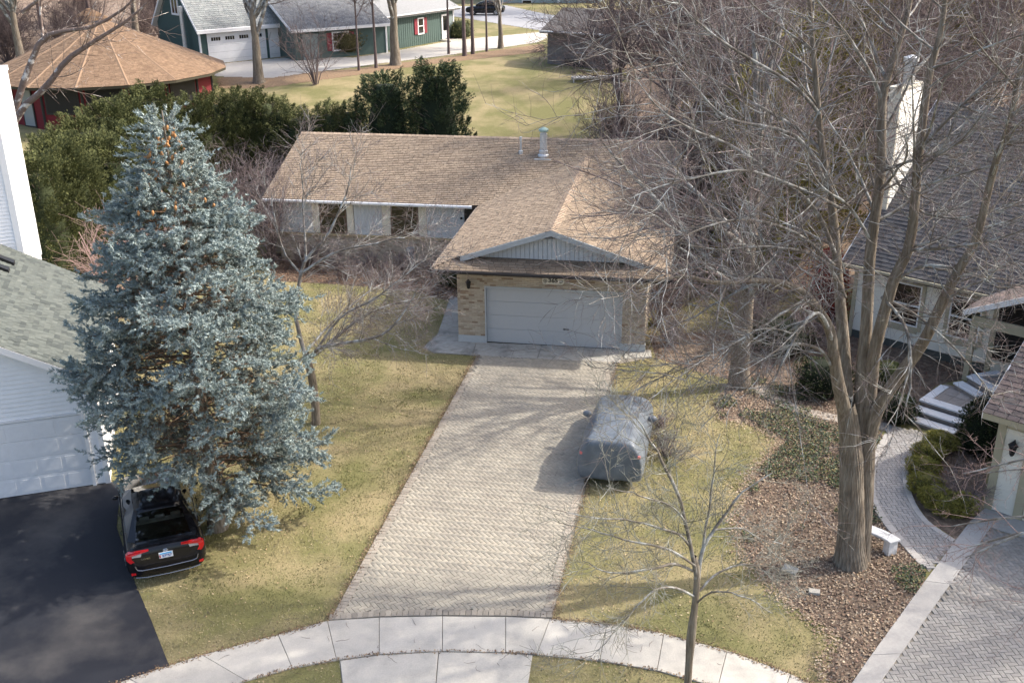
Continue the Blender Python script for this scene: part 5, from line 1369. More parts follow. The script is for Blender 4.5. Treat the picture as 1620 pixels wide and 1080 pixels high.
wood = [(6, 58), (10.5, 49), (13, 56), (16, 50), (19.5, 57), (23, 52), (14.5, 68), (21, 66), (27, 61), (29.5, 70), (12, 78), (18, 80), (25, 79), (33, 82), (11.5, 90), (20, 95), (30, 95), (38, 92), (32, 56), (36, 70), (15.5, 43.5), (42, 80)]
rr_ = random.Random(5)
for x, y in wood:
    copy_tree(PA_, None, (x, y, float(ter(x, y))), rr_.uniform(0, 6.28), rr_.uniform(0.75, 1.15))
for x, y, a, s in ((21.5, 20.5, 0.4, 0.95), (22.5, 26.5, 2.2, 0.95)):
    copy_tree(TALL, None, (x, y, 0), a, s, 'tall bare tree beyond the cream garage shading the paved side driveway', 'tall trees beyond the cream garage')
copy_tree(PB_, None, (*gt(410, 131)[:2], 3.0), 2.1, 0.95, 'stout bare tree with tall single bole before the white garage doors')
copy_tree(PB_, None, (*gt(792, 77)[:2], 3.4), 3.7, 0.6, 'narrow forked bare tree at the far lawn edge by the concrete drive')
copy_tree(PB_, None, (*gt(299, 92)[:2], 3.4), 4.4, 0.85, 'bare tree standing at the left corner of the dark green garage')
copy_tree(PB_, None, (-31.5, 92, 3.4), 0.7, 0.9, 'bare tree behind the round red house near the pavilion')
copy_tree(PB_, None, (-38, 84, 3.4), 5.4, 0.9, 'bare tree beyond the far side of the round red house')
for (px, py, s) in ((710, 86, 0.7), (735, 89, 1.1), (748, 86, 1.0), (595, 108, 0.75), (568, 112, 0.6), (770, 82, 0.65)):
    p = gt(px, py)
    copy_tree(PA_, None, (p[0], p[1], p[2]), rr_.uniform(0, 6.28), (s*0.85, s*0.85, s*1.1+0.25), 'thin bare sapling in the leaf strip along the far driveway', 'saplings along the far driveway')
far = [(-36, 94), (-44, 97), (-33, 103), (-52, 90), (-48, 112), (-40, 120), (-30, 116), (-22, 125), (-14, 130), (12, 128), (22, 122), (34, 116), (46, 110), (55, 98), (-55, 98), (5, 150), (30, 145), (-28, 150), (48, 130), (60, 120)]
for x, y in far:
    copy_tree(PA_, None, (x, y, 3.4), rr_.uniform(0, 6.28), rr_.uniform(1.0, 1.3), 'bare tree in the far background behind the neighbouring houses', 'far background trees')

# pale birch-like tree that leans over the round red house
rg = np.random.default_rng(61)
base = np.array([gy(20, 190, 44)[0], 44.0, 0.0])
bi = thing('leaning_pale_tree', 'leaning bare tree with pale flaking limbs between white house and red house', 'tree', tuple(base))
ST = [
 [(10, 420, 44, .19), (16, 300, 44, .17), (22, 185, 44, .15), (45, 110, 44, .13), (68, 62, 44, .11), (110, 48, 44, .085), (150, 42, 44, .07), (200, 12, 44, .05), (240, -30, 44, .03)],
 [(12, 430, 43.8, .17), (14, 260, 43.8, .16), (28, 182, 43.8, .14), (70, 140, 43.8, .125), (105, 95, 43.8, .11), (140, 70, 43.8, .09), (190, 38, 43.8, .06), (230, 5, 43.8, .035)],
 [(68, 62, 44, .06), (66, 20, 44.2, .05), (70, -40, 44.4, .03)],
 [(150, 42, 44, .05), (165, 20, 44.3, .04), (172, -30, 44.5, .02)],
 [(35, 20, 43, .08), (60, 0, 43, .06), (90, -40, 43, .03)],
]
SP, SRR = stems_world(ST, 16)
SP = SP+np.cumsum(rg.normal(0, 1, SP.shape), 1)*0.015*np.linspace(0, 1, 16)[None, :, None]
M_birch = mat('flaking_bark', (0.17, 0.125, 0.105), 0.9, var=0.3, vscale=6, col2=(0.62, 0.58, 0.53), c2scale=2.6, c2lo=0.56, c2hi=0.64, bump=0.4, bscale=20)
for i in range(len(ST)): emit('stem', [(loc(SP[i:i+1]), SRR[i:i+1], 8)], M_birch, bi)
C1, R1 = spawn(SP[:, 5:], SRR[:, 5:], 60, rg, 0.1, 1.0, (30, 65), (0.8, 2.2), rr=0.5, rmin=0.012, K=7, noise=0.10, trop=0.03, fixlen=True, rlen=0.01, tip=0.35)
C2, R2 = spawn(C1, R1, 400, rg, 0.1, 1.0, (30, 60), (0.4, 1.0), rr=0.55, rmin=0.007, K=5, noise=0.12, trop=0.0, fixlen=True, rlen=0.007, tip=0.45)
emit('branches', [(loc(C1), R1, 5), (loc(C2), R2, 3)], M_birch, bi, kind='stuff')

# tree off the frame's lower right whose drooping twigs hang into view
rg = np.random.default_rng(71)
base = np.array([11.6, 15.3, 0.0])
dr_ = thing('drooping_tree', 'bare tree with drooping reddish twigs hanging over the paved side driveway', 'tree', tuple(base))
K = 10; s = np.linspace(0, 1, K)
P = np.stack([s*0.2, s*0.1, s*6.5-0.1], 1)[None]; Rr = (0.16*(1-0.5*s))[None]
Lm = []; LR = []
for (tx, ty, tz, z0) in ((-2.9, 1.8, 3.0, 3.6), (-3.4, 0.7, 3.6, 4.2), (-2.6, 3.2, 2.6, 3.4), (-1.5, 4.5, 3.1, 4.0), (-0.2, 5.0, 3.4, 4.4), (-2.9, -0.4, 3.0, 4.0), (-0.9, 3.6, 4.8, 4.9), (-3.0, 2.2, 4.4, 5.0), (1.5, 2.5, 4, 4.5), (2, -2, 4.5, 4.6), (-1, -2.5, 4.5, 4.4)):
    q = [(0.1, 0.05, z0), (tx*0.35, ty*0.35, z0+0.45), (tx*0.7, ty*0.7, (z0+tz)/2+0.4), (tx, ty, tz)]
    a_, b_ = resample(q, [0.05, 0.038, 0.025, 0.01], 12); Lm.append(a_+np.cumsum(rg.normal(0, 0.012, (12, 3)), 0)); LR.append(b_)
Lm = np.array(Lm); LR = np.array(LR)
emit('trunk', [(P, Rr, 10)], M_bark, dr_)
for i in range(len(Lm)): emit('limb', [(Lm[i:i+1], LR[i:i+1], 6)], M_limb, dr_)
C1, R1 = spawn(Lm, LR, 90, rg, 0.25, 1, (25, 60), (0.5, 1.4), rr=0.5, rmin=0.006, K=7, noise=0.12, trop=-0.05, fixlen=True, rlen=0.008, tip=0.35)
C2, R2 = spawn(C1, R1, 600, rg, 0.1, 1, (30, 60), (0.2, 0.55), rr=0.6, rmin=0.0035, K=5, noise=0.14, trop=-0.04, fixlen=True, rlen=0.007, tip=0.5)
C3, R3 = spawn(C2, R2, 1300, rg, 0.1, 1, (30, 60), (0.08, 0.25), rr=0.7, rmin=0.003, K=4, noise=0.15, trop=0.0, fixlen=True, rlen=0.008, tip=0.7)
M_redtw = mat('reddish_twig', (0.27, 0.19, 0.175), 0.85, var=0.3, vscale=6)
emit('branches', [(C1, R1, 5), (C2, R2, 3)], M_redtw, dr_, kind='stuff')
emit('twigs', [(C3, R3, 3)], M_redtw, dr_, kind='stuff')

# ------------------------------------------------------------------ bare shrubs
def shrub(name, label, pos, h, w, seed, ns=26, n1=200, n2=1000, m=M_twigd, group=None, rmin=0.005):
    rg = np.random.default_rng(seed)
    t = thing(name, label, 'shrub', tuple(pos), group=group)
    P0 = np.zeros((ns, 6, 3)); a = rg.uniform(0, 6.28, ns); tilt = rg.uniform(0.05, 1.0, ns)*w
    for k in range(6):
        q = k/5
        P0[:, k, 0] = np.cos(a)*tilt*(0.08+q**1.3); P0[:, k, 1] = np.sin(a)*tilt*(0.08+q**1.3); P0[:, k, 2] = q*h*rg.uniform(0.65, 1.0, ns)*(1-0.25*(tilt/w))-0.03*(k == 0)
    P0 += np.cumsum(rg.normal(0, 0.025*h, P0.shape), 1)*np.linspace(0, 1, 6)[None, :, None]
    R0 = np.tile(np.linspace(0.016, 0.006, 6)[None], (ns, 1))*max(1, h/2)
    C1, R1 = spawn(P0, R0, n1, rg, 0.2, 1, (25, 60), (0.2*h, 0.42*h), rr=0.6, rmin=rmin*1.2, K=5, noise=0.13, trop=0.06, fixlen=True, rlen=0.01, tip=0.5)
    C2, R2 = spawn(C1, R1, n2, rg, 0.1, 1, (25, 60), (0.08*h, 0.22*h), rr=0.7, rmin=rmin, K=4, noise=0.16, trop=0.03, fixlen=True, rlen=0.01, tip=0.6)
    emit('stems', [(P0, R0, 5)], m, t, kind='stuff')
    emit('twigs', [(C1, R1, 3), (C2, R2, 3)], m, t, kind='stuff')
    return t
SA = shrub('bare_shrub', 'leafless brown shrub in the brush behind the brick house', (7.5, 55.5, float(ter(0, 55.5))), 3.4, 2.4, 81, 30, 260, 1500, M_twigd, 'brush behind the brick house', 0.009)
rr_ = random.Random(9)
for x, y in [(6.2, 60), (9.5, 60), (10, 55), (12, 63), (12.5, 54), (14, 59), (16.5, 62), (17, 55), (19, 48.5), (13.5, 74), (18, 70), (21, 60), (24, 57), (23, 72), (13.0, 84), (15, 86), (26, 66), (28, 54), (31, 62), (34, 76), (27, 84), (9.6, 41), (35, 62), (-34, 86), (-37, 90), (-40, 86), (-43, 92), (-32, 96), (-29, 102), (-38, 98), (-46, 100), (-50, 94), (-25, 108), (-34, 106), (-42, 108), (-20, 112), (-52, 108), (-47, 86), (-16, 118), (-28, 116), (-38, 118)]:
    lb = ('leafless brown shrub in the brush behind the round red house', 'brush behind the round red house') if x < -10 else (None, None)
    copy_tree(SA, None, (x, y, float(ter(x, y))), rr_.uniform(0, 6.28), (rr_.uniform(0.9, 1.3), rr_.uniform(0.9, 1.3), rr_.uniform(0.9, 1.5)), *lb)
LS = shrub('leaning_shrub', 'arching leafless shrub at the near edge of the far lawn behind the flue', (4.6, 57.0, float(ter(0, 57))), 3.6, 3.2, 82, 12, 90, 420, M_limb, None, 0.006)
SB = shrub('foundation_shrub', 'leafless twiggy shrub below the windows of the brick house', (-7.6, 43.3, 0), 1.0, 1.0, 83, 18, 130, 620, M_twig, 'shrubs along the brick house wall', 0.005)
for x, y, s in ((-9.2, 43.7, 1.1), (-6.0, 43.0, 0.9), (-4.6, 42.6, 1.0), (-3.2, 42.1, 0.9), (-5.2, 41.6, 0.8), (-7.0, 42.0, 0.85), (-2.2, 41.2, 0.8)):
    copy_tree(SB, None, (x, y, 0), rr_.uniform(0, 6.28), s)
copy_tree(SB, None, (4.35, 26.4, 0), 1.0, (0.75, 1.5, 0.8), 'leafless reddish shrub pressed against the covered car', 'shrubs by the covered car')
copy_tree(SB, None, (4.3, 28.0, 0), 3.0, (0.6, 0.9, 0.6), 'leafless reddish shrub pressed against the covered car', 'shrubs by the covered car')
for x, y, s in ((5.4, 36.5, 1.7), (6.6, 38.5, 1.9), (5.9, 41, 2.0), (8.4, 34.5, 1.5), (9.2, 37.2, 2.0), (10.2, 34, 1.5), (7.5, 43, 2.2), (5.6, 34.4, 1.2)):
    copy_tree(SB, None, (x, y, 0), rr_.uniform(0, 6.28), (s, s, s*1.2), 'tangled leafless shrub along the right side of the garage', 'brush along the garage side')
TS = shrub('thicket_shrub', 'pale leafless thicket between the blue spruce and the long brown roof', (-10.6, 44.5, 0), 4.3, 2.0, 84, 24, 260, 1500, M_twig, None, 0.006)
copy_tree(TS, None, (-13.4, 46.5, 0), 2.0, (1.0, 1.0, 1.05), 'leafless grey thicket in front of the evergreen hedge')
copy_tree(TS, None, (-12.2, 50, 0), 4.0, (0.9, 0.9, 0.95), 'leafless thicket beyond the gable end of the brick house')
PK_ = shrub('pinkish_shrub', 'pinkish leafless shrub at the back corner of the white house', (-13.2, 35.5, 0), 4.6, 2.2, 85, 26, 240, 1300, mat('pink_twig', (0.36, 0.25, 0.225), 0.9, var=0.25), None, 0.006)
GS = shrub('lawn_shrub', 'leafless many stemmed shrub by the white garage doors', (*gt(500, 135)[:2], 3.0), 4.8, 2.6, 86, 12, 110, 520, M_twigd, None, 0.009)
DS = shrub('driveway_shrub', 'bare twiggy shrub bending over the garden bed at the steps', (*gp(1515, 800)[:2], 0), 1.3, 1.2, 87, 14, 120, 500, M_twig, None, 0.004)

# ------------------------------------------------------------------ evergreens
M_need = mat('spruce_needles', (0.2, 0.26, 0.26), 0.75, attr=True, spec=0.25)
M_fol = mat('evergreen_foliage', (0.06, 0.09, 0.03), 0.8, attr=True, spec=0.2)
def shoot_proto(n=8, r=0.42):
    """a bottle-brush shoot, unit length along Z: slim core with needles standing off it"""
    V = []; F = []
    def tri(a, b, c):
        o = len(V); V.extend([a, b, c]); F.append((o, o+1, o+2))
    for k in range(3):
        a = 2.1*k; a2 = 2.1*(k+1); q = 0.24
        tri((q*math.cos(a), q*math.sin(a), 0.05), (q*math.cos(a2), q*math.sin(a2), 0.05), (0, 0, 0.95))
    for k in range(n):
        z = 0.1+0.75*k/(n-1); a = k*2.4; c, s = math.cos(a), math.sin(a); w = 0.10
        tri((-s*w, c*w, z-0.02), (s*w, -c*w, z-0.02), (c*r, s*r, z+0.24))
    return np.array(V), np.array(F)
SPR = lambda z: np.interp(z, [1.2, 2.2, 3.4, 4.6, 5.6, 6.8, 7.8, 8.8, 9.6, 10.3, 10.7], [2.7, 2.95, 2.95, 2.8, 2.5, 1.98, 1.48, 0.95, 0.5, 0.22, 0.08])
def spruce(pos, H, Rb, seed):
    rg = np.random.default_rng(seed)
    t = thing('blue_spruce', 'tall dense blue spruce on the lawn beside the black sedan', 'tree', tuple(pos))
    s = np.linspace(0, 1, 12)
    emit('trunk', [(np.stack([0*s, 0*s, s*H-0.1], 1)[None], (0.20*(1-s)+0.015+0.06*np.exp(-s*20))[None], 10)], M_bark, t)
    zs = []; z = 1.3
    while z < H-0.25:
        zs.append(z); z += rg.uniform(0.22, 0.36)*(1.15 if z < 4 else 1.0)
    B0 = []; D0 = []; L0 = []
    for z in zs:
        n = int(rg.integers(8, 12)) if z < H*0.8 else int(rg.integers(6, 8))
        a0 = rg.uniform(0, 6.28)
        q = z/H
        L = float(SPR(z))
        for k in range(n):
            a = a0+6.283*k/n+rg.normal(0, 0.18)
            if z < 2.05 and math.cos(a) < 0.25 and math.sin(a) < 0.6: continue
            ff = max(0.0, math.cos(a+math.pi/2+0.45))*min(1, max(0, (5.2-z)/2.6)); B0.append((0, 0, z)); D0.append((math.cos(a), math.sin(a), 0.24-0.28*(1-q)+0.9*max(0, q-0.75)*2)); L0.append(L*rg.uniform(0.66, 1.16)*(1-0.42*ff)*(1-0.04*math.cos(a)*min(1, max(0, (6-z)/2))))
    B0 = np.array(B0); D0 = norm(np.array(D0)); L0 = np.array(L0); n = len(B0); K = 8
    C = np.zeros((n, K, 3)); C[:, 0] = B0; d = D0.copy(); st = (L0/(K-1))[:, None]
    for i in range(1, K):
        C[:, i] = C[:, i-1]+d*st
        f = i/(K-1)
        d = norm(d+rg.normal(0, 0.06, (n, 3))+np.array([0, 0, -0.06 if f < 0.6 else 0.14]))
    Rr = np.maximum(0.006, 0.014*L0[:, None]*np.linspace(1, 0.25, K)[None])
    C1, R1 = spawn(C, Rr, 7400, rg, 0.32, 1.0, (38, 62), (0.25, 0.75), rr=0.5, rmin=0.004, K=3, noise=0.07, trop=-0.02, fixlen=True, flat=0.82, rlen=0.01)
    # side branchlets get shorter towards the branch tip
    emit('branches', [(C, Rr, 4), (C1, R1, 3)], mat('spruce_bark', (0.16, 0.105, 0.07), 0.95, var=0.3), t, kind='stuff')
    # shoots
    rad = lambda p: np.sqrt(p[:, 0]**2+p[:, 1]**2)
    C2, R2 = spawn(C1, R1, 62000, rg, 0.3, 1.0, (15, 60), (0.075, 0.135), K=2, rmin=0.002, noise=0.0, trop=0.0, fixlen=True, flat=0.4)
    C3, R3 = spawn(C, Rr, 9000, rg, 0.5, 1.0, (15, 60), (0.08, 0.14), K=2, rmin=0.002, noise=0.0, trop=0.0, fixlen=True, flat=0.3)
    C2 = np.concatenate([C2, C3])
    O = C2[:, 0]; Z = C2[:, 1]-C2[:, 0]; L = np.linalg.norm(Z, axis=1)
    prof = SPR(O[:, 2])+0.05
    depth = np.clip(rad(O)/prof, 0, 1.1)
    keep = rg.random(len(O)) < np.clip((depth+0.45*np.clip((O[:, 2]-7.6)/1.2, 0, 1)+0.2*np.clip((2.6-O[:, 2])/1.0, 0, 1)-0.38)/0.32, 0.06, 1)
    O, Z, L, depth = O[keep], Z[keep], L[keep], depth[keep]
    Z = Z+np.array([0, 0, 0.25])*L[:, None]; Z = norm(Z)*L[:, None]
    X = norm(np.cross(Z, rg.normal(size=Z.shape)))*L[:, None]*1.0; Y = norm(np.cross(Z, X))*L[:, None]*1.0
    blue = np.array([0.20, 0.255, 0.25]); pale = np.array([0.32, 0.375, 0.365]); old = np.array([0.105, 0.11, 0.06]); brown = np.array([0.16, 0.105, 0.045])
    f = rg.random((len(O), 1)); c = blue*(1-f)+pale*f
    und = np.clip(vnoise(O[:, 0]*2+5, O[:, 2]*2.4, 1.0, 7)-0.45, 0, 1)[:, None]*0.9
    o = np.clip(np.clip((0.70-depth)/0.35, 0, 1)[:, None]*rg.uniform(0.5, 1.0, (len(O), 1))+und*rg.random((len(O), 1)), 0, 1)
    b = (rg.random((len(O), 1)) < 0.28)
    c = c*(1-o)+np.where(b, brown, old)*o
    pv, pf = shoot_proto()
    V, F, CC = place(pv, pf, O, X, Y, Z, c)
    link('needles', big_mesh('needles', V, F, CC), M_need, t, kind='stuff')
    # cones hang near the top
    mc = mat('spruce_cone', (0.42, 0.215, 0.09), 0.8, var=0.2)
    cm = MB().lathe([(0.006, 0), (0.028, -0.02), (0.034, -0.06), (0.024, -0.10), (0.006, -0.125)], 7)
    me = None
    for k in range(54):
        zz = H*rg.uniform(0.80, 0.965); a = rg.uniform(-2.9, -0.2); r = float(SPR(zz))*rg.uniform(0.75, 1.0)
        if me is None:
            o_ = cm.build('cone', mc, t, smooth=True); me = o_.data
        else:
            o_ = link('cone', me, mc, t)
        o_.location = (r*math.cos(a), r*math.sin(a), zz); o_.rotation_euler = (rg.normal(0, 0.25), rg.normal(0, 0.25), 0)
    return t
spruce((-7.5, 22.82, 0), 10.6, 3.1, 91)

def spray_proto():
    V = np.array([(0, 0, 0), (0.10, 0.01, 0.35), (0.02, 0.03, 0.6), (-0.10, 0.01, 0.35), (0.24, 0.02, 0.62), (0.12, -0.02, 0.95), (-0.24, 0.02, 0.60), (-0.10, -0.02, 1.0), (0.0, 0.0, 0.75)])
    F = np.array([(0, 1, 3), (1, 4, 5), (3, 7, 6), (1, 8, 3)])
    return V, F
def evergreen(name, label, pos, H, W, seed, n=4200, shape='cone', cols=((0.055, 0.085, 0.022), (0.10, 0.125, 0.032), (0.03, 0.05, 0.016)), size=(0.16, 0.34), group=None, cat='tree', upness=0.9, lump=0.22, base=0.0, plumes=0):
    rg = np.random.default_rng(seed)
    t = thing(name, label, cat, tuple(pos), group=group)
    u = rg.random(n); z = base+(1-base)*u**1.0; a = rg.uniform(0, 2*math.pi, n)
    if shape == 'cone': prof = lambda q: np.minimum(1, (1-q)**0.62*1.25)*(0.78+0.22*np.minimum(1, q/0.15))
    elif shape == 'egg': prof = lambda q: np.sqrt(np.clip(1-((q-0.36)/0.64)**2*(q > 0.36)-((0.36-q)/0.6)**2*(q <= 0.36), 0.0, 1))
    elif shape == 'dome': prof = lambda q: np.clip(1-np.clip(q, 0, 1)**2.2, 0, 1)**0.6
    else: prof = lambda q: np.sqrt(np.clip(1-(2*q-1)**2*0.9, 0, 1))
    lp = 1+lump*(vnoise(a*3.0+7*seed, z*H*1.1+seed, 1.0, seed)-0.5)*2+0.24*(vnoise(a*7.0, z*H*1.8, 1.0, seed+1)-0.5)*2
    dep = 1-np.abs(rg.normal(0, 0.11, n))+0.16*(rg.random(n) < 0.10)*rg.random(n)
    r = W*prof(z)*lp*dep
    O = np.stack([r*np.cos(a), r*np.sin(a), z*H], 1)
    out_ = np.stack([np.cos(a), np.sin(a), np.zeros(n)], 1)
    if plumes:
        # sprays gathered into upright plumes that stand off the crown
        pz = rg.random(plumes)**0.85*0.93; pa = rg.uniform(0, 2*math.pi, plumes)
        pr = W*prof(pz)*(1+lump*(vnoise(pa*2.2+seed, pz*H*0.7, 1.0, seed)-0.5)*2)*rg.uniform(0.70, 0.98, plumes)
        A = np.stack([pr*np.cos(pa), pr*np.sin(pa), pz*H-0.25], 1)
        D = norm(np.stack([np.cos(pa)*0.45, np.sin(pa)*0.45, 0.95*np.ones(plumes)], 1)+rg.normal(0, 0.16, (plumes, 3)))
        PL = rg.uniform(0.45, 0.95, plumes)*H/6.0*(0.7 if plumes > 300 else 1.0)
        k = rg.integers(0, plumes, n); q = rg.random(n)
        sp_ = (0.20*(1-0.75*q)*PL[k])[:, None]
        O = A[k]+D[k]*(q*PL[k])[:, None]+rg.normal(0, 1, (n, 3))*sp_*np.array([1, 1, 0.5])
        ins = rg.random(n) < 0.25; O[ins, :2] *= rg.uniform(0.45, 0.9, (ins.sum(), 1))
        O[:, 2] = np.maximum(O[:, 2], 0.02)
        a = np.arctan2(O[:, 1], O[:, 0]); z = O[:, 2]/H
        out_ = np.stack([np.cos(a), np.sin(a), np.zeros(n)], 1)
    Z = norm(out_*rg.uniform(0.3, 1.0, (n, 1))+np.array([0, 0, upness])+rg.normal(0, 0.3, (n, 3)))
    L = rg.uniform(size[0], size[1], n)[:, None]
    X = norm(np.cross(Z, rg.normal(size=(n, 3))))
    Y = np.cross(Z, X)
    cc = np.array(cols); f = rg.random((n, 1))
    f = 0.25+0.5*f; c = cc[0]*(1-f)+cc[1]*f
    dk = (rg.random((n, 1)) < 0.12); c = np.where(dk, cc[2], c)
    c *= (0.75+0.5*vnoise(a*4, z*H*1.6, 1.0, seed+3))[:, None]
    V, F, C = place(*spray_proto(), O, X*L, Y*L, Z*L, c)
    link('foliage', big_mesh(name, V, F, C), M_fol, t, kind='stuff')
    emit('trunk', [(np.stack([0*np.linspace(0, 1, 5), 0*np.linspace(0, 1, 5), np.linspace(-0.2, 0.85, 5)*H], 1)[None], (W*0.07*np.linspace(1, 0.3, 5))[None], 7)], M_bark, t)
    # opaque dark filler shell added inside to stop sun shining through the crown
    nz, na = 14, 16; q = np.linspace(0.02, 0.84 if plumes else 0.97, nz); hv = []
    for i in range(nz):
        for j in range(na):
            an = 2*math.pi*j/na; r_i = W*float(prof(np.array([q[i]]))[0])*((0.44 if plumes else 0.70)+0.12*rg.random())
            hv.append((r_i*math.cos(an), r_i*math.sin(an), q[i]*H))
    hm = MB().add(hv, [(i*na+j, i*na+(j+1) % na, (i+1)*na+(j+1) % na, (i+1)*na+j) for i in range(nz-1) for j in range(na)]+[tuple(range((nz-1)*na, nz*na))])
    hm.build('crown_filler', mat('crown_filler_'+name, tuple(x*0.8 for x in cols[2]), 0.95, var=0.5, vscale=9, bump=1.0, bscale=14), t, smooth=True)
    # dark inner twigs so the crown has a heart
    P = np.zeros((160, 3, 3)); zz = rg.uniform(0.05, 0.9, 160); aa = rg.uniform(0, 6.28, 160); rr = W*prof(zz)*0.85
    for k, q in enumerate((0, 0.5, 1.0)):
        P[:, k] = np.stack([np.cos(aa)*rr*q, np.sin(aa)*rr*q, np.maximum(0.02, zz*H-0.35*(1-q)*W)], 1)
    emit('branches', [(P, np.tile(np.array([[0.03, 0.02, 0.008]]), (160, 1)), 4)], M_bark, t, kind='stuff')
    return t
OLIVE = ((0.078, 0.09, 0.034), (0.13, 0.136, 0.052), (0.042, 0.053, 0.022))
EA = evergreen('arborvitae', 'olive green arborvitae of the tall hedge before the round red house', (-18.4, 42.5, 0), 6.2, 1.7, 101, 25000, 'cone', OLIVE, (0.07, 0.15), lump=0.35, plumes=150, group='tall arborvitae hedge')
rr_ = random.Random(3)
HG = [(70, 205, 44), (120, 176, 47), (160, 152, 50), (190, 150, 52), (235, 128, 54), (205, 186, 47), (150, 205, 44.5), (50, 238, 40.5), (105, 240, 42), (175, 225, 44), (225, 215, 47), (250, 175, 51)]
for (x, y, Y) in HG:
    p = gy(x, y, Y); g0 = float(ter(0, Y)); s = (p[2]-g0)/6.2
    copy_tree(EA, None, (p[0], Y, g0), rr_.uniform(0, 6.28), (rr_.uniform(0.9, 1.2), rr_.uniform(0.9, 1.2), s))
EB = evergreen('trimmed_arborvitae', 'bright green trimmed arborvitae in the hedge beyond the pale thicket', (*gy(330, 137, 57)[:2], 0.1), 5.6, 1.5, 102, 22000, 'egg', OLIVE, (0.07, 0.15), lump=0.38, plumes=130, group='trimmed hedge beyond the thicket')
for (x, y, Y) in ((285, 150, 55.5), (305, 145, 56), (358, 134, 57.5), (385, 136, 58), (412, 142, 58), (436, 155, 58)):
    p = gy(x, y, Y); g0 = float(ter(0, Y)); copy_tree(EB, None, (p[0], Y, g0), rr_.uniform(0, 6.28), (1, 1, (p[2]-g0)/5.6))
for (x, y, Y) in ((468, 168, 57), (492, 162, 57), (520, 160, 57), (548, 156, 57)):
    p = gy(x, y, Y); g0 = float(ter(0, Y)); copy_tree(EB, None, (p[0], Y, g0), rr_.uniform(0, 6.28), (0.85, 0.85, (p[2]-g0)/5.6), 'low green arborvitae in the hedge beside the dark rounded evergreens', 'low hedge beside the dark evergreens')
DARK = ((0.035, 0.055, 0.026), (0.06, 0.085, 0.038), (0.02, 0.032, 0.016))
p = gy(608, 104, 57); evergreen('rounded_evergreen', 'shorter dark green rounded evergreen behind the long brown roof', (p[0], 57, 0.15), p[2]-0.1, 2.35, 103, 22000, 'dome', DARK, (0.10, 0.2), None, upness=0.5, lump=0.25, plumes=330)
p = gy(688, 88, 56.5); evergreen('rounded_evergreen', 'taller dark green rounded evergreen with pointed top behind the brown roof', (p[0], 56.5, 0.12), p[2]-0.1, 2.2, 104, 22000, 'dome', DARK, (0.10, 0.2), None, upness=0.5, lump=0.25, plumes=330)
YEL = ((0.20, 0.18, 0.04), (0.29, 0.25, 0.06), (0.11, 0.105, 0.03))
EY_ = evergreen('yellowish_evergreen', 'yellow green evergreen seen through bare branches in the right background', (13.2, 46.5, 0.0), 10.5, 2.4, 105, 9000, 'cone', YEL, (0.18, 0.38), 'yellowish background evergreens', lump=0.45, plumes=150)
for x, y, s in ((9.9, 41.0, 0.85), (11.6, 43.5, 0.95), (15.6, 49.5, 1.1), (12.2, 58, 1.0), (18.6, 57, 1.05), (20.5, 64, 1.1), (15.2, 66, 1.15), (24, 62, 1.1), (28.0, 66, 1.0)):
    copy_tree(EY_, None, (x, y, float(ter(x, y))), rr_.uniform(0, 6.28), s)
# yews and boxwoods by the cream house
YEW = ((0.022, 0.034, 0.012), (0.04, 0.055, 0.018), (0.012, 0.018, 0.008))
def bush(name, label, px, py, H, W, seed, cols, n=2600, shape='ball', group=None, sc=(1, 1, 1), size=(0.06, 0.13)):
    c = gp(px, py)
    t = evergreen(name, label, (c[0], c[1], 0), H, W, seed, n, shape, cols, size, group, 'bush', 0.6, 0.2)
    t.scale = sc
    return t
bush('dark_yew', 'dark rounded yew under the bare limbs in the mulch bed', 1300, 622, 1.1, 0.95, 111, YEW, 3200)
bush('boxwood', 'small green boxwood ball between the big trunk and the cream house', 1402, 612, 0.8, 0.55, 112, OLIVE, 1800)
bush('low_yew', 'low dark yew at the foot of the concrete steps', 1418, 668, 0.85, 0.5, 113, YEW, 1600)
bush('side_yew', 'tall dark yew between the front steps and the cream garage corner', 1548, 715, 1.7, 0.6, 114, YEW, 3600, 'egg')
bush('spreading_yew', 'spreading dark evergreen beside the bare trunk near the flagstone path', 1235, 560, 1.2, 1.1, 115, YEW, 3200)
bush('corner_yew', 'green yew tucked against the left garage wall', 716, 452, 0.9, 0.6, 116, OLIVE, 1600)
HEDGE = ((0.20, 0.185, 0.045), (0.30, 0.27, 0.065), (0.12, 0.115, 0.03))
hg = None
for k, (px, py) in enumerate(((1478, 712), (1460, 728), (1452, 752), (1456, 778), (1472, 800), (1490, 812))):
    c = gp(px, py)
    if hg is None: hg = evergreen('low_hedge_bush', 'low golden green box bush in the curved hedge along the walk', (c[0]+0.15, c[1]+0.05, 0), 0.5, 0.42, 117, 2400, 'ball', HEDGE, (0.05, 0.1), 'curved hedge along the walk', 'bush', 0.6, 0.15)
    else: copy_tree(hg, None, (c[0]+0.12, c[1], 0), k*1.3, (1, 1, 0.95))
bush('bed_boxwood', 'small boxwood in the red mulch before the cream garage', 1520, 812, 0.5, 0.38, 118, HEDGE, 1100)
REDS = ((0.22, 0.03, 0.02), (0.30, 0.05, 0.03), (0.12, 0.02, 0.015))
c = gp(1318, 515); evergreen('red_leaved_shrub', 'dark red leaved shrub at the corner of the cream house', (c[0], c[1]+1.0, 0), 2.6, 0.8, 119, 1300, 'egg', REDS, (0.1, 0.22), None, 'shrub', 0.4, 0.4)
c = gt(545, 86); evergreen('tan_shrub', 'rounded olive brown shrub before the green house', (c[0], c[1]-0.6, 3.4), 2.2, 1.9, 120, 1800, 'ball', ((0.12, 0.11, 0.04), (0.2, 0.165, 0.08), (0.08, 0.07, 0.03)), (0.12, 0.25), None, 'shrub')
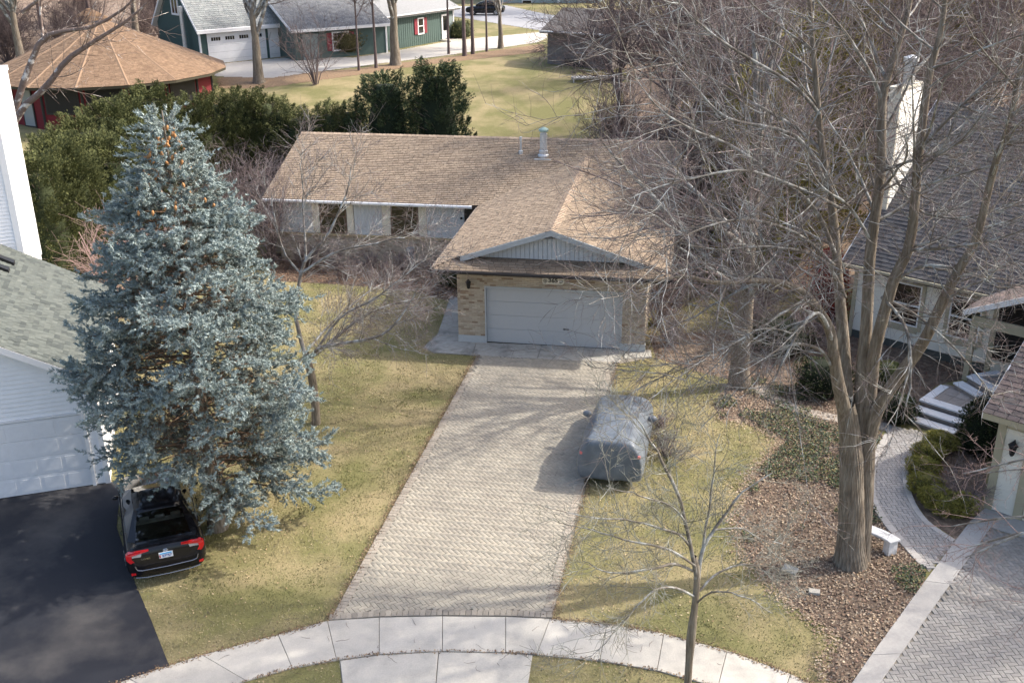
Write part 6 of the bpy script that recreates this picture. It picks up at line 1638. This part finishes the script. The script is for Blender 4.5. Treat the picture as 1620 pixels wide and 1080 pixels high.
c = gt(728, 62); evergreen('door_shrub', 'small dark shrub beside the white door of the green house', (c[0], c[1], 3.4), 1.6, 1.2, 121, 900, 'ball', OLIVE, (0.12, 0.25), None, 'shrub')

# ------------------------------------------------------------------ grass, leaves, ivy
def scatter(n, x0, x1, y0, y1, rg):
    X = rg.uniform(x0, x1, n); Y = rg.uniform(y0, y1, n)
    rel = np.stack([X, Y, np.zeros(n)], 1)-EYE; zc = rel@fw
    px = 810+FPX*(rel@rt)/zc; py = 540-FPX*(rel@up)/zc
    k = (px > -60) & (px < 1680) & (py < 1130)
    return X[k], Y[k]
HARD = [SW_POLY, AP, DRIVE, ASPH, BAND, RDR, WALKP, [(-3.2, 34.5), (-2.75, 34.0), (3.7, 32.93), (4.85, 33.4), (4.9, 34.02), (-1.92, 35.05)], [(-1.92, 35.02), (4.66, 33.88), (6.1, 42.2), (-0.5, 43.2)], [(-2.75, 35.6), (-1.6, 35.2), (-1.3, 39.6), (-2.5, 39.8)]]
BEDS = [BED_R, BED_R2, BED_R3, BED_H, BED_T]
rg = np.random.default_rng(201)
X, Y = scatter(430000, -13, 9.5, 15.2, 43, rg)
den = np.clip((30/np.maximum(Y, 18))**1.4, 0.3, 1.2)/1.9
k = rg.random(len(X)) < den*np.clip(0.35+1.5*vnoise(X, Y, 0.6, 21), 0, 1.2)
for p in HARD+BEDS: k &= ~inpoly(X, Y, p)
X, Y = X[k], Y[k]; n = len(X)
h = rg.uniform(0.015, 0.04, n)*(0.6+1.1*vnoise(X, Y, 0.35, 31)**2+0.5*vnoise(X, Y, 0.12, 33)); a = rg.uniform(0, 6.28, n); w = rg.uniform(0.006, 0.011, n)*np.clip(Y/20, 1, 1.7)
lx, ly = rg.normal(0, 0.028, n), rg.normal(0, 0.028, n)
V = np.zeros((n, 3, 3))
V[:, 0] = np.stack([X-np.cos(a)*w, Y-np.sin(a)*w, np.zeros(n)], 1); V[:, 1] = np.stack([X+np.cos(a)*w, Y+np.sin(a)*w, np.zeros(n)], 1); V[:, 2] = np.stack([X+lx, Y+ly, h], 1)
pn = 0.55*vnoise(X, Y, 1.7, 5)+0.3*vnoise(X, Y, 0.55, 6)+0.15*vnoise(X, Y, 4.5, 8)
f = np.clip((pn-0.33)/0.24, 0, 1)[:, None]*0.8+rg.random((n, 1))*0.3-0.05; f = np.clip(f, 0, 1)
gcol = np.array([0.145, 0.15, 0.055]); scol = np.array([0.35, 0.298, 0.178])
C = (gcol*(1-f)+scol*f)*rg.uniform(0.75, 1.25, (n, 1))
me = big_mesh('grass', V.reshape(-1, 3), np.arange(3*n).reshape(-1, 3), C)
link('grass', me, mat('grass_blades', (0.2, 0.2, 0.1), 0.8, attr=True, spec=0.15), label='short winter lawn grass, green mixed with straw', cat='grass', kind='stuff')

def leaf_proto():
    V = np.array([(-0.5, 0, 0.0), (-0.1, 0.33, 0.08), (0.5, 0, 0.03), (-0.1, -0.33, 0.1), (0.05, 0, -0.04)])
    F = np.array([(0, 4, 1), (1, 4, 2), (2, 4, 3), (3, 4, 0)])
    return V, F
def leaves(name, label, X, Y, size, cols, seed, zr_=(0.01, 0.05), m=None, tilt=0.45, cat='leaves'):
    rg = np.random.default_rng(seed); n = len(X)
    a = rg.uniform(0, 6.28, n); Z = norm(np.stack([rg.normal(0, tilt, n), rg.normal(0, tilt, n), np.ones(n)], 1))
    Xa = norm(np.cross(np.stack([-np.sin(a), np.cos(a), 0*a], 1), Z)); Ya = np.cross(Z, Xa)
    L = rg.uniform(size[0], size[1], n)[:, None]
    c = np.array(cols)[rg.integers(0, len(cols), n)]*rg.uniform(0.75, 1.2, (n, 1))
    Vv, F, C = place(*leaf_proto(), np.stack([X, Y, rg.uniform(*zr_, n)], 1), Xa*L, Ya*L, Z*L, c)
    link(name, big_mesh(name, Vv, F, C), m or mat('dry_leaves', (0.3, 0.2, 0.1), 0.85, attr=True), label=label, cat=cat, kind='stuff')
DRY = [(0.37, 0.285, 0.20), (0.28, 0.20, 0.14), (0.45, 0.365, 0.265), (0.21, 0.14, 0.10), (0.34, 0.25, 0.17), (0.25, 0.165, 0.12), (0.42, 0.33, 0.235)]
X, Y = scatter(52000, 4.5, 12, 15.5, 32, rg); k = inpoly(X, Y, BED_R) & ~inpoly(X, Y, BAND) & ~inpoly(X, Y, WALKP)
leaves('fallen_leaves', 'brown fallen leaves covering the bed round the big tree', X[k], Y[k], (0.035, 0.085), DRY, 202)
X, Y = scatter(26000, 3.5, 18, 25, 38, rg); k = (inpoly(X, Y, BED_R2) | inpoly(X, Y, BED_T)) & (vnoise(X, Y, 0.8, 4) > 0.3)
k |= inpoly(X, Y, BED_R3)
leaves('bed_litter', 'red brown leaf litter in the beds before the cream house', X[k], Y[k], (0.03, 0.075), [(0.15, 0.075, 0.05), (0.20, 0.11, 0.075), (0.115, 0.06, 0.045), (0.25, 0.155, 0.105)], 203)
X, Y = scatter(30000, -12, -0.5, 39, 47, rg); k = inpoly(X, Y, BED_H)
leaves('house_bed_litter', 'brown leaf litter in the bed under the brick house windows', X[k], Y[k], (0.04, 0.09), [(0.17, 0.10, 0.065), (0.23, 0.14, 0.09), (0.13, 0.07, 0.05), (0.30, 0.2, 0.13)], 204)
X, Y = scatter(24000, -12, 9, 15.5, 41, rg); k = np.ones(len(X), bool)
for p in HARD: k &= ~inpoly(X, Y, p)
k &= rg.random(len(X)) < (0.12+0.5*np.clip(vnoise(X, Y, 2.2, 12)-0.45, 0, 1)*2+0.5*(Y > 27)*0.4)
leaves('lawn_leaves', 'scattered dry leaves lying on the lawn', X[k], Y[k], (0.03, 0.065), [(0.42, 0.32, 0.19), (0.36, 0.26, 0.15), (0.48, 0.38, 0.24), (0.28, 0.19, 0.11)], 205, (0.018, 0.03), tilt=0.2)
# straw and leaves gathered along the paving edges
ex, ey = [], []; ex2 = []
def along(p0, p1, n, sd_):
    t = rg.random(n); q = np.array(p0)[None]*(1-t[:, None])+np.array(p1)[None]*t[:, None]+rg.normal(0, sd_, (n, 2)); ex.append(q[:, 0]); ey.append(q[:, 1])
along(DL0-ddir*0.0, DL1, 3200, 0.07); along(DR0, DR1, 2600, 0.08)
for i in range(len(SW_OUT)-1):
    if not (-4.2 < (SW_OUT[i][0]+SW_OUT[i+1][0])/2 < 0.8): along(SW_OUT[i], SW_OUT[i+1], 240, 0.05)
    along(SW_IN[i], SW_IN[i+1], 90, 0.035)
leaves('edge_litter', 'dead grass and leaf crumbs gathered along the paving edges', np.concatenate(ex), np.concatenate(ey), (0.02, 0.055), [(0.16, 0.095, 0.06), (0.26, 0.175, 0.105), (0.34, 0.25, 0.15), (0.11, 0.07, 0.05)], 206, (0.036, 0.05))
for i in range(13, 21):
    a_, b_ = BED_R[i], BED_R[i+1]
    n_ = int(420*math.dist(a_, b_)); t = rg.random(n_); q = np.array(a_)[None]*(1-t[:, None])+np.array(b_)[None]*t[:, None]+rg.normal(0, 0.17, (n_, 2))
    ok = np.ones(n_, bool)
    for p in (SW_POLY, BAND, BED_R): ok &= ~inpoly(q[:, 0], q[:, 1], p)
    ex2.append(q[ok])
q = np.concatenate(ex2)
leaves('strewn_leaves', 'dry leaves strewn from the leaf bed over the lawn edge', q[:, 0], q[:, 1], (0.035, 0.08), DRY, 208, (0.018, 0.035), tilt=0.25)
# ivy
X, Y = scatter(60000, 4.5, 12, 19, 32, rg); k = inpoly(X, Y, BED_R)
iv = vnoise(X, Y, 1.1, 15)*0.6+vnoise(X, Y, 0.4, 16)*0.4
tgt = np.clip((Y-20.9)/1.6, 0, 1)*0.40+np.clip((Y-22.6)/2.4, 0, 1)*0.15
k &= iv < tgt
k2 = np.hypot(X-9.25, Y-20.3) < 0.55+0.2*(vnoise(X, Y, 0.3, 2)-0.5)
k |= k2 & inpoly(X, Y, BED_R)
leaves('ground_ivy', 'dark green ivy ground cover trailing through the leaf bed', X[k], Y[k], (0.04, 0.085), [(0.03, 0.055, 0.024), (0.045, 0.075, 0.03), (0.022, 0.042, 0.02), (0.08, 0.105, 0.04), (0.17, 0.15, 0.05)], 207, (0.03, 0.15), mat('ivy_leaf', (0.05, 0.08, 0.03), 0.5, attr=True), 0.5, 'ivy')

# small twigs blown down onto the lawn and the paving
X, Y = scatter(700, -9.5, 7.5, 17.2, 38, rg); k = np.ones(len(X), bool)
for p in (ASPH, BED_R): k &= ~inpoly(X, Y, p)
X, Y = X[k], Y[k]; n = len(X); a = rg.uniform(0, 6.28, n); L = rg.uniform(0.06, 0.32, n)
P = np.zeros((n, 4, 3))
for i in range(4):
    q = i/3-0.5
    P[:, i] = np.stack([X+np.cos(a)*L*q+rg.normal(0, 0.012, n), Y+np.sin(a)*L*q+rg.normal(0, 0.012, n), np.full(n, 0.045)], 1)
o = emit('fallen_twigs', [(P, np.tile(np.array([[0.004, 0.0035, 0.003, 0.002]]), (n, 1)), 4)], M_twigd, None, kind='stuff')
tag(o, 'small dead twigs lying on lawn and driveway', 'twigs')

# ------------------------------------------------------------------ cars
def loft(stations, prof, closed_ends=True):
    """stations: (y, ...) ; prof(st) -> half outline [(x, z)...] from bottom middle to top middle"""
    vs = []; n = None; fs = []
    for st_ in stations:
        h = prof(st_)
        ring = [(x, st_[0], z) for x, z in h]+[(-x, st_[0], z) for x, z in h[-2:0:-1]]
        n = len(ring); vs += ring
    for i in range(len(stations)-1):
        for k in range(n):
            k2 = (k+1) % n
            fs.append((i*n+k, (i+1)*n+k, (i+1)*n+k2, i*n+k2))
    fs.append(tuple(range(n))); fs.append(tuple(range((len(stations)-1)*n, len(stations)*n))[::-1])
    return MB().add(vs, fs)
M_carb = mat('black_car_paint', (0.006, 0.006, 0.008), 0.14, spec=0.32, coat=0.15)
M_glass = glass('tinted_glass', (0.5, 0.52, 0.51), 0.13)
M_dglass = mat('dark_car_glass', (0.01, 0.012, 0.013), 0.05, spec=0.7)
M_tyre = mat('tyre_rubber', (0.02, 0.02, 0.02), 0.85)
M_alloy = mat('alloy_rim', (0.6, 0.6, 0.61), 0.3, metal=0.9)
M_chrome = mat('chrome_trim', (0.75, 0.76, 0.78), 0.15, metal=1.0)
M_tail = mat('tail_light_red', (0.5, 0.008, 0.012), 0.12, spec=0.6, coat=1.0)
M_lens = mat('clear_lens', (0.42, 0.40, 0.40), 0.15, spec=0.6, coat=0.6)
def wheel(parent, x, y, r=0.325, w=0.215, side=1):
    prof = [(r*0.62, -w/2), (r*0.93, -w/2), (r, -w/2+0.03), (r, w/2-0.03), (r*0.93, w/2), (r*0.62, w/2)]
    o = MB().lathe(prof, 24).build('wheel', M_tyre, parent, smooth=True)
    o.rotation_euler = (0, R(90)*side, 0); o.location = (x, y, r)
    rim = MB().lathe([(r*0.66, w/2-0.03), (r*0.66, w/2+0.004), (r*0.58, w/2+0.006), (r*0.57, w/2-0.05)], 24)
    for k in range(5):
        a = k*2*math.pi/5
        for da in (-0.13, 0.13):
            c, s = math.cos(a+da), math.sin(a+da)
            rim.tube([(0.02*c, 0.02*s, w/2-0.01), (r*0.6*c, r*0.6*s, w/2-0.004)], 0.018, 5)
    rim.lathe([(0.05, w/2-0.03), (0.05, w/2+0.006), (0.01, w/2+0.01)], 10)
    rim.build('rim', M_alloy, o)
    return o
car = thing('black_sedan', 'black sedan with red tail lights parked half on the asphalt under the spruce', 'car', (-8.02, 20.5, 0.02), R(21.5))
def cprof(st_):
    y, w, zb, zt = st_; d = zt-zb
    return [(0, zb), (w*0.72, zb), (w*0.94, zb+0.07*min(1, d)), (w, zb+0.36*d), (w*0.995, zb+0.62*d), (w*0.955, zt-0.07*d), (w*0.85, zt), (w*0.45, zt+0.012), (0, zt+0.016)]
ST = [(-0.05, .60, .38, .58), (-0.025, .78, .33, .68), (0.035, .855, .27, .97), (0.10, .88, .24, 1.04), (0.35, .895, .21, 1.035), (0.9, .90, .20, .995), (1.6, .905, .19, .965), (2.4, .905, .19, .95), (3.0, .90, .19, .945), (3.5, .89, .20, .90), (4.1, .87, .22, .80), (4.45, .78, .26, .68), (4.58, .6, .33, .55)]
body = subsurf(loft(ST, cprof).build('body', M_carb, car, smooth=True), 2)
SB_ = [(.80, .55, 1.005), (.815, 1.0, .985), (.825, 1.75, .965), (.825, 1.85, .965), (.815, 2.72, .95), (.74, 3.15, .93)]
TT = [None, (.555, 1.42, 1.355), (.575, 1.75, 1.385), (.575, 1.85, 1.385), (.565, 2.4, 1.37)]
W0, W1, V0, V1 = (.62, .40, 1.035), (.49, 1.32, 1.365), (.66, 3.2, .94), (.53, 2.42, 1.378)
mir = lambda p: (-p[0], p[1], p[2])
for sg in (1, -1):
    f = (lambda p: p) if sg > 0 else mir
    def pan(pts, name, m, parent=car):
        p = [f(q) for q in pts]
        if sg < 0: p = p[::-1]
        o = MB().add(p, [tuple(range(len(p)))]).build(name, m, parent)
        sm = o.modifiers.new('thickness', 'SOLIDIFY'); sm.thickness = 0.02; sm.offset = -1
        return o
    pan([W0, SB_[0], SB_[1], TT[1], W1], 'rear_pillar', M_carb)
    pan([SB_[2], SB_[3], TT[3], TT[2]], 'door_pillar', M_carb)
    pan([SB_[4], SB_[5], V0, V1, TT[4]], 'front_pillar', M_carb)
    pan([SB_[1], SB_[2], TT[2], TT[1]], 'side_window', M_dglass)
    pan([SB_[3], SB_[4], TT[4], TT[3]], 'side_window', M_dglass)
    MB().tube([f((.818, .98, .992)), f((.832, 1.8, .972)), f((.822, 2.72, .957))], 0.010, 6).build('belt_trim', M_chrome, car)
    for yy in (1.35, 2.25): MB().tube([f((.905, yy-0.1, .80)), f((.925, yy, .805)), f((.905, yy+0.1, .80))], 0.013, 6).build('door_handle', M_carb, car)
    mr_ = subsurf(MB().hexa([f((.86, 2.62, .98)), f((1.06, 2.60, .99)), f((1.04, 2.74, .99)), f((.86, 2.74, .98)), f((.87, 2.62, 1.12)), f((1.06, 2.60, 1.11)), f((1.03, 2.74, 1.10)), f((.87, 2.74, 1.11))]).build('wing_mirror', M_carb, car, smooth=True), 2)
    # C-shaped tail light and its clear inner lens
    out = [(.36, 1.005), (.60, 1.01), (.80, 1.0), (.865, .95), (.862, .84), (.80, .74), (.70, .69), (.60, .685), (.70, .76), (.745, .83), (.74, .92), (.60, .955), (.36, .985)]
    P = [(sg*x, -0.012+0.10*max(0, x-.66)+0.06*abs(z-.75), z) for x, z in out]
    if sg < 0: P = P[::-1]
    tl = MB().extrude(P, (0, 0.11, 0)).build('tail_light', M_tail, car)
    inn = [(.52, .945), (.70, .915), (.738, .90), (.738, .83), (.69, .765), (.61, .70), (.56, .80)]
    P = [(sg*x, 0.008+0.05*abs(z-.75)+0.06*max(0, x-.62), z) for x, z in inn]
    if sg < 0: P = P[::-1]
    MB().extrude(P, (0, 0.08, 0)).build('clear_lens', M_lens, tl)
    MB().box(*sorted((sg*.70, sg*.80)), -0.04, 0.05, .42, .47).build('reflector', M_tail, car)
    for yy in (.95, 3.62): wheel(car, sg*.80, yy, side=sg)
    MB().tube([f((.56, -0.055, .52)), f((.66, -0.05, .55)), f((.70, -0.03, .66))], 0.014, 6).build('bumper_trim', mat('dark_chrome', (0.25, 0.25, 0.27), 0.25, metal=0.9), car)
MB().tube([(-.56, -0.055, .52), (0, -0.07, .515), (.56, -0.055, .52)], 0.012, 6).build('bumper_trim', MATS['dark_chrome'], car)
MB().tube([(-.72, 0.0, .32), (-.5, -0.035, .30), (0, -0.05, .295), (.5, -0.035, .30), (.72, 0.0, .32)], 0.013, 6).build('skirt_trim', MATS['dark_chrome'], car)
# roof skin, screens
rs = [(1.22, .485, 1.352), (1.42, .55, 1.392), (1.8, .578, 1.412), (2.15, .575, 1.41), (2.43, .535, 1.382)]
vs = []
for y, w, z in rs:
    for q, dz in ((-1, -.028), (-.6, -.004), (0, .004), (.6, -.004), (1, -.028)): vs.append((q*w, y, z+dz))
mb = MB().add(vs, [(i*5+j, i*5+j+1, i*5+j+6, i*5+j+5) for i in range(4) for j in range(4)]); ro = mb.build('roof', M_carb, car, smooth=True); sm = ro.modifiers.new('thickness', 'SOLIDIFY'); sm.thickness = 0.02
def screen(b, t_, bow, name, m):
    vs = []; n = 6
    for i in range(4):
        f = i/3; w = b[0]*(1-f)+t_[0]*f; y = b[1]*(1-f)+t_[1]*f; z = b[2]*(1-f)+t_[2]*f+0.03*math.sin(math.pi*f)
        for j in range(n+1):
            q = 2*j/n-1; vs.append((q*w, y+bow*(q*q)*(1 if b[1] < t_[1] else -1), z-0.02*q*q*f))
    return MB().add(vs, [(i*(n+1)+j, i*(n+1)+j+1, (i+1)*(n+1)+j+1, (i+1)*(n+1)+j) for i in range(3) for j in range(n)]).build(name, m, car, smooth=True)
screen((.62, .37, 1.04), (.49, 1.31, 1.37), 0.05, 'rear_window', M_glass)
screen((.66, 3.23, .945), (.53, 2.43, 1.382), 0.05, 'windscreen', M_dglass)
M_beige = mat('beige_seat', (0.62, 0.62, 0.48), 0.8)
seat = bevel(MB().box(-.60, .60, 1.18, 1.34, .80, 1.06).build('rear_seat', M_beige, car), 0.03)
for x in (-.36, .0, .36): bevel(MB().box(x-.115, x+.115, 1.16, 1.27, 1.065, 1.19).build('headrest', M_beige, seat), 0.035, 3)
MB().box(-.62, .62, .45, 1.17, 1.0, 1.03).build('parcel_shelf', M_black, car)
# plate, badge, lettering
pl = MB().box(-.155, .155, -0.03, -0.012, .735, .885).build('number_plate', mat('plate_white', (0.72, 0.74, 0.76), 0.4), car)
MB().box(-.13, .13, -0.034, -0.0305, .845, .878).build('plate_band', mat('plate_blue', (0.05, 0.38, 0.72), 0.4), pl)
t = link('plate_number', text_mesh('57957', 0.085, 0.003), mat('plate_ink', (0.03, 0.08, 0.35), 0.5), pl); t.location = (.02, -0.032, .79); t.rotation_euler = (R(90), 0, 0)
MB().box(-.148, -.118, -0.034, -0.0305, .75, .83).build('plate_mark', mat('plate_red', (0.4, 0.05, 0.05), 0.5), pl)
em = MB(); em.tube([(-.042, -0.012, .965), (-.052, -0.012, .925), (-.030, -0.012, .905), (.030, -0.012, .905), (.052, -0.012, .925), (.042, -0.012, .965), (-.042, -0.012, .965)], 0.006, 6)
em.tube([(-.026, -0.012, .96), (-.022, -0.012, .91)], 0.009, 6).tube([(.026, -0.012, .96), (.022, -0.012, .91)], 0.009, 6).tube([(-.022, -0.012, .935), (.022, -0.012, .935)], 0.008, 6)
em.build('emblem', M_chrome, car)
t = link('model_lettering', text_mesh('CIVIC', 0.055, 0.004), M_chrome, car); t.location = (-.45, -0.012, .80); t.rotation_euler = (R(90), 0, 0); t.scale = (1.5, 1, 1)

car.scale = (1.0, 1.0, 0.95)
# covered car
cc = thing('covered_car', 'car under a fitted grey cover parked at the edge of the paved driveway', 'car', (2.58, 24.65, 0.03), R(-12))
def kprof(st_):
    y, w, zb, zt, tw_ = st_; d = zt-zb
    return [(0, zb), (w*0.8, zb), (w*0.97, zb+0.04), (w, zb+0.30*d), (w*0.99, zb+0.55*d), (w*0.5+tw_*0.5, zb+0.80*d), (tw_, zt-0.045), (tw_*0.8, zt), (tw_*0.4, zt+0.015), (0, zt+0.02)]
ST = [(-0.05, .74, .34, .92, .60), (-0.03, .84, .24, 1.18, .635), (0.0, .87, .19, 1.26, .63), (0.04, .88, .17, 1.32, .63), (0.12, .885, .16, 1.345, .625), (0.6, .89, .15, 1.40, .60), (1.3, .90, .15, 1.44, .585), (1.75, .905, .15, 1.42, .585), (1.95, .905, .15, 1.38, .59), (2.55, .90, .15, 1.10, .68), (2.85, .90, .16, .99, .73), (3.4, .885, .17, .93, .72), (3.95, .85, .2, .88, .66), (4.2, .74, .25, .74, .55), (4.27, .6, .33, .6, .4)]
M_cov = mat('car_cover_fabric', (0.105, 0.124, 0.147), 0.42, var=0.12, vscale=4, bump=0.45, bscale=3.5, spec=0.35, col2=(0.145, 0.165, 0.188), c2scale=2.2)
cv = subsurf(loft(ST, kprof).build('cover', M_cov, cc, smooth=True), 3)
tx = bpy.data.textures.new('folds', 'CLOUDS'); tx.noise_scale = 0.7; tx.noise_depth = 2
dm = cv.modifiers.new('folds', 'DISPLACE'); dm.texture = tx; dm.strength = 0.085; dm.mid_level = 0.5; dm.texture_coords = 'LOCAL'
for sg in (1, -1):
    mo = subsurf(MB().lathe([(0.02, -.13), (.10, -.10), (.125, 0), (.10, .10), (.02, .13)], 8).build('covered_mirror', M_cov, cc, smooth=True), 1)
    mo.rotation_euler = (0, R(90), R(10)*sg); mo.location = (sg*.93, 2.3, .98); mo.scale = (0.95, 0.85, 1.0)
    MB().box(*sorted((sg*.74, sg*.81)), -0.045, 0.02, .93, 1.0).build('reflector', mat('pink_reflector', (0.62, 0.16, 0.15), 0.4), cc)
    for yy in (.8, 3.4): wheel(cc, sg*.76, yy, 0.32, 0.2, sg)

# parked car on the back street
p = gt(768, 24)
sv = thing('parked_car', 'black parked car on the back street behind the green house', 'car', (p[0], p[1], 3.42), R(82))
ST = [(-2.2, .7, .35, .75, .0), (-2.1, .85, .28, .98, .0), (-1.4, .9, .22, 1.02, .0), (0, .9, .2, 1.0, 0), (1.2, .9, .22, 1.0, 0), (2.0, .85, .26, .88, 0), (2.2, .7, .34, .7, 0)]
subsurf(loft(ST, lambda s: cprof(s[:4])).build('body', M_carb, sv, smooth=True), 1)
subsurf(loft([(-1.9, .70, .95, 1.0), (-1.5, .70, .95, 1.42), (-.3, .70, .95, 1.58), (.5, .68, .95, 1.5), (1.15, .68, .95, 1.0)], lambda s: cprof(s)).build('cabin', M_dglass, sv, smooth=True), 1)
for sg in (1, -1):
    for yy in (-1.35, 1.35): wheel(sv, sg*.80, yy, 0.33, 0.2, sg)
